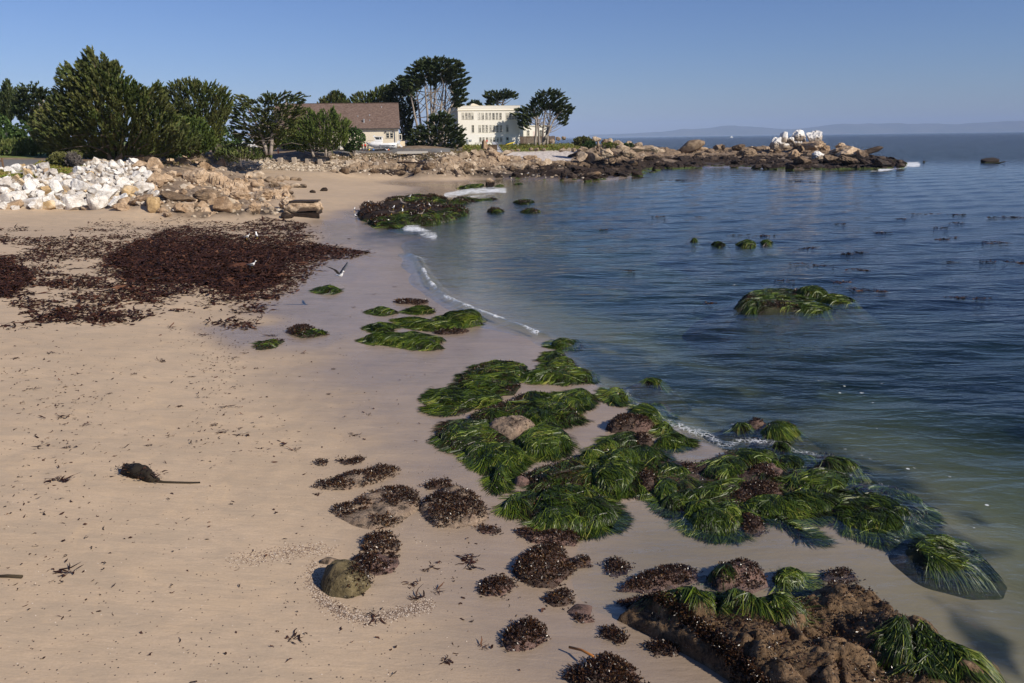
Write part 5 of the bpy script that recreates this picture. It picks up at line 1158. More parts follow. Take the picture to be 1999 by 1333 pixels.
roof = rf.build('roof', M_SHINGLE, hs)
MB().box(-HWd - .4, .4, RD - .14, RD + .14, RH + .19, RH + .27).build('ridge_cap', M_SHINGLE, roof)
def on_roof(px, py):
    x = (px - 779.5) * HD / F; z = (292 - py) * (HD + 2.5) / F; y = (z - EH) / sl; return x, y, z
x, y, z = on_roof(716, 243); MB().tube([(x, y, z - .2), (x, y, z + .75)], .16, 10).tube([(x, y, z + .72), (x, y, z + .86)], .24, 10).build('vent_pipe', M_METAL, roof)
for p_, q_ in ((705, 232.5), (727, 230.5), (727, 240.5), (750, 215.5)):
    x, y, z = on_roof(p_, q_); MB().tube([(x, y, z - .1), (x, y, z + .42)], .09, 8).build('vent', M_METAL, roof)
MB().box(-HWd - .4, .42, -.62, -.47, EH - .55 * sl - .06, EH - .55 * sl + .1).build('gutter', M_DGREY, hs)
MB().tube([(-.85, -.54, EH - .6), (-.85, -.14, EH - 1.1), (-.85, -.1, .1)], .09, 8).build('downspout', M_METAL, hs)
MB().box(-.55, -.002 + .03, -.03, .1, -1, EH - .4).build('corner_board', M_TRIM, hs)
for a_ in (-2.55, -1.65): window(hs, a_ + .05, 2.7, .62, 1.5, -.002, bars=2, blind=.25)
window(hs, -7.9, 2.2, .7, 1.4, -.002, bars=1)
for a_ in (-3.0 + .1, -9.0): 
    MB().tube([(a_, -.002, EH - 1.0), (a_, -.16, EH - 1.0)], .05, 6).box(a_ - .12, a_ + .12, -.3, -.16, EH - 1.25, EH - .95).build('wall_lamp', M_DGREY, hs)
sw = MB().box(.05, .75, -.1, .0, 2.1, 3.5).build('casement_window', M_FRAME, hs); MB().box(.2, .6, -.13, -.102, 2.3, 3.3).build('pane', M_GLASS, sw)
MB().box(.0, 5.2, 8, 9, -1, 1.9).build('side_wing', M_SIDING, hs)

# low shed ----------------------------------------------------------------
so = at_range([791], [290.3], 191)[0]
sh = empty('storage_shed', tuple(so)); tag(sh, 'small white metal shed with double doors right of the house', 'shed')
SW = 1.75
MB().box(0, SW, 0, 1.6, -.3, 1.72).build('wall', M_WHITEP, sh)
MB().prism([(-.08, 1.722), (SW + .08, 1.722), (SW * .8, 1.98), (SW * .5, 2.1), (SW * .2, 1.98)], -.1, 1.7).build('roof', M_WHITEP, sh)
for k in (0, 1):
    dd = MB().box(.3 + k * .68, .3 + k * .68 + .65, -.04, -.002, .05, 1.6).build('door', M_WHITEP, sh); MB().box(.86 + k * .14, .92 + k * .14, -.075, -.042, .8, 1.0).build('handle', M_DGREY, dd)
board_fence((803, 291), (840, 291), 196, 196, .95, 'board_fence', 'low weathered fence right of the white shed', flat_mat('pale weathered boards', (.42, .33, .22), .9, .2, .2))
# ------------------------------------------------------------------ boat on its trailer
bto = at_range([715], [293.2], 183)[0]
u = 183 / F
bt = empty('motor_boat', tuple(bto), 0); tag(bt, 'white motor boat with a small wheelhouse resting on a trailer by the house', 'boat')
def hull_ring(x, hw, zk, zs):
    return [(x, 0, zk), (x, hw * .55, zk + .12), (x, hw * .9, zk + .45 * (zs - zk)), (x, hw, zs), (x, hw * .93, zs + .001), (x, 0, zs - .04), (x, -hw * .93, zs + .001), (x, -hw, zs), (x, -hw * .9, zk + .45 * (zs - zk)), (x, -hw * .55, zk + .12)]
hx = lambda px: (px - 715) * u; hz = lambda py: (293.2 - py) * u
st = [(hx(715.2), .04, hz(281.5), hz(280.4)), (hx(719), .45, hz(286.5), hz(281)), (hx(724), .8, hz(289.2), hz(282)), (hx(731), 1.05, hz(291.2), hz(282.3)), (hx(742), 1.15, hz(292), hz(282.5)), (hx(757), 1.15, hz(292), hz(282.4)), (hx(773.5), 1.08, hz(291.8), hz(282))]
zof = .42
MB().loft([[(a, b, c + zof * .6) for a, b, c in hull_ring(*s_)] for s_ in st]).build('hull', M_WHITEP, bt, True)
zz = zof * .6
MB().box(hx(742), hx(772), -1.19, -1.13, hz(287.4) + zz, hz(286.4) + zz).build('rub_stripe', M_NAVY, bt)
MB().prism([(hx(723), hz(282.6) + zz), (hx(746), hz(282.6) + zz), (hx(746), hz(279) + zz), (hx(735), hz(277.2) + zz), (hx(727), hz(279.5) + zz)], -.85, .85).build('foredeck_cabin', M_WHITEP, bt)
wh = MB().prism([(hx(734), hz(279) + zz), (hx(746.5), hz(279) + zz), (hx(746.5), hz(271.4) + zz), (hx(732.3), hz(271.4) + zz)], -.72, .72).build('wheelhouse', M_WHITEP, bt)
MB().prism([(hx(735.8), hz(275.8) + zz), (hx(742), hz(275.8) + zz), (hx(742), hz(271.9) + zz), (hx(733.8), hz(271.9) + zz)], -.745, -.722).build('pane', M_GLASS, wh)
MB().box(hx(743), hx(745.8), -.745, -.722, hz(275.6) + zz, hz(272) + zz).build('pane', M_GLASS, wh)
MB().prism([(hx(729.8), hz(271.2) + zz), (hx(748), hz(270.8) + zz), (hx(748), hz(270) + zz), (hx(731), hz(270) + zz)], -.85, .85).build('wheelhouse_roof', M_WHITEP, bt)
MB().tube([(hx(729.5), 0, hz(269.8) + zz), (hx(733), 0, hz(268.4) + zz)], .12, 8).build('searchlight', M_WHITEP, bt)
rl = MB()
for sgn in (-1, 1): rl.tube([(hx(716), .1 * sgn, hz(280) + zz), (hx(719), .5 * sgn, hz(278) + zz), (hx(727), .85 * sgn, hz(277.5) + zz)], .025, 5)
rl.build('bow_rail', M_METAL, bt)
om = MB().prism([(hx(774), hz(284) + zz), (hx(779), hz(285) + zz), (hx(780.5), hz(280) + zz), (hx(778), hz(278.2) + zz), (hx(774.5), hz(279.5) + zz)], -.32, .32).build('outboard_motor', M_WHITEP, bt)
MB().prism([(hx(776.8), hz(285) + zz), (hx(779.2), hz(284.4) + zz), (hx(784.5), hz(289.5) + zz), (hx(783.5), hz(290.8) + zz), (hx(781), hz(290.2) + zz)], -.12, .12).build('motor_leg', M_WHITEP, om)
MB().prism([(hx(772.8), hz(286.2) + zz), (hx(775.5), hz(284.4) + zz), (hx(779), hz(283) + zz), (hx(774), hz(284.2) + zz)], -.335, -.322).build('bracket', M_DGREY, om)
tl = empty('boat_trailer', tuple(bto), 0); tag(tl, 'galvanised trailer carrying the white motor boat', 'trailer')
MB().box(hx(716), hx(775), -.95, -.85, .38, .5).box(hx(716), hx(775), .85, .95, .38, .5).box(hx(735), hx(736), -.85, .85, .4, .5).box(hx(760), hx(761), -.85, .85, .4, .5).box(hx(706), hx(718), -.06, .06, .36, .48).build('frame', M_METAL, tl)
for sgn in (-1, 1):
    for k in (753, 758.8):
        wt = MB().tube([(hx(k), sgn * 1.12 - .1, .3), (hx(k), sgn * 1.12 + .1, .3)], .3, 16).build('wheel', M_RUBBER, tl); MB().tube([(hx(k), sgn * 1.12 - .12, .3), (hx(k), sgn * 1.12 + .12, .3)], .16, 12).build('rim', M_METAL, wt)
MB().prism([(hx(749.5), .4), (hx(751), .68), (hx(761), .68), (hx(762.5), .4), (hx(761.5), .4), (hx(760.5), .62), (hx(751.5), .62), (hx(750.5), .4)], -1.27, -.97).build('mudguard', M_METAL, tl)
for px_ in (744, 768): MB().box(hx(px_) - .04, hx(px_) + .04, -1.2, -1.14, .4, hz(284) + .2).build('guide_post', M_METAL, tl)
its = []
for px_, col, lab in ((721, M_YELLOW, 'yellow fishing buoy on the ground under the boat bow'), (729, flat_mat('blue plastic', (.05, .2, .55), .5, .4), 'blue fishing buoy on the ground under the boat hull'), (755, M_WHITEP, 'white buoy on the ground by the trailer wheel'), (758.5, M_ORANGE, 'orange buoy on the ground by the trailer wheel')):
    b_ = at_range([px_], [293.4], 181.4)[0]; v_, f_ = ico(2)
    tag(mobj('buoy', make_mesh('buoy', v_ * [.2, .2, .17], f_, col), None, tuple(b_ + [0, 0, .14])), lab, 'buoy', 'buoys under the boat')

# ------------------------------------------------------------------ people (skinned bodies)
def skin_body(name, joints, edges, radii, mat, parent=None, sub=1):
    me = bpy.data.meshes.new(name); me.from_pydata([tuple(j) for j in joints], edges, []); o = bpy.data.objects.new(name, me); COL.objects.link(o)
    sk = o.modifiers.new('skin', 'SKIN')
    lay = me.skin_vertices[0] if me.skin_vertices else None
    for i, rd in enumerate(radii):
        me.skin_vertices[0].data[i].radius = (rd, rd) if not isinstance(rd, tuple) else rd
    me.skin_vertices[0].data[0].use_root = True
    ss = o.modifiers.new('sub', 'SUBSURF'); ss.levels = sub; ss.render_levels = sub
    bpy.context.view_layer.update()
    ev = o.evaluated_get(bpy.context.evaluated_depsgraph_get()); m2 = bpy.data.meshes.new_from_object(ev)
    bpy.data.objects.remove(o); m2.materials.clear(); m2.materials.append(mat)
    m2.polygons.foreach_set('use_smooth', np.ones(len(m2.polygons), bool))
    return mobj(name, m2, parent)
SKIN = flat_mat('skin', (.45, .27, .19), .6, .4)
def cloth(c): return flat_mat('cloth', c, .9, .2, .2)
def person(px, py, dist, label, top, legs, hair, facing, vest=None, arm=0.0, scale=1.0):
    b = at_range([px], [py], dist)[0]
    root = empty('person', tuple(b), facing); root.scale = (scale,) * 3; tag(root, label, 'person', 'people near the buildings')
    J = [(0, 0, .95), (0, 0, 1.15), (0, 0, 1.38), (0, -.01, 1.5), (0, -.02, 1.64), (0, -.02, 1.74),
         (.19, 0, 1.4), (.24, -.04 - arm, 1.14), (.23, -.14 - arm * 1.4, .9 + arm * .4), (.23, -.19 - arm * 1.6, .82 + arm * .5), (-.19, 0, 1.4), (-.25, .0, 1.13), (-.24, -.08, .88), (-.24, -.1, .79),
         (.1, 0, .9), (.11, -.02, .5), (.12, .02, .1), (.12, -.14, .05), (-.1, 0, .9), (-.12, .0, .5), (-.13, .06, .1), (-.13, -.1, .05)]
    E = [(0, 1), (1, 2), (2, 3), (3, 4), (4, 5), (2, 6), (6, 7), (7, 8), (8, 9), (2, 10), (10, 11), (11, 12), (12, 13), (0, 14), (14, 15), (15, 16), (16, 17), (0, 18), (18, 19), (19, 20), (20, 21)]
    Rd = [(.14, .1), (.14, .1), (.16, .11), .055, (.085, .1), (.07, .09), .065, .05, .04, .045, .065, .05, .04, .045, .085, .06, .045, .045, .085, .06, .045, .045]
    skin_body('body', J, E, Rd, SKIN, root)
    s_ = [0, 1, 2, 6, 7, 10, 11]; skin_body('jacket', [J[k] for k in (0, 1, 2, 6, 7, 8, 10, 11, 12)], [(0, 1), (1, 2), (2, 3), (3, 4), (4, 5), (2, 6), (6, 7), (7, 8)], [(.17, .13), (.165, .125), (.175, .125), .08, .066, .055, .08, .066, .055], cloth(top), root)
    skin_body('trousers', [J[k] for k in (0, 14, 15, 16, 18, 19, 20)], [(0, 1), (1, 2), (2, 3), (0, 4), (4, 5), (5, 6)], [(.16, .125), .1, .078, .062, .1, .078, .062], cloth(legs), root)
    v_, f_ = ico(2); v_ = v_ * [.1, .115, .09] + [0, 0.005, 1.74]; mobj('hair', make_mesh('hair', v_, f_, flat_mat('hair', hair, .7, .3)), root)
    if vest: MB().loft([[(.17 * c, .135 * s__, z) for c, s__ in [(math.cos(a), math.sin(a)) for a in np.linspace(0, 6.283, 12, False)]] for z in (1.02, 1.2, 1.42)]).build('vest', cloth(vest), root, True)
    return root
person(701.6, 295, 178.5, 'person in a pale yellow top standing left of the boat bow', (.6, .45, .2), (.04, .04, .06), (.05, .035, .025), .6)
person(707.6, 295.2, 178, 'person in dark clothes with an orange red vest nearest the boat bow', (.05, .03, .05), (.1, .09, .1), (.03, .02, .02), -.4, (.75, .1, .03))
person(713.4, 294.6, 178.6, 'person in black with a bright red vest under the boat bow', (.02, .02, .02), (.02, .02, .025), (.03, .02, .02), .3, (.8, .06, .03))
person(718.6, 294.8, 179.4, 'person in dark green crouched shadow at the boat side', (.03, .035, .02), (.03, .03, .025), (.04, .03, .02), 1.4, None, .1, .9)
person(950.4, 283.6, 228, 'person in a red top walking in front of the white building', (.55, .12, .1), (.45, .4, .36), (.05, .03, .02), .8)

# ------------------------------------------------------------------ vehicles behind the grass mound
def car(px, py, dist, paint, label, rz, van=False):
    b = at_range([px], [py], dist)[0]; root = empty('parked_car', tuple(b), rz); tag(root, label, 'car', 'cars parked by the road')
    pm = flat_mat('car paint', paint, .25, .6, .04); H = 1.62 if van else 1.45
    prof = [(-2.2, .45), (-2.2, .85), (-1.2, .98), (-.5, H - .05), (1.3, H), (2.05, 1.0), (2.2, .9), (2.2, .4)]
    hw = .88
    rings = [[(x, y_, z) for x, z in prof] for y_ in (-hw, hw)]
    mb = MB(); n = len(prof)
    rr_ = []
    for y_, k in ((-hw, 1.0), (-hw * .99, 1.0), (hw * .99, 1.0), (hw, 1.0)):
        rr_.append([(x, y_ * (1 - .16 * max(0, (z - .95) / .6)), z) for x, z in prof])
    mb.loft(rr_); mb.build('body', pm, root)
    y_ = -hw * .9
    MB().add([(-.95, -hw * .985, 1.0), (1.6, -hw * .985, 1.02), (1.1, -hw * .9, H - .12), (-.45, -hw * .9, H - .14)], [(0, 1, 2, 3)]).build('side_window', M_GLASS, root)
    MB().add([(-.95, hw * .985, 1.0), (1.6, hw * .985, 1.02), (1.1, hw * .9, H - .12), (-.45, hw * .9, H - .14)], [(3, 2, 1, 0)]).build('side_window', M_GLASS, root)
    MB().add([(-1.22, -hw * .8, 1.0), (-1.22, hw * .8, 1.0), (-.56, hw * .74, H - .08), (-.56, -hw * .74, H - .08)], [(3, 2, 1, 0)]).build('windscreen', M_GLASS, root)
    for x_ in (-1.35, 1.4):
        for sg in (-1, 1):
            wt = MB().tube([(x_, sg * .8 - .1, .33), (x_, sg * .8 + .1, .33)], .33, 16).build('wheel', M_RUBBER, root); MB().tube([(x_, sg * .8 - .12, .33), (x_, sg * .8 + .12, .33)], .19, 12).build('rim', M_METAL, wt)
    for sg in (-1, 1): MB().box(-2.22, -2.1, sg * .6 - .2, sg * .6 + .2, .7, .84).build('headlight', M_WHITEP, root)
    return root
car(482, 291.5, 172, (.75, .76, .78), 'white parked car showing above the grass mound', R(8), True)
car(558, 286.5, 186, (.03, .035, .04), 'black parked car behind the bushy open cypress', R(-5))
car(672, 293, 181, (.75, .75, .76), 'white parked car half hidden by the round bush', R(4))

# ------------------------------------------------------------------ small things on land
def ground_rail():
    a = at_plane([770], [296.2], 6.15)[0]
road_edge = MB()
a = at_range([775], [296.6], 176)[0]; b = at_range([835], [296.8], 176)[0]
ke = MB().box(0, b[0] - a[0], 0, .3, -.4, .12).build('kerb', flat_mat('pale concrete kerb', (.5, .47, .42), .85, .2), None, False, tuple(a)); tag(ke, 'pale concrete kerb along the road below the white shed', 'kerb')
a = at_range([861], [300], 176)[0]
po = empty('marker_post', tuple(a)); tag(po, 'short white post in front of the dark rounded cypress', 'post')
MB().tube([(0, 0, -.3), (0, 0, .55)], .13, 10).build('shaft', M_WHITEP, po); MB().tube([(0, 0, .55), (0, 0, .62)], .15, 10).build('cap', M_WHITEP, po)
a = at_range([543], [296.5], 172)[0]
po = empty('marker_post', tuple(a)); tag(po, 'orange and white striped marker by the road near the black car', 'post')
MB().tube([(0, 0, -.3), (0, 0, .55)], .11, 10).build('shaft', M_ORANGE, po); MB().tube([(0, 0, .552), (0, 0, .8)], .11, 10).build('white_band', M_WHITEP, po)
a = at_range([901], [285.3], 216)[0]
cn = empty('traffic_cone', tuple(a)); tag(cn, 'orange cone at the left end of the lawn', 'cone')
MB().loft([[(rd * math.cos(t), rd * math.sin(t), z) for t in np.linspace(0, 6.283, 12, False)] for rd, z in ((.22, .04), (.05, .7))]).build('cone_body', M_ORANGE, cn); MB().box(-.28, .28, -.28, .28, -.2, .04).build('foot', M_ORANGE, cn)
a = at_range([3], [321], 99)[0]
gp = empty('timber_barrier', tuple(a)); tag(gp, 'brown wooden barrier posts by the path at the left photo edge', 'barrier')
for x_ in (-.9, .15): MB().box(x_ - .08, x_ + .08, -.08, .08, -.3, .8).build('post', M_WOOD, gp)
MB().box(-1.6, .05, -.04, .04, .35, .5).build('rail', M_WOOD, gp)
# boat ramp
a = at_range([963.6], [277.5], 222)[0]; b = at_range([976.2], [297.2], 197)[0]
L = np.linalg.norm(b - a); rz = math.atan2(b[1] - a[1], b[0] - a[0]); rx = math.atan2(b[2] - a[2], math.hypot(b[0] - a[0], b[1] - a[1]))
rp = empty('boat_ramp', tuple(a)); rp.rotation_euler = (0, -rx, rz); tag(rp, 'grey plank ramp leading from the lawn down to the pebble beach', 'ramp')
M_RAMP = flat_mat('grey ramp planks', (.45, .46, .48), .6, .3, .15, 3)
mb = MB(); n = int(L / .5)
for k in range(n): mb.box(k * L / n, (k + .93) * L / n, -.5, .5, 0, .08)
mb.build('deck', M_RAMP, rp)
for sg in (-1, 1): MB().box(0, L, sg * .62 - .06, sg * .62 + .06, -.1, .2).build('rail', M_METAL, rp)
for fr_ in (.3, .55, .8): MB().box(L * fr_ - .25, L * fr_ + .25, -.5, .5, .082, .13).build('cleat', M_DGREY, rp)
a = at_range([962], [293], 200)[0]; wl = MB().box(-1.2, 1.1, 0, .5, -1.4, 1.3).build('retaining_wall', M_DARK, None, False, tuple(a)); tag(wl, 'dark stone wall stub beside the plank ramp', 'wall')
# kayak, tables
a = at_range([996], [281.4], 231)[0]
mb = MB().loft([[(x_, .32 * k * math.cos(t), .2 + .2 * k * math.sin(t)) for t in np.linspace(0, 6.283, 10, False)] for x_, k in ((-1.5, .05), (-1.1, .6), (0, 1), (1.1, .6), (1.5, .05))])
ky = mb.build('kayak', M_YELLOW, None, True, tuple(a), (0, -.25, .2)); tag(ky, 'yellow kayak leaning by the right corner of the white building', 'kayak')
def picnic(px, py, d, lab):
    a = at_range([px], [py], d)[0]; t = empty('picnic_table', tuple(a)); tag(t, lab, 'table')
    MB().box(-.9, .9, -.38, .38, .7, .76).build('tabletop', M_WOOD, t)
    for sg in (-1, 1):
        MB().box(-.9, .9, sg * .75 - .13, sg * .75 + .13, .42, .47).build('bench', M_WOOD, t)
        MB().box(sg * .65 - .04, sg * .65 + .04, -.8, .8, .36, .42).box(sg * .65 - .04, sg * .65 + .04, -.3, -.2, -.2, .7).box(sg * .65 - .04, sg * .65 + .04, .2, .3, -.2, .7).build('leg', M_WOOD, t)
picnic(933, 284, 229, 'dark picnic table in front of the white building'); picnic(814, 291.6, 187, 'dark red picnic table beside the low weathered fence')
a = at_range([1072], [279], 236)[0]; dn = tag(place_rock('boulder_pile', 1072, 277, 12, 6, M_DARK, 'craggy', base=a), 'dark boulder beside the leaning cypress trunks', 'boulder')

# far sailboat
a = at_plane([1428], [268.4], 0)[0]
sb = empty('fishing_boat', tuple(a)); s_ = a[1] / F; tag(sb, 'tiny pale boat with a mast far out on the sea', 'boat')
k_ = s_ * 5.2
MB().loft([[(x_ * k_, w_ * k_ * .3, .3 * k_ * z_) for w_, z_ in ((0, -.3), (.8, 0), (1, .8), (-1, .8), (-.8, 0))] for x_, w__ in ((-.5, 1), (0, 1), (.3, .8), (.5, .2)) for _ in (0,)]).build('hull', M_WHITEP, sb)
MB().box(-.15 * k_, .2 * k_, -.12 * k_, .12 * k_, .24 * k_, .5 * k_).build('cabin', M_WHITEP, sb); MB().tube([(0, 0, .3 * k_), (0, 0, 1.15 * k_)], .025 * k_, 6).build('mast', M_METAL, sb)
# ------------------------------------------------------------------ rocks dressed in surfgrass and rockweed
def wet_leaf(name, stops, rough=.32, spec=.5):
    m = NM(name); c = m.ramp(m.attr('shade'), stops); m.bsdf(c, rough, spec); return m.m
M_SURF = wet_leaf('surfgrass', [(0, (.022, .012, .006)), (.2, (.010, .012, .003)), (.42, (.014, .026, .003)), (.62, (.032, .058, .005)), (.82, (.085, .125, .009)), (.95, (.16, .19, .02)), (1, (.24, .22, .05))], .42, .32)
M_ROCKWEED = wet_leaf('rockweed', [(0, (.010, .005, .003)), (.45, (.036, .016, .008)), (.75, (.07, .03, .012)), (.93, (.115, .052, .017)), (1, (.2, .12, .05))], .33, .45)
M_WRACK = wet_leaf('beached kelp', [(0, (.012, .005, .004)), (.5, (.036, .014, .009)), (.82, (.075, .029, .016)), (.95, (.13, .06, .032)), (1, (.3, .2, .14))], .65, .18)
def inter_mat(name, stops, dark=.5, pink=.3):
    m = NM(name); p = m.pos()
    c = m.ramp(m.mix(.5, m.noise(p, 2.4, 8, .7), m.noise(p, 11, 6, .75)), [(.5 + (a_ - .5) * .8, c_) for a_, c_ in stops])
    c = m.mix(m.math('MULTIPLY', m.ramp(m.noise(p, 1.3, 4, .6), [(.52, 0), (.62, 1)]), pink), c, (.26, .15, .12))
    blot = m.ramp(m.noise(p, 5.5, 7, .8, .5), [(.5, 0), (.58, 1)])
    c = m.mix(m.math('MULTIPLY', blot, dark), c, (.02, .015, .011))
    barn = m.ramp(m.voro(p, 26), [(.1, 1.0), (.2, 0.0)])
    c = m.mix(m.math('MULTIPLY', barn, m.math('MULTIPLY', m.ramp(m.noise(p, 3, 4), [(.5, 0), (.6, 1)]), .5)), c, (.55, .5, .43))
    b = m.bump(m.noise(p, 9, 9, .75), .9, .06); b = m.bump(m.voro(p, 30), -.4, .012, b)
    m.bsdf(c, .75, .22, b); return m.m
M_UNDER = inter_mat('dark rock under weed', [(.3, (.012, .012, .006)), (.55, (.03, .034, .012)), (.75, (.06, .045, .03))], .6, .15)  # shade of the gaps between grass blades is put into this dark colour
M_UNDERW = inter_mat('brown rock under weed', [(.3, (.03, .02, .014)), (.55, (.085, .055, .042)), (.75, (.17, .12, .095))], .55, .4)
M_BARE = inter_mat('barnacled rock', [(.3, (.11, .078, .055)), (.5, (.25, .18, .125)), (.72, (.42, .32, .23))], .85, .2)
M_OLIVE = inter_mat('olive barnacled boulder', [(.3, (.05, .038, .018)), (.55, (.16, .125, .062)), (.75, (.36, .3, .19))], .7, .05)
M_BIG = inter_mat('brown reef rock', [(.3, (.05, .027, .012)), (.5, (.15, .092, .047)), (.72, (.32, .215, .12))], .8, .05)

class Mound:
    def __init__(s, poly, H, seed, lump=.5, grow=None, crag=0.05):
        s.r = np.random.default_rng(seed); s.seed = seed; poly = np.asarray(poly, float)
        y0, y1 = poly[:, 1].min(), poly[:, 1].max(); cen = hit1(poly[:, 0].mean(), min(y1, 1400)); s.dist = math.hypot(cen[1], HC - cen[2])
        cw = at_plane([poly[:, 0].mean()], [poly[:, 1].mean()], 0)[0]; dep = -float(base_h(cw[0:1], cw[1:2])[0])
        if grow: poly = poly.mean(0) + (poly - poly.mean(0)) * grow; y0, y1 = poly[:, 1].min(), poly[:, 1].max()
        if dep > .3: s.dist = math.hypot(cw[1], HC)
        lift = min(.5 * H * F / s.dist, .42 * (y1 - y0)); t = (y1 - poly[:, 1]) / max(y1 - y0, 1)
        if dep > .3: P = at_plane(poly[:, 0], poly[:, 1] + lift * t, 0.0); H = H + dep
        else: P = hit(poly[:, 0], np.minimum(poly[:, 1] + lift * t, 1600))
        s.dep = dep - .06 if dep > .3 else 0.0; s.above = H - (dep if dep > .3 else 0); s.poly = P[:, :2]
        c = s.poly.mean(0); s.c = c; s.H = H; s.crag = crag
        lo = s.poly.min(0) - 1.5 * s.dep; hi = s.poly.max(0) + 1.5 * s.dep; s.lo = lo; s.hi = hi
        x, y = s.poly[:, 0], s.poly[:, 1]; s.area = .5 * abs(np.dot(x, np.roll(y, -1)) - np.dot(y, np.roll(x, -1)))
        s.R = max(min(.45 * math.sqrt(s.area), 1.1 * s.above + .25), .12)
        n = int(np.clip(s.area / (lump * lump) * .9, 2, 90))
        L = sample_poly(s.poly, n, s.r); s.L = L; s.Lr = lump * s.r.uniform(.7, 1.35, n); s.Lh = s.r.uniform(.55, 1.1, n)
        s.zc = float(base_h(np.array([c[0]]), np.array([c[1]]))[0])
        pad = 1.2 if s.dist < 40 else 2.5; g = int(np.clip(max(hi - lo) / (.03 if s.dist < 40 else .12) + 2 * pad / (.03 if s.dist < 40 else .12), 40, 260))
        s.gx = np.linspace(lo[0] - pad, hi[0] + pad, g); s.gy = np.linspace(lo[1] - pad, hi[1] + pad, g)
        X, Y = np.meshgrid(s.gx, s.gy); s.gh = s._h(X.ravel(), Y.ravel()).reshape(g, g); s.gz = base_h(X.ravel(), Y.ravel()).reshape(g, g)
    def _bil(s, G, x, y):
        g = len(s.gx); u = np.clip((x - s.gx[0]) / (s.gx[1] - s.gx[0]), 0, g - 1.001); v = np.clip((y - s.gy[0]) / (s.gy[1] - s.gy[0]), 0, g - 1.001)
        i, j = u.astype(int), v.astype(int); a, b = u - i, v - j
        return G[j, i] * (1 - a) * (1 - b) + G[j, i + 1] * a * (1 - b) + G[j + 1, i] * (1 - a) * b + G[j + 1, i + 1] * a * b
    def h(s, x, y): return s._bil(s.gh, x, y)
    def z0(s, x, y): return s._bil(s.gz, x, y)
    def _h(s, x, y):
        sd = poly_sd(x, y, s.poly); t = np.clip(sd / s.R, 0, 1); prof = np.sqrt(np.clip(1 - (1 - t) ** 2, 0, 1))
        d = np.full(x.shape, .0)
        for (lx_, ly_), rr, lh in zip(s.L, s.Lr, s.Lh):
            q = ((x - lx_) ** 2 + (y - ly_) ** 2) / (rr * rr); d = np.maximum(d, lh * np.sqrt(np.clip(1 - q, 0, 1)))
        hh = s.dep + s.above * prof * (.42 + .62 * d)
        return np.where(sd > 0, hh, np.maximum(s.dep + sd * (.8 if s.dep == 0 else .75), -.2))
    def rock(s, mat, parent, name='rock', res=None):
        res = res or np.clip(s.dist / 500, .028, .3)
        nx = int(np.clip((s.hi[0] - s.lo[0]) / res + 4, 8, 300)); ny = int(np.clip((s.hi[1] - s.lo[1]) / res + 4, 8, 300))
        gx, gy = np.meshgrid(np.linspace(s.lo[0] - .1, s.hi[0] + .1, nx), np.linspace(s.lo[1] - .1, s.hi[1] + .1, ny)); gx = gx.ravel(); gy = gy.ravel()
        h = s.h(gx, gy); P = np.stack([gx, gy, h], 1)
        nz = fbm(np.stack([gx, gy, h * 2], 1) * 2.2 / max(s.Lr.mean(), .3), 4, s.seed); fine = fbm(P * 9, 3, s.seed + 4)
        z = s.z0(gx, gy) + h + np.where(h > 0, (s.crag * 2.4 * nz * min(1, s.above * 2.5) + s.crag * .35 * fine), 0) * np.clip(h / .08, 0, 1)
        i = np.arange(ny - 1)[:, None] * nx; j = np.arange(nx - 1)[None]
        q = np.stack([i + j, i + j + 1, i + nx + j + 1, i + nx + j], -1).reshape(-1, 4)
        q = q[(h[q] > -.06).any(1)]
        used = np.unique(q); remap = np.full(len(gx), -1); remap[used] = np.arange(len(used))
        v = np.stack([gx, gy, z], 1)[used] - s.org
        return mobj(name, make_mesh(name, v, remap[q], mat, True), parent)
    def start(s, label, cat='rock', name='seaweed_rock', group='seaweed covered rocks on the beach'):
        s.org = np.array([s.c[0], s.c[1], s.zc]); s.root = empty(name, tuple(s.org)); tag(s.root, label, cat, group); return s.root
    def cover(s, n, want, thr, within=None):
        q = sample_poly(s.poly, n, s.r)
        if within is not None:
            W = hit(within[:, 0], within[:, 1])[:, :2]; q = sample_poly(W, n, s.r)
        m = n2(q[:, 0], q[:, 1], 1.3 / max(s.Lr.mean(), .35) * .5, 3, s.seed + 11)
        return q[(m > thr) if want else (m < thr)]
    def grass(s, dens, comb, parent, thr=-2, length=.82, wid=.0056, part='surfgrass', within=None, steps=9, bright=0.0, follow=.42):
        far = np.clip(s.dist / 22, .6, 6); n = int(np.clip(s.area * dens / far ** 1.25, 110, 9000))
        q = s.cover(n, True, thr, within)
        if len(q) < 10: return
        nb = 13; m_ = max(6, len(q) // nb); q = q[:m_]; lock = np.repeat(np.arange(m_), nb); lsw = .62 * s.r.normal(size=m_); lsh = s.r.normal(size=m_); ll = s.r.uniform(.65, 1.25, m_)
        q = q[lock] + s.r.normal(size=(m_ * nb, 2)) * .05 * max(1, far ** .8)
        n = len(q); w = wid * max(1, far ** .85); step = length / steps * s.r.uniform(.75, 1.2, n) * ll[lock] * (1 if s.dist < 40 else 1.25)
        x, y = q[:, 0].copy(), q[:, 1].copy(); base_dir = np.array(comb) / np.linalg.norm(comb)
        sw = 1.5 * n2(x, y, .9 / max(s.Lr.mean(), .3) * .6, 2, s.seed + 31) + lsw[lock] + .1 * s.r.normal(size=n)
        d = np.stack([base_dir[0] * np.cos(sw) - base_dir[1] * np.sin(sw), base_dir[0] * np.sin(sw) + base_dir[1] * np.cos(sw)], 1)
        up_ = .012 + (.02 + .03 * (lsh[lock] > .3)) * s.r.random(n) * (1 if s.dist < 40 else 1.5); V = []
        roll = s.r.normal(size=n) * .8; e = .04
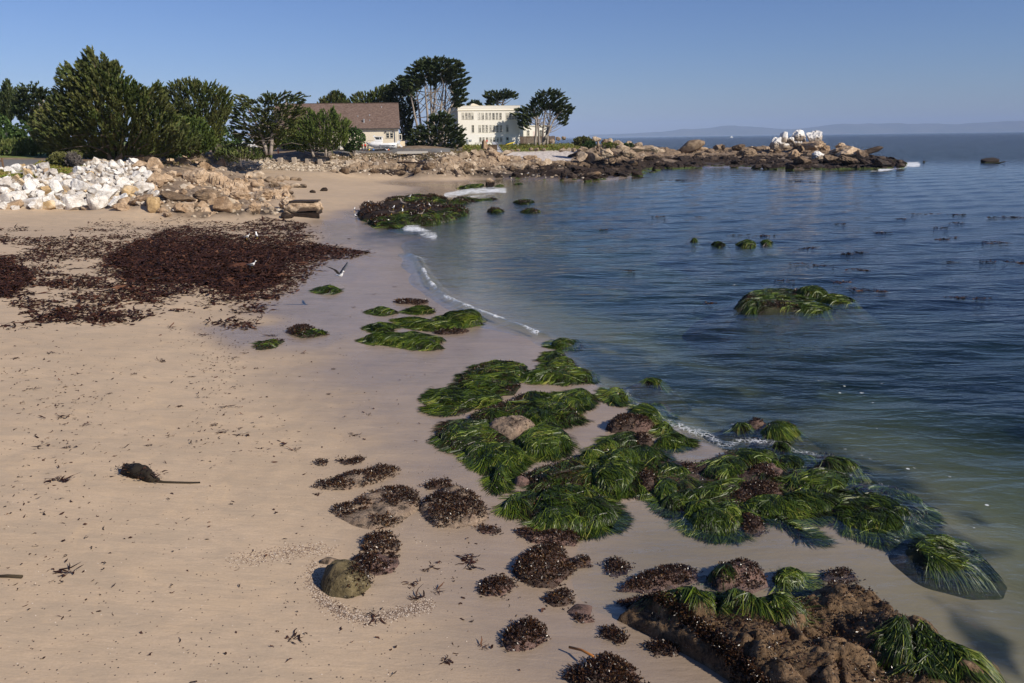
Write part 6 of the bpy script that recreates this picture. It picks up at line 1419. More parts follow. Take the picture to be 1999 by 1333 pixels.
        for k in range(steps + 1):
            h = s.h(x, y); z = s.z0(x, y) + np.maximum(h, 0.0) + up_ * (1 - .5 * k / steps) + s.crag * .4 * np.clip(h / .08, 0, 1)
            wd = w * (1 - .75 * (k / steps) ** 2); sx, sy = -d[:, 1] * wd, d[:, 0] * wd
            V.append(np.stack([x - sx, y - sy, z - roll * wd], 1)); V.append(np.stack([x + sx, y + sy, z + roll * wd], 1))
            gx = (s.h(x + e, y) - s.h(x - e, y)) / (2 * e); gy = (s.h(x, y + e) - s.h(x, y - e)) / (2 * e)
            g = np.stack([-gx, -gy], 1); ins = (h > 0)[:, None]
            d = d + follow * .45 * np.clip(g, -1.6, 1.6) * ins + .05 * s.r.normal(size=(n, 2)); d /= np.linalg.norm(d, axis=1)[:, None] + 1e-9
            st = step / np.sqrt(1 + (gx * d[:, 0] + gy * d[:, 1]) ** 2 * ins[:, 0]); st = np.where(h < (s.dep - .12), st * .35, st)
            x = x + d[:, 0] * st; y = y + d[:, 1] * st
        V = np.stack(V, 1); m = 2 * (steps + 1)
        i = np.arange(n)[:, None] * m; k = np.arange(steps)[None] * 2
        f = np.stack([i + k, i + k + 1, i + k + 3, i + k + 2], -1).reshape(-1, 4)
        patch = n2(q[:, 0], q[:, 1], 1.6, 2, s.seed + 5)
        sh = np.clip(.37 + bright + .25 * lsh[lock] + .13 * s.r.normal(size=n) + .3 * patch, 0, 1)
        shv = np.clip(np.repeat(sh, m) + np.tile(np.repeat(np.linspace(-.1, .12, steps + 1), 2), n), 0, 1)
        return mobj(part, make_mesh(part, V.reshape(-1, 3) - s.org, f, M_SURF, True, dict(shade=shv)), parent)
    def weed(s, dens, parent, thr=2, size=.05, part='rockweed', within=None, spill=.0):
        far = np.clip(s.dist / 20, .6, 6); n = int(np.clip(s.area * dens / far ** 1.3, 60, 5200))
        q = s.cover(n, False, thr, within); n = len(q)
        if n < 8: return
        q = q + spill * s.r.normal(size=(n, 2)); q = q[:max(8, int(n * .62))]; n = len(q); h = np.maximum(s.h(q[:, 0], q[:, 1]), 0)
        sz = size * max(1, far ** .8)
        C = np.stack([q[:, 0], q[:, 1], s.z0(q[:, 0], q[:, 1]) + h + sz * .25 + .5 * sz * s.r.random(n) ** 2], 1)
        D = s.r.normal(size=(n, 3)); D[:, 2] = np.abs(D[:, 2]) * .7; D /= np.linalg.norm(D, axis=1)[:, None]
        v, f = spikes(C, D, np.full(n, sz * 1.1), 5, sz * 1.15, sz * .19, .6, s.r)
        sh = np.repeat(np.clip(.4 + .25 * s.r.normal(size=n) + .25 * n2(q[:, 0], q[:, 1], 2.2, 2, s.seed), 0, 1), 20) + np.repeat(.1 * s.r.normal(size=n * 5), 4)
        return mobj(part, make_mesh(part, v - s.org, f, M_ROCKWEED, False, dict(shade=sh)), parent)

CL = (-.55, -.85); CR = (.5, -.9); CX = (-1, -.15); CD = (.15, -1)
# (outline on the photograph, height m, cover, comb direction, label)
MOUNDS = [
 ([(1077, 668), (1090, 660), (1110, 667), (1130, 666), (1138, 674), (1125, 682), (1095, 684), (1080, 679)], .3, 'g', CX, 'farthest green rock of the main chain, awash at the end of the small wave'),
 ([(1063, 702), (1075, 690), (1095, 684), (1103, 695), (1098, 708), (1080, 710)], .32, 'g', CL, 'small bright green hump just above the largest clump at the water edge'),
 ([(1025, 737), (1045, 725), (1065, 720), (1075, 706), (1100, 700), (1122, 710), (1128, 725), (1150, 728), (1165, 735), (1150, 745), (1110, 748), (1070, 744), (1045, 744)], .42, 'g', CX, 'bright green hummock trailing grass to both sides at the water edge'),
 ([(898, 752), (915, 730), (938, 715), (965, 708), (1000, 710), (1022, 715), (1020, 728), (1005, 740), (1012, 752), (1000, 768), (970, 770), (930, 767)], .25, 'gw', CX, 'broad dull green mat at the upper left of the chain'),
 ([(844, 777), (860, 762), (890, 758), (925, 763), (950, 765), (970, 775), (975, 785), (940, 792), (905, 794), (870, 790)], .26, 'g', CX, 'green clump with a pointed left end on dry sand'),
 ([(840, 799), (860, 793), (895, 794), (917, 799), (900, 806), (865, 807)], .08, 'g', CX, 'thin flat streak of grass lying alone on sand left of the chain'),
 ([(925, 814), (950, 800), (980, 790), (1010, 775), (1040, 768), (1065, 770), (1085, 780), (1105, 792), (1125, 817), (1100, 826), (1060, 830), (1010, 822), (965, 822), (935, 820)], .36, 'gw', CR, 'long green ridge above the bare tan rock'),
 ([(1070, 778), (1090, 768), (1115, 763), (1135, 760), (1152, 770), (1150, 787), (1130, 797), (1100, 802), (1080, 797)], .36, 'g', CL, 'knobbly green hump at the right end of the long ridge'),
 ([(857, 843), (880, 828), (915, 820), (950, 822), (975, 850), (990, 862), (985, 877), (930, 880), (890, 877), (870, 862)], .26, 'gw', CL, 'dark green mat left of the bare tan rock'),
 ([(943, 840), (960, 820), (990, 812), (1030, 814), (1050, 832), (1040, 852), (1015, 862), (990, 857), (965, 850)], .4, 'b', CL, 'bare tan barnacled rock surrounded by green mats'),
 ([(1010, 862), (1030, 840), (1060, 828), (1085, 830), (1105, 850), (1112, 862), (1095, 882), (1060, 890), (1030, 880)], .42, 'g', CL, 'bright glossy green mound right of the bare tan rock'),
 ([(912, 882), (930, 868), (960, 868), (1000, 870), (1022, 885), (1015, 902), (995, 917), (985, 942), (975, 954), (960, 947), (965, 922), (935, 907)], .32, 'g', CD, 'green mat tapering down to a tail below the bare tan rock'),
 ([(1003, 937), (1015, 924), (1030, 929), (1036, 943), (1020, 952), (1008, 948)], .22, 'p', CL, 'small pink stone between the tail of grass and the big green mounds'),
 ([(1045, 932), (1070, 922), (1090, 905), (1120, 900), (1150, 905), (1160, 925), (1150, 942), (1120, 947), (1080, 952), (1055, 952)], .35, 'gw', CL, 'dark green band leading from the biggest mound towards the round brown topped one'),
 ([(1128, 907), (1140, 885), (1175, 880), (1210, 880), (1240, 882), (1252, 905), (1245, 932), (1225, 953), (1190, 960), (1165, 947), (1155, 922)], .55, 'g', CD, 'biggest smooth green mound with long combed grass at the middle of the chain'),
 ([(1155, 877), (1170, 864), (1195, 862), (1208, 872), (1200, 882), (1165, 884)], .3, 'g', CR, 'small green nub on the upper left of the biggest mound'),
 ([(1235, 887), (1245, 870), (1262, 867), (1280, 880), (1292, 893), (1275, 902), (1255, 907)], .32, 'g', CR, 'green hump joined to the right of the biggest mound'),
 ([(985, 992), (1000, 965), (1025, 957), (1045, 962), (1050, 977), (1035, 992), (1038, 1010), (1020, 1002), (1000, 997)], .34, 'gp', CD, 'grassy rock with a pink right face on the sand'),
 ([(1045, 1012), (1050, 975), (1075, 955), (1110, 950), (1150, 958), (1180, 980), (1198, 1007), (1190, 1022), (1160, 1033), (1120, 1038), (1080, 1038), (1060, 1028)], .5, 'gb', CD, 'large round mound with a brown bald top and hanging grass'),
 ([(1233, 807), (1245, 793), (1270, 788), (1295, 792), (1300, 805), (1285, 824), (1262, 827), (1240, 817)], .42, 'g', CR, 'bright green cap beside the white swash'),
 ([(1182, 834), (1200, 818), (1235, 806), (1262, 815), (1278, 830), (1265, 843), (1230, 847), (1195, 844)], .34, 'w', CL, 'dark brown weedy rock under the bright green cap'),
 ([(1283, 832), (1300, 826), (1312, 838), (1300, 847), (1285, 844)], .2, 'g', CL, 'tiny dark green rock right of the brown weedy rock'),
 ([(1188, 857), (1205, 845), (1235, 842), (1250, 855), (1245, 870), (1225, 877), (1200, 870)], .3, 'g', CL, 'green hump below the dark brown weedy rock'),
 ([(1232, 852), (1255, 845), (1275, 860), (1270, 874), (1245, 872)], .25, 'w', CL, 'purple brown weed tuft between two green humps'),
 ([(1283, 864), (1295, 850), (1315, 846), (1338, 855), (1335, 867), (1310, 872), (1292, 870)], .24, 'g', CR, 'lone yellow green tuft in the shallow inlet'),
 ([(1285, 922), (1290, 908), (1310, 904), (1335, 915), (1345, 927), (1330, 934), (1300, 932)], .3, 'g', CD, 'small green hump on the sand inside the chain'),
 ([(1325, 912), (1345, 901), (1358, 908), (1355, 924), (1335, 927)], .25, 'w', CL, 'brown weed tuft right of the small inner green hump'),
 ([(1240, 932), (1255, 915), (1275, 920), (1285, 942), (1270, 963), (1250, 957)], .34, 'w', CL, 'brown weed column right of the biggest mound'),
 ([(1275, 962), (1285, 937), (1310, 934), (1324, 950), (1318, 978), (1290, 980)], .34, 'g', CD, 'upright green hump with grass hanging straight down'),
 ([(1293, 987), (1310, 962), (1340, 955), (1362, 965), (1364, 987), (1335, 998), (1310, 998)], .36, 'g', CL, 'green hump stepping down towards the pool'),
 ([(1335, 1007), (1345, 985), (1375, 974), (1410, 977), (1440, 990), (1447, 1022), (1430, 1043), (1390, 1042), (1355, 1031)], .52, 'g', CD, 'large rounded green mound at the pool edge'),
 ([(1440, 1007), (1455, 999), (1485, 1014), (1495, 1032), (1480, 1048), (1450, 1045)], .34, 'w', CL, 'brown weed mound at the pool edge'),
 ([(1373, 927), (1390, 900), (1420, 889), (1450, 900), (1458, 918), (1440, 937), (1400, 940)], .4, 'g', CL, 'smooth green hump where the chain widens'),
 ([(1353, 967), (1375, 950), (1410, 939), (1440, 945), (1442, 964), (1400, 978), (1370, 980)], .36, 'g', CX, 'green hump sloping left above the pool edge mound'),
 ([(1410, 967), (1440, 944), (1480, 938), (1520, 946), (1532, 967), (1490, 983), (1440, 988)], .36, 'w', CL, 'wide brown weed belt across the widest part of the chain'),
 ([(1438, 892), (1455, 870), (1480, 864), (1520, 869), (1547, 880), (1532, 902), (1490, 912), (1460, 907)], .38, 'gw', CR, 'mixed brown and green rock facing the open water'),
 ([(1518, 897), (1540, 881), (1570, 884), (1594, 900), (1592, 920), (1560, 922), (1530, 914)], .36, 'gw', CR, 'green brown rock right of the rock facing the open water'),
 ([(1603, 910), (1615, 893), (1640, 888), (1665, 896), (1677, 909), (1650, 917), (1620, 918)], .34, 'gp', CR, 'green capped rock with a red right end in the swash'),
 ([(1456, 927), (1480, 904), (1510, 903), (1532, 920), (1522, 942), (1480, 944)], .34, 'wp', CL, 'red brown rock at the heart of the wide chain'),
 ([(1548, 947), (1565, 920), (1600, 916), (1640, 924), (1670, 929), (1674, 947), (1640, 962), (1600, 970), (1565, 964)], .42, 'g', CL, 'glossy wet green mound behind the swash'),
 ([(1448, 987), (1470, 970), (1510, 968), (1550, 974), (1590, 984), (1602, 1002), (1570, 1014), (1530, 1011), (1490, 1008), (1460, 1000)], .34, 'g', CR, 'long low green mound along the pool side'),
 ([(1530, 972), (1560, 955), (1600, 963), (1635, 974), (1642, 992), (1610, 1003), (1570, 997)], .36, 'gw', CD, 'dark green mound between the pool and the swash'),
 ([(1628, 1002), (1640, 980), (1670, 968), (1710, 984), (1742, 1005), (1768, 1032), (1757, 1058), (1730, 1065), (1690, 1043), (1660, 1033)], .36, 'g', CR, 'long glossy mound near the seaward end of the chain'),
 ([(1678, 967), (1700, 951), (1740, 953), (1770, 966), (1797, 984), (1803, 1007), (1780, 1023), (1745, 1013), (1710, 987)], .34, 'gw', CR, 'dark topped mound at the seaward end of the chain'),
 ([(1510, 1010), (1530, 1008), (1560, 1030), (1592, 1055), (1575, 1053), (1540, 1033)], .1, 'g', (.8, -.6), 'narrow tail of drifting grass in the pool'),
 ([(1790, 1082), (1810, 1055), (1850, 1043), (1890, 1048), (1920, 1075), (1912, 1098), (1870, 1108), (1820, 1103)], .12, 'g', (.9, -.3), 'last dark green rock, half under water at the right'),
 ([(1433, 830), (1450, 822), (1467, 830), (1461, 840), (1440, 840)], .22, 'g', CR, 'small dark green rock awash left of the bright one'),
 ([(1493, 840), (1503, 821), (1528, 813), (1552, 826), (1553, 844), (1525, 851), (1500, 848)], .42, 'g', CL, 'bright yellow green rock standing alone in the water'),
 ([(1458, 824), (1478, 815), (1494, 824), (1475, 830)], .18, 'w', CL, 'red brown rock awash just left of the bright lone rock'),
 ([(1508, 870), (1525, 859), (1545, 866), (1532, 876)], .2, 'g', CR, 'small green rock awash below the bright lone rock'),
 ([(1262, 744), (1275, 735), (1297, 740), (1285, 750)], .16, 'g', CR, 'little green rock awash out beyond the swash'),
 ([(1180, 772), (1195, 759), (1226, 768), (1230, 784), (1200, 788)], .3, 'g', CL, 'dark wet rock where the wave turns'),
 ([(498, 682), (515, 668), (540, 663), (556, 662), (540, 674), (530, 682), (510, 684)], .14, 'gw', CX, 'small green clump farthest left on the wet flat'),
 ([(558, 646), (575, 637), (600, 635), (620, 645), (644, 651), (620, 657), (590, 658), (572, 654)], .16, 'wg', CX, 'brown and green clump on the wet flat'),
 ([(620, 568), (635, 558), (655, 560), (666, 569), (650, 574), (632, 572)], .2, 'g', CX, 'dark clump on the wet flat below the flying gull'),
 ([(726, 609), (735, 600), (755, 602), (780, 611), (760, 615), (740, 614)], .16, 'g', CX, 'small clump at the upper left of the streaked group'),
 ([(793, 607), (815, 598), (840, 600), (852, 608), (825, 614), (805, 612)], .18, 'gw', CX, 'small clump at the top of the streaked group'),
 ([(766, 586), (800, 586), (840, 590), (820, 595), (780, 593)], .12, 'w', CX, 'thin brown streak of kelp above the streaked group'),
 ([(776, 621), (810, 617), (850, 625), (890, 635), (897, 644), (860, 646), (810, 640), (785, 632)], .2, 'g', CX, 'long green streak leading to the round tufts'),
 ([(852, 622), (870, 609), (900, 612), (925, 606), (941, 615), (940, 630), (905, 639), (880, 643), (860, 635)], .42, 'g', CX, 'round bright green tufts touching the small wave'),
 ([(721, 639), (735, 631), (765, 632), (782, 637), (765, 642), (770, 648), (745, 650), (730, 647)], .16, 'g', CX, 'short green clump left of the long streak'),
 ([(710, 661), (735, 652), (775, 653), (810, 649), (840, 658), (872, 662), (855, 669), (850, 676), (870, 681), (830, 683), (800, 678), (760, 671), (725, 667)], .26, 'g', CX, 'long low green clump nearest the camera on the wet flat'),
 ([(845, 649), (880, 645), (917, 645), (900, 651), (860, 653)], .08, 'w', CX, 'thin dark streak of weed below the round tufts'),
 ([(1450, 604), (1466, 578), (1500, 566), (1560, 562), (1620, 560), (1655, 574), (1680, 588), (1640, 602), (1570, 609), (1490, 609)], .08, 'gw', CX, 'flat awash base of the green island in the water'),
 ([(1453, 604), (1463, 586), (1470, 572), (1500, 566), (1540, 562), (1547, 576), (1520, 592), (1490, 607), (1465, 612)], .2, 'gw', CX, 'left and largest rock of the green island in the water'),
 ([(1553, 573), (1578, 559), (1612, 558), (1619, 573), (1600, 581), (1570, 579)], .42, 'gw', CX, 'highest dark rock at the back of the green island'),
 ([(1598, 588), (1615, 575), (1645, 574), (1678, 588), (1660, 596), (1620, 595)], .22, 'g', CX, 'right hand rock of the green island'),
 ([(1553, 603), (1570, 591), (1610, 592), (1633, 601), (1600, 610), (1565, 609)], .2, 'g', CX, 'front rock of the green island'),
 ([(1390, 476), (1403, 471), (1419, 477), (1405, 482)], .25, 'g', CX, 'low green rock left of the pair out in the bay'),
 ([(1438, 476), (1455, 467), (1476, 472), (1474, 480), (1450, 481)], .3, 'g', CX, 'largest of the small green rocks out in the bay'),
 ([(1485, 472), (1498, 466), (1510, 472), (1495, 478)], .28, 'g', CX, 'rightmost small green rock out in the bay'),
 ([(1348, 471), (1355, 467), (1363, 470), (1354, 474)], .3, 'g', CX, 'tiny leftmost green rock out in the bay'),
 ([(697, 414), (705, 402), (740, 398), (780, 395), (810, 399), (850, 404), (895, 404), (922, 418), (905, 430), (875, 434), (850, 439), (800, 438), (780, 445), (735, 445), (720, 432), (705, 427)], 1.0, 'S', CX, 'broad brown weedy shelf where gulls stand at the water edge'),
 ([(750, 392), (775, 386), (810, 382), (850, 382), (877, 392), (872, 399), (830, 401), (790, 398), (760, 395)], .6, 'gw', CX, 'green mat behind the brown shelf'),
 ([(873, 399), (890, 387), (915, 389), (945, 390), (974, 389), (972, 394), (930, 397), (900, 400)], .5, 'gw', CX, 'green strip of rock running out right of the brown shelf'),
 ([(1002, 394), (1020, 390), (1045, 393), (1030, 399), (1010, 398)], .4, 'gw', CX, 'far green rock awash beyond the strip'),
 ([(951, 412), (973, 407), (987, 411), (970, 416)], .35, 'gw', CX, 'near left green rock awash right of the shelf'),
 ([(1017, 412), (1040, 408), (1057, 412), (1040, 416)], .35, 'gw', CX, 'near right green rock awash right of the shelf'),
 ([(895, 367), (920, 360), (946, 361), (941, 367), (910, 370)], .4, 'g', CX, 'green flat rock left of the single tan rock'),
 ([(964, 366), (975, 361), (986, 364), (976, 368)], .35, 'g', CX, 'green flat rock right of the single tan rock'),
 ([(1001, 362), (1011, 357), (1022, 360), (1012, 364)], .35, 'g', CX, 'small green rock in the shallows below the ledge'),
 ([(1230, 900), (1290, 895), (1370, 900), (1420, 880), (1480, 862), (1560, 878), (1640, 890), (1680, 905), (1690, 940), (1760, 955), (1806, 985), (1810, 1010), (1770, 1050), (1700, 1050), (1640, 1010), (1590, 1018), (1500, 1012), (1440, 1040), (1390, 1040), (1330, 1005), (1270, 970)], .2, 'wg2', CD, 'low dark weedy base joining the right half of the green chain'),
 ([(1015, 930), (1050, 915), (1120, 895), (1160, 880), (1240, 870), (1290, 880), (1280, 930), (1260, 965), (1200, 960), (1150, 945), (1100, 960), (1040, 960)], .17, 'wg2', CD, 'low dark weedy base around the biggest smooth green mound'),
 ([(612, 904), (625, 896), (640, 900), (638, 911), (620, 911)], .16, 'wb', CL, 'smallest brown rock at the upper left of the brown group'),
 ([(655, 897), (680, 897), (700, 891), (714, 896), (700, 904), (672, 908)], .1, 'w', CL, 'thin strip of brown weed at the top of the brown group'),
 ([(612, 952), (625, 940), (650, 935), (670, 922), (720, 915), (740, 905), (780, 913), (765, 932), (720, 947), (680, 955), (640, 957)], .2, 'wb', CL, 'long low brown rock lying across the sand'),
 ([(646, 997), (660, 985), (690, 983), (710, 964), (740, 952), (790, 946), (815, 958), (822, 990), (800, 1002), (770, 1028), (730, 1033), (690, 1025), (665, 1012)], .26, 'bw', CL, 'broad flat pale brown rock with patches of weed'),
 ([(816, 988), (840, 964), (860, 948), (890, 945), (925, 958), (947, 985), (953, 1007), (930, 1023), (890, 1031), (850, 1028), (830, 1008)], .46, 'wb', CL, 'dark weed hung boulder with a white barnacled crown'),
 ([(826, 946), (845, 937), (870, 935), (884, 944), (860, 954), (835, 955)], .1, 'w', CL, 'loose brown weed strip above the barnacled boulder'),
 ([(932, 1029), (950, 1026), (979, 1035), (970, 1043), (940, 1041)], .07, 'w', CL, 'small brown weed pile right of the barnacled boulder'),
 ([(701, 1062), (715, 1045), (740, 1036), (770, 1039), (780, 1060), (770, 1088), (740, 1084), (710, 1073)], .28, 'wb', CL, 'brown rock above the red brown one and the round boulder'),
 ([(688, 1088), (715, 1075), (750, 1080), (775, 1080), (780, 1096), (765, 1118), (735, 1123), (700, 1108)], .26, 'wp', CL, 'red brown weedy rock touching the round olive boulder'),
 ([(626, 1132), (634, 1106), (660, 1092), (690, 1092), (716, 1108), (722, 1136), (706, 1158), (680, 1168), (645, 1161), (630, 1148)], .62, 'O', CL, 'round olive boulder in a scoured hollow of sand'),
 ([(620, 1098), (640, 1087), (662, 1087), (650, 1101), (636, 1102)], .2, 'b', CL, 'small brown stone behind the round olive boulder'),
 ([(1003, 1031), (1030, 1029), (1060, 1040), (1080, 1028), (1110, 1026), (1132, 1045), (1122, 1067), (1085, 1063), (1040, 1058)], .3, 'wp', CL, 'brown weed and pink rock below the round brown topped mound'),
 ([(1000, 1112), (1015, 1085), (1040, 1065), (1070, 1055), (1095, 1060), (1107, 1085), (1127, 1107), (1102, 1128), (1085, 1148), (1050, 1148), (1015, 1133)], .42, 'w', CL, 'tall pile of glistening brown rockweed'),
 ([(933, 1157), (945, 1125), (970, 1119), (1000, 1128), (1007, 1142), (980, 1163), (950, 1165)], .24, 'wp', CL, 'pointed brown rock left of the tall rockweed pile'),
 ([(1063, 1172), (1080, 1155), (1105, 1149), (1122, 1165), (1105, 1183), (1080, 1185)], .2, 'w', CL, 'brown weed tuft below the tall rockweed pile'),
 ([(983, 1252), (985, 1230), (1005, 1214), (1040, 1205), (1062, 1222), (1067, 1247), (1040, 1265), (1010, 1271), (990, 1268)], .26, 'wp', CL, 'isolated flat weedy rock nearest the sand foreground'),
 ([(1095, 1318), (1120, 1300), (1150, 1290), (1180, 1274), (1210, 1284), (1242, 1310), (1255, 1345), (1150, 1352)], .28, 'w', CL, 'brown weedy rock cut by the bottom edge of the photo'),
 ([(1117, 1097), (1135, 1084), (1153, 1092), (1151, 1107), (1125, 1110)], .16, 'w', CL, 'single round weed tuft in the edge of the pool'),
 ([(1178, 1102), (1195, 1087), (1232, 1105), (1222, 1122), (1190, 1127)], .18, 'w', CL, 'weed tuft pair farther out in the pool'),
 ([(1106, 1192), (1125, 1175), (1156, 1180), (1152, 1202), (1162, 1214), (1135, 1217), (1115, 1202)], .14, 'wp', CL, 'ragged weed patch beside the pool'),
 ([(1168, 1227), (1200, 1222), (1227, 1245), (1210, 1258), (1180, 1244)], .07, 'w', CL, 'thin scattered weed on sand left of the great rock'),
 ([(1258, 1257), (1290, 1249), (1332, 1258), (1322, 1277), (1280, 1280)], .12, 'w', CL, 'flat weed patch on sand below the great rock'),
 ([(1205, 1154), (1250, 1120), (1290, 1104), (1330, 1097), (1362, 1110), (1362, 1132), (1320, 1147), (1260, 1158)], .36, 'wp', CL, 'brown and pink weedy rocks at the upper left of the great rock'),
 ([(1378, 1132), (1395, 1105), (1430, 1093), (1470, 1096), (1492, 1120), (1500, 1142), (1470, 1158), (1430, 1158), (1400, 1153)], .3, 'pg', CD, 'pink boulder with a green cap behind the great rock'),
 ([(1506, 1142), (1515, 1120), (1540, 1112), (1572, 1130), (1562, 1150), (1530, 1153)], .36, 'g', CR, 'small glossy green rock behind the great rock'),
 ([(1603, 1132), (1620, 1114), (1650, 1110), (1677, 1130), (1650, 1140)], .3, 'w', CL, 'weed tuft in the water behind the great rock')]
for i, (poly, H, cov, comb, lab) in enumerate(MOUNDS):
    far = poly[0][1] < 700
    m = Mound(poly, H * (.5 if cov[0] == 'g' and not far else .52 if poly[0][1] > 890 and cov[0] in 'wb' else .68 if poly[0][1] > 890 and cov[0] in 'wbO' and 'wg2' != cov else 1), 500 + i, lump=.34 if H < .3 and not far else .5 if not far else 1.2, grow=1.1 if cov[0] == 'g' and not far else None)
    root = m.start(lab)
    under = M_UNDER if cov[0] == 'g' else M_BARE if cov in ('b',) else M_UNDERW
    if cov in ('bw', 'wb'): under = M_BARE
    if cov == 'O': under = M_OLIVE
    if 'p' in cov: under = inter_mat('pink crusted rock', [(.3, (.07, .04, .032)), (.55, (.17, .105, .085)), (.75, (.32, .23, .19))], .75, .4) if i == 12 else bpy.data.materials['pink crusted rock']
    if cov == 'S': under = M_DARK
    rk = m.rock(under, root)
    D = 2500
    if cov == 'g':
        m.grass(D, comb, root, bright=.02 * (i % 4))
        if poly[0][1] > 700 and i % 3 != 1: m.weed(260, root, thr=-.05)
    elif cov == 'gw': m.grass(D * .8, comb, root, thr=-.12); m.weed(420, root, thr=-.02)
    elif cov == 'wg2': m.weed(800, root, thr=.05); m.grass(D * .5, comb, root, thr=-.02, length=.7)
    elif cov == 'wg': m.weed(900, root, thr=.15); m.grass(D * .6, comb, root, thr=.1)
    elif cov == 'gb': m.grass(D * .9, comb, root, within=np.array([(1045, 1012), (1052, 985), (1080, 990), (1110, 985), (1150, 992), (1178, 985), (1198, 1007), (1190, 1024), (1120, 1036), (1070, 1030)])); m.grass(D * .25, comb, root, part='upper_grass', within=np.array([(1050, 985), (1075, 958), (1110, 952), (1150, 960), (1178, 982), (1150, 975), (1110, 968)])); m.weed(260, root, thr=.1)
    elif cov == 'gp': m.grass(D * .7, comb, root, thr=-.05); m.weed(160, root, thr=.0)
    elif cov == 'pg': m.grass(D * .5, comb, root, thr=.08, length=.5); m.weed(700, root, thr=.15)
    elif cov == 'w': m.weed(1150, root, spill=.05)
    elif cov in ('wp',): m.weed(1200, root, thr=.3, spill=.04)
    elif cov == 'wb': m.weed(1150, root, thr=.2, spill=.04)
    elif cov == 'bw': m.weed(1000, root, thr=.1, spill=.04)
    elif cov == 'b': m.weed(160, root, thr=-.3)
    elif cov == 'O': m.weed(420, root, within=np.array([(690, 1108), (716, 1108), (724, 1138), (706, 1158), (680, 1172), (690, 1150), (704, 1130)]), spill=.05)
    elif cov == 'S':
        m.weed(300, root, thr=-.05, size=.08); m.grass(500, comb, root, part='surfgrass', within=np.array([(735, 445), (730, 434), (760, 438), (800, 430), (850, 428), (900, 418), (920, 418), (905, 431), (850, 440), (780, 446)]))
# the great rock at the lower right
big = Mound([(1205, 1178), (1240, 1162), (1280, 1160), (1320, 1152), (1370, 1152), (1440, 1152), (1470, 1166), (1500, 1150), (1560, 1148), (1610, 1125), (1650, 1130), (1710, 1140), (1740, 1165), (1770, 1200), (1810, 1215), (1840, 1240), (1850, 1262), (1920, 1262), (1950, 1290), (1968, 1333), (1968, 1460), (1600, 1460), (1500, 1385), (1440, 1325), (1380, 1280), (1320, 1243), (1260, 1208)], .66, 77, lump=.85, crag=.06)
big.R = .8; X_, Y_ = np.meshgrid(big.gx, big.gy); big.gh = big._h(X_.ravel(), Y_.ravel()).reshape(big.gh.shape)
cr_ = cellrock(X_.ravel(), Y_.ravel(), .95, .6, 1.5, 5).reshape(big.gh.shape); cr2_ = cellrock(X_.ravel(), Y_.ravel(), .33, .2, 1.3, 15).reshape(big.gh.shape); big.gh = np.where(big.gh > 0, big.gh * (1 + .3 * cr_ + .12 * cr2_), big.gh)
root = big.start('great brown craggy rock with a green grass slope filling the lower right corner', name='reef_rock', group=None)
big.rock(M_BIG, root, res=.024)
big.grass(1900, CD, root, within=np.array([(1268, 1196), (1290, 1176), (1340, 1160), (1400, 1160), (1440, 1178), (1400, 1200), (1385, 1225), (1350, 1222), (1310, 1205)]), bright=-.05, length=.6)
big.grass(900, CD, root, part='grass_tuft', within=np.array([(1400, 1175), (1470, 1170), (1478, 1195), (1510, 1210), (1490, 1230), (1440, 1215), (1410, 1200)]))
big.grass(300, CD, root, part='grass_tuft', within=np.array([(1750, 1290), (1800, 1280), (1860, 1300), (1870, 1340), (1780, 1340), (1740, 1310)]))
big.weed(1100, root, thr=.06, size=.045)
big.weed(330, root, part='rockweed', within=np.array([(1205, 1178), (1260, 1165), (1275, 1195), (1320, 1235), (1380, 1270), (1440, 1318), (1500, 1375), (1480, 1385), (1380, 1290), (1260, 1212)]))

# ------------------------------------------------------------------ kelp wrack on the sand
def strips(P, length, width, r, lift, curl=.5, name='kelp_wrack', slope=.35, mat=None, ang=None, org=None, parent=None):
    n = len(P); a = r.random(n) * 6.283 if ang is None else ang + .5 * r.normal(size=n)
    L = length * r.lognormal(0, .4, n); w = width * r.lognormal(0, .35, n)
    x, y, z = P[:, 0].copy(), P[:, 1].copy(), P[:, 2] + .008 + lift * r.random(n); V = []
    t = r.normal(size=n) * slope
    for k in range(4):
        ww = w * (.45, 1, .9, .3)[k]; roll = r.normal(size=n) * .5
        V.append(np.stack([x - np.sin(a) * ww, y + np.cos(a) * ww, z + roll * ww], 1)); V.append(np.stack([x + np.sin(a) * ww, y - np.cos(a) * ww, z - roll * ww], 1))
        x = x + np.cos(a) * L / 3; y = y + np.sin(a) * L / 3; z = np.maximum(z + t * L / 3, P[:, 2] + .006); t = t - .5 * t + .3 * r.normal(size=n) * curl; a = a + curl * r.normal(size=n)
    V = np.stack(V, 1); i = np.arange(n)[:, None] * 8; k = np.arange(3)[None] * 2
    f = np.stack([i + k, i + k + 1, i + k + 3, i + k + 2], -1).reshape(-1, 4)
    sh = np.repeat(np.clip(.42 + .26 * r.normal(size=n), 0, .95 if lift < .06 else 1), 8)
    me = make_mesh(name, V.reshape(-1, 3) - (org if org is not None else 0), f, mat or M_WRACK, False, dict(shade=sh))
    return mobj(name, me, parent) if parent is not None or org is None else mobj(name, me, None, tuple(org))
P_WR = [(178, 522), (215, 500), (262, 472), (330, 445), (400, 432), (470, 436), (520, 424), (600, 436), (592, 450), (602, 470), (640, 481), (724, 492), (690, 505), (600, 510), (565, 528), (540, 558), (470, 575), (380, 572), (300, 580), (240, 575), (200, 562), (232, 545), (192, 536)]
P_WRL = [(-60, 505), (0, 500), (50, 522), (72, 545), (40, 570), (0, 582), (-60, 585)]
P_WRS = [(-40, 438), (60, 430), (200, 424), (350, 422), (600, 424), (625, 440), (660, 470), (730, 492), (640, 520), (600, 560), (560, 585), (500, 650), (400, 665), (280, 655), (150, 640), (0, 650), (-40, 640)]
r_ = np.random.default_rng(99)
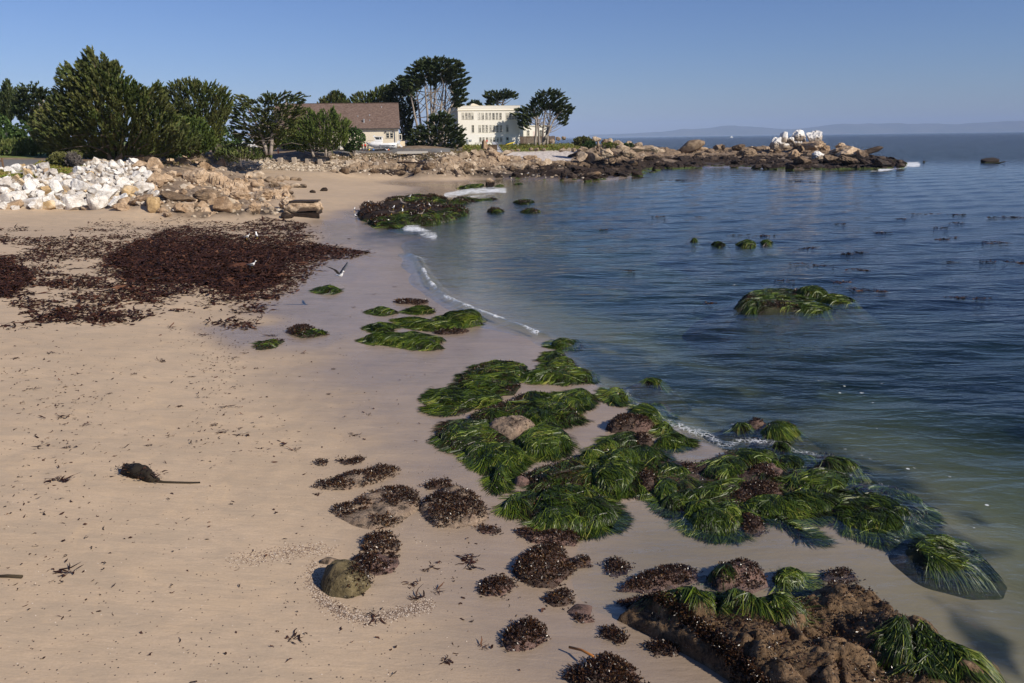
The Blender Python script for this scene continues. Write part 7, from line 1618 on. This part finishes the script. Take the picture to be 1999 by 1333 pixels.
q = sample_poly(P_WR, 40000, r_); sd = poly_sd(q[:, 0], q[:, 1], P_WR)
P = hit(q[:, 0], q[:, 1]); nn = n2(P[:, 0], P[:, 1] * .6, .28, 4, 81)
stk = n2(P[:, 0] * .5 + P[:, 1] * .15, P[:, 1] * .5, .5, 4, 85)
keep = r_.random(len(q)) < (sstep(-30, 55, sd + 34 * nn + 50 * stk + 4) ** 1.25) * sstep(-.75, -.35, nn + .02 * sd)
o = strips(P[keep], .27, .042, r_, .05); tag(o, kind='stuff')
q = np.concatenate([sample_poly(P_WRS, 60000, r_), sample_poly(P_WRL, 2600, r_)]); P = hit(q[:, 0], q[:, 1])
an_ = n2(P[:, 0] * .55 + P[:, 1] * .18, P[:, 1] * .5 - P[:, 0] * .1, .55, 4, 83); an2 = n2(P[:, 0], P[:, 1], .09, 3, 84)
dens = sstep(-.36, .3, an_ + .35 * an2) ** 1.5; edge = poly_sd(q[:, 0], q[:, 1], P_WRS); left = poly_sd(q[:, 0], q[:, 1], P_WRL)
keep = r_.random(len(q)) < np.maximum(dens * sstep(0, 30, edge) * .8, sstep(-8, 10, left + 20 * an_) * .85)
o = strips(P[keep], .26, .036, r_, .04, name='kelp_streaks'); tag(o, kind='stuff')
q = sample_poly(P_WR, 1500, r_); P = hit(q[:, 0], q[:, 1]); o = strips(P, .95, .05, r_, .05, .45, 'kelp_straps', .06); tag(o, kind='stuff')
# loose scraps all over the lower beach: the larger ones are things, the crumbs are stuff
P_SCR = [(0, 640), (500, 650), (620, 700), (720, 700), (840, 730), (830, 820), (800, 900), (600, 960), (600, 1333), (0, 1333)]
cl = [(130, 780, 60, 60, 150), (100, 900, 60, 80, 110), (415, 700, 28, 50, 170), (430, 790, 40, 60, 110), (480, 850, 90, 30, 70), (230, 740, 90, 50, 60), (110, 1080, 60, 90, 50), (30, 700, 40, 40, 60), (560, 620, 90, 40, 120), (360, 660, 60, 20, 60), (300, 900, 300, 250, 170), (500, 1150, 350, 150, 110), (700, 780, 140, 90, 60), (880, 1120, 150, 110, 46)]
q = np.concatenate([np.stack([cx + sx * r_.normal(size=n), cy + sy * r_.normal(size=n)], 1) for cx, cy, sx, sy, n in cl]); q = q[(q[:, 1] > 600) & (q[:, 1] < 1345) & (q[:, 0] > -30)]
px_, py_ = q[:, 0], q[:, 1]; q = q[~((px_ > 600) & (py_ > 880) & (px_ < 860) & (py_ < 1180))]
P = hit(q[:, 0], q[:, 1]); o = strips(P, .085, .013, r_, .012, .8, 'kelp_crumbs'); tag(o, kind='stuff')
q = np.stack([r_.uniform(-20, 950, 1500), r_.uniform(620, 1345, 1500)], 1); ta = r_.random(2600); arc = np.array([(612, 1100), (612, 1135), (628, 1170), (665, 1196), (720, 1210), (790, 1196), (840, 1180)]); arc2 = np.array([(450, 1098), (520, 1085), (580, 1075), (640, 1072)])
ta = ta ** .8; qa = np.stack([np.interp(ta, np.linspace(0, 1, 7), arc[:, k]) for k in (0, 1)], 1) + r_.normal(size=(2600, 2)) * [9, 6]; qb = np.stack([np.interp(ta[:900], np.linspace(0, 1, 4), arc2[:, k]) for k in (0, 1)], 1) + r_.normal(size=(900, 2)) * [12, 7]
q = np.concatenate([q, qa, qb]); P = hit(q[:, 0], q[:, 1]); v0, f0 = ico(1)
P = P[P[:, 2] > .1]; s_ = r_.uniform(.008, .017, (len(P), 1, 1)); v = (v0[None] * s_ * np.array([1, 1, .6]) + P[:, None]).reshape(-1, 3)
f = (f0[None] + np.arange(len(P))[:, None, None] * len(v0)).reshape(-1, 3)
shg = r_.random(len(P)) ** 1.4; shg[-3400:] = r_.uniform(.56, .9, 3400)
mm = NM('shell grit'); mm.bsdf(mm.ramp(mm.attr('shade'), [(0, (.05, .04, .035)), (.55, (.16, .11, .08)), (.8, (.5, .42, .34)), (1, (.75, .72, .68))], 'CONSTANT'), .7, .3)
o = mobj('shell_grit', make_mesh('shell_grit', v, f, mm.m, False, dict(shade=np.repeat(shg, len(v0))))); tag(o, kind='stuff')

def scrap_mesh(seed, n, L, w):
    r = np.random.default_rng(seed); P = np.zeros((n, 3)); P[:, :2] = r.normal(size=(n, 2)) * L * .35
    o = strips(P, L, w, r, .035, .9, 'kelp_scrap', .1); me = o.data; bpy.data.objects.remove(o); return me
SCR = [scrap_mesh(900 + k, int(rng.integers(9, 20)), .15, .011) for k in range(8)]
items = []
SC_HAND = [(122, 815, 1.3), (285, 560, 0), (320, 705, 1.0), (455, 700, .8), (480, 690, .9), (350, 795, .7), (500, 720, .6), (470, 850, 1.2), (420, 830, .9), (430, 845, .8), (375, 735, .6), (440, 795, .9), (575, 880, .7), (620, 965, .6), (125, 1120, 1.5), (80, 870, 1.0), (130, 875, .8), (95, 940, 1.0), (120, 940, 1.2), (60, 760, .8), (160, 830, .6),
           (30, 700, .8), (100, 690, .9), (150, 730, .8), (215, 770, .6), (690, 850, .8), (640, 770, .5), (720, 810, .5), (850, 1155, .7), (915, 1090, 1.9), (920, 1105, 1.2), (845, 1105, .9), (830, 1115, .6), (805, 1143, .8), (815, 1170, .9), (730, 1205, .9), (940, 1265, .6), (870, 1290, .7), (570, 1245, .9), (1035, 1110, .5), (770, 560, .9), (730, 575, .7), (680, 466, 1.6), (690, 600, .7), (590, 690, .7), (650, 720, .6), (260, 730, .7), (330, 850, .6), (290, 870, .7), (550, 870, .6), (530, 655, 1.4), (400, 655, 1.2), (330, 640, 1.4), (455, 620, 1.6), (480, 610, 1.6), (230, 600, 1.5), (140, 620, 1.2), (60, 600, 1.2)]
for k, (px, py, s) in enumerate(SC_HAND):
    if s == 0: continue
    b = hit_w([px], [py])[0]; o = mobj('kelp_scrap', SCR[k % 8], None, tuple(b)); d_ = math.hypot(b[1], 8)
    s = min(s, 1.3); o.scale = (s * 1.15, s * 1.15, s * .8); o.rotation_euler = (0, 0, rng.random() * 6.28); tag(o, None, 'kelp scrap', 'kelp scraps lying on the sand'); items.append((o, px, py, 'dark kelp scrap'))
def cell_sc(px, py):
    row = 'near the wrack' if py < 660 else 'above the tailed kelp' if py < 860 else 'beside the tailed kelp' if py < 1000 else 'on the nearest sand'
    return row + (' by the left edge' if px < 180 else ' left of centre' if px < 400 else ' towards the wet sand' if px < 640 else ' by the seaweed rocks')
cell_labels(items, cell_sc)

# bull kelp piece with a long tail
b = hit1(275, 935); c = hit1(390, 942); e = hit1(240, 922)
ks = empty('stranded_kelp', tuple(b)); tag(ks, 'dark lump of stranded kelp with one long straight tail on bare sand', 'kelp')
pts = np.array([e + [0, 0, .03], hit1(255, 926) + [0, 0, .09], hit1(275, 931) + [0, 0, .11], hit1(295, 939) + [0, 0, .08], hit1(312, 942) + [0, 0, .03]]) - b
tt = np.linspace(0, 1, 22); pp = np.stack([np.interp(tt, np.linspace(0, 1, 5), pts[:, i]) for i in range(3)], 1)
M_HOLD = rock_mat('dark kelp holdfast', [(.3, (.012, .009, .006)), (.55, (.035, .025, .014)), (.75, (.075, .055, .03))], spots=.3)
mb = MB().tube(pp, np.interp(tt, [0, .15, .45, .75, 1], [.05, .14, .2, .13, .03]), 12); ho_ = mb.build('holdfast', M_HOLD, ks, True)
v = np.array([x.co[:] for x in ho_.data.vertices]); v += .05 * np.stack([vnoise(v * 9 + 7 * k, 60 + k) for k in range(3)], 1); v[:, 2] = np.maximum(v[:, 2], -.03); ho_.data.vertices.foreach_set('co', v.ravel().astype(np.float32))
tp = np.array([hit1(a_, b_) + [0, 0, .02] for a_, b_ in ((300, 940), (320, 942.5), (345, 943), (370, 943), (391, 942.5))]) - b
MB().tube(tp, [.05, .03, .026, .024, .02], 7).build('stipe', M_HOLD, ks, True)
rr2 = np.random.default_rng(5); q2 = pp[rr2.integers(3, 18, 260)] + rr2.normal(size=(260, 3)) * [.13, .1, .06]; q2[:, 2] = np.abs(q2[:, 2]) + .02
strips(q2, .09, .012, rr2, .05, .8, 'fronds', .35, M_ROCKWEED, None, np.zeros(3), ks)
b = hit1(15, 1128); o = MB().tube([b - hit1(1, 1128) * 0 + [-.28, 0, .02], b + [0, .01, .03], b + [.26, 0, .02]], .03, 7).build('drift_stick', M_HOLD, None, True); tag(o, 'short dark stick lying on sand at the left photo edge', 'stick')
p0, p1, p2 = hit1(1111, 1275), hit1(1135, 1285), hit1(1158, 1302)
o = MB().tube([p0 + [0, 0, .12], p1 + [0, 0, .16], p2 + [0, 0, .2]], .022, 7).build('orange_kelp', flat_mat('orange kelp stem', (.33, .13, .03), .4, .4), None, True); tag(o, 'thin orange kelp stem sticking out of the bottom weedy rock', 'kelp stem')

# ------------------------------------------------------------------ kelp floating on the bay
KP = [(1788, 418, 22), (1815, 418, 24), (1870, 420, 20), (1760, 428, 16), (1950, 426, 26), (1985, 424, 30), (1640, 438, 22), (1865, 436, 18), (1832, 445, 18), (1720, 454, 22), (1840, 468, 24), (1860, 465, 16), (1935, 473, 22), (1955, 475, 26), (1575, 485, 20), (1655, 496, 22), (1680, 494, 20), (1490, 461, 24), (1435, 460, 26),
      (1560, 516, 26), (1600, 519, 22), (1668, 527, 22), (1690, 529, 14), (1860, 513, 16), (1930, 512, 22), (1980, 513, 30), (1685, 567, 34), (1720, 571, 20), (1530, 549, 26), (1640, 552, 28), (1870, 582, 22), (1920, 584, 20), (1228, 530, 14), (1385, 593, 22), (1330, 352, 30), (1250, 347, 24), (1560, 354, 26), (1580, 356, 20), (1290, 352, 12), (1180, 449, 20), (1290, 424, 26), (1370, 424, 14)]
items = []
for k, (px, py, w) in enumerate(KP):
    b = at_plane([px], [py], 0.0)[0]; s_ = np.linalg.norm(b - CAM) / F; r3 = np.random.default_rng(700 + k)
    n = 26; P = np.zeros((n, 3)); P[:, 0] = r3.normal(size=n) * w * s_ * .32; P[:, 1] = r3.normal(size=n) * w * s_ * .22; P[:, 2] = .03
    root = strips(P, w * s_ * .3, max(.035, w * s_ * .018), r3, .03, .6, 'floating_kelp', .1, M_ROCKWEED, None, np.zeros(3)); root.location = tuple(b)
    tag(root, None, 'floating kelp', 'kelp floating on the bay'); items.append((root, px, py, 'floating kelp patch'))
cell_labels(items, lambda a, b: ('below the rocky point' if b < 380 else 'far out in the bay' if b < 450 else 'beside the small green rocks' if b < 500 else 'just beyond the green island' if b < 560 else 'level with the green island') + (' towards the beach' if a < 1500 else ' in mid bay' if a < 1750 else ' by the right edge'))

# ------------------------------------------------------------------ birds
M_GULLW = flat_mat('white plumage', (.78, .77, .75), .8, .2, .05); M_GULLG = flat_mat('dark grey wing', (.09, .09, .1), .8, .2, .15); M_BEAK = flat_mat('yellow beak', (.65, .42, .06), .5, .4); M_BLACK = flat_mat('black plumage', (.018, .018, .02), .7, .3); M_BROWN = flat_mat('brown grey plumage', (.2, .165, .14), .8, .2, .2)
def bird_body(stations, k=10):
    rings = []
    for x, z, w, h in stations: rings.append([(x, w * math.cos(a), z + h * math.sin(a)) for a in np.linspace(0, 2 * math.pi, k, False)])
    return rings
def gull(px, py, label, rz, pose='stand', body=M_GULLW, wing=M_GULLG, scale=1.0, z=None, name='gull', cat='gull', group='gulls on the beach'):
    b = hit_w([px], [py])[0] if z is None else z
    root = empty(name, tuple(b), rz); root.scale = (scale,) * 3; tag(root, label, cat, group)
    zb = .24
    st = [(-.30, zb + .03, .012, .008), (-.2, zb + .03, .05, .035), (-.08, zb + .02, .085, .075), (.05, zb + .03, .095, .095), (.14, zb + .07, .07, .085), (.185, zb + .14, .045, .05), (.205, zb + .2, .045, .045), (.235, zb + .24, .045, .045), (.275, zb + .24, .03, .03), (.29, zb + .235, .01, .012)]
    MB().loft(bird_body(st)).build('body', body, root, True)
    MB().loft([[(.27, .014, zb + .235), (.27, -.014, zb + .235), (.27, 0, zb + .22)], [(.34, .005, zb + .225), (.34, -.005, zb + .225), (.34, 0, zb + .212)]]).build('beak', M_BEAK, root)
    if pose == 'stand':
        for sg in (-1, 1): MB().tube([(.0, sg * .03, zb - .04), (-.01, sg * .03, .0)], .008, 5).box(-.02, .05, sg * .03 - .025, sg * .03 + .025, -.004, .006).build('leg', M_BEAK, root)
        for sg in (-1, 1): MB().loft([[(.1, sg * .085, zb + .1), (.1, sg * .105, zb + .03), (.1, sg * .095, zb - .01)], [(-.1, sg * .08, zb + .1), (-.1, sg * .1, zb + .03), (-.1, sg * .085, zb)], [(-.36, sg * .02, zb + .06), (-.36, sg * .03, zb + .04), (-.36, sg * .02, zb + .03)]]).build('wing', wing, root, True)
    else:
        for sg in (-1, 1):
            mb = MB().loft([[(.12, sg * .06, zb + .1), (.0, sg * .06, zb + .115), (-.1, sg * .06, zb + .1), (.0, sg * .06, zb + .095)], [(.16, sg * .34, zb + .36), (.05, sg * .34, zb + .375), (-.08, sg * .34, zb + .35), (.05, sg * .34, zb + .358)], [(.04, sg * .64, zb + .52), (-.03, sg * .64, zb + .53), (-.12, sg * .64, zb + .5), (-.03, sg * .64, zb + .515)], [(-.12, sg * .78, zb + .58), (-.13, sg * .78, zb + .585), (-.15, sg * .78, zb + .575), (-.13, sg * .78, zb + .57)]]); mb.build('wing', wing, root, True)
    return root
gull(502, 468, 'white gull standing upright on the wrack', 2.0, scale=1.25); gull(482, 468, 'smaller white gull standing left of the upright one on the wrack', .5, scale=.95); gull(492.5, 524, 'white gull bending on the near edge of the wrack', .2)
fb = hit1(648, 578); gull(0, 0, 'gull flying low over the wet sand with raised wings', -.5, 'fly', z=np.array(at_range([664], [548], fb[1] - 4)[0]), group=None)
for px, py, rz, lab in [(696, 427, 2.4, 'gull wading left of the brown shelf'), (692, 413, 1.5, 'gull standing at the left tip of the brown shelf')]: gull(px, py, lab, rz)
def on_mound(px, py, z): return np.array(at_plane([px], [py], z)[0])
for px, py, z, rz, lab, bd in [(717, 399, 1.0, .3, 'white gull standing behind the left end of the brown shelf', M_GULLW), (768, 410, 1.0, 1.2, 'gull near the middle of the brown shelf beside the pelican', M_GULLW), (786, 417, .95, 1.6, 'white gull upright in the middle of the brown shelf', M_GULLW), (764, 419, .95, 3.0, 'grey gull crouching on the brown shelf', M_BROWN), (823, 422, .9, .8, 'brown young gull on the right part of the brown shelf', M_BROWN), (799, 387.5, .9, .2, 'gull on the green mat behind the shelf', M_GULLW), (840, 406, .9, 2.2, 'small gull far right on the brown shelf', M_GULLW), (1030, 341, 1.3, .4, 'white gull standing on the dark ledge', M_GULLW), (1120, 282, 6.6, .4, 'dark bird by the shrub at the lawn end', M_BLACK)]: gull(px, py, lab, rz, z=on_mound(px, py, z), body=bd, wing=M_BROWN if bd is M_BROWN else M_GULLG)
b = on_mound(787, 406.5, 1.0); pl = gull(0, 0, 'brown grey pelican standing tall at the back of the brown shelf', 2.2, z=b, body=M_BROWN, wing=M_BROWN, scale=2.1, name='pelican', cat='pelican', group=None)
for px, py, d_, lab in [(1618, 285, 243, 'black cormorant leftmost on the brown rocks right of the white group'), (1640, 282.5, 246, 'black cormorant on top of the brown knob'), (1662, 289, 236, 'pale breasted gull on the right brown rocks'), (1684, 291, 236, 'black cormorant rightmost on the point'), (1592, 258.5, 255, 'small black bird on top of the right white rock')]:
    gull(0, 0, lab, .5, z=np.array(at_range([px], [py], d_)[0]), body=M_BLACK if 'black' in lab else M_GULLW, wing=M_BLACK, scale=1.35, name='cormorant' if 'cormorant' in lab else 'gull', cat='bird', group='sea birds on the point')
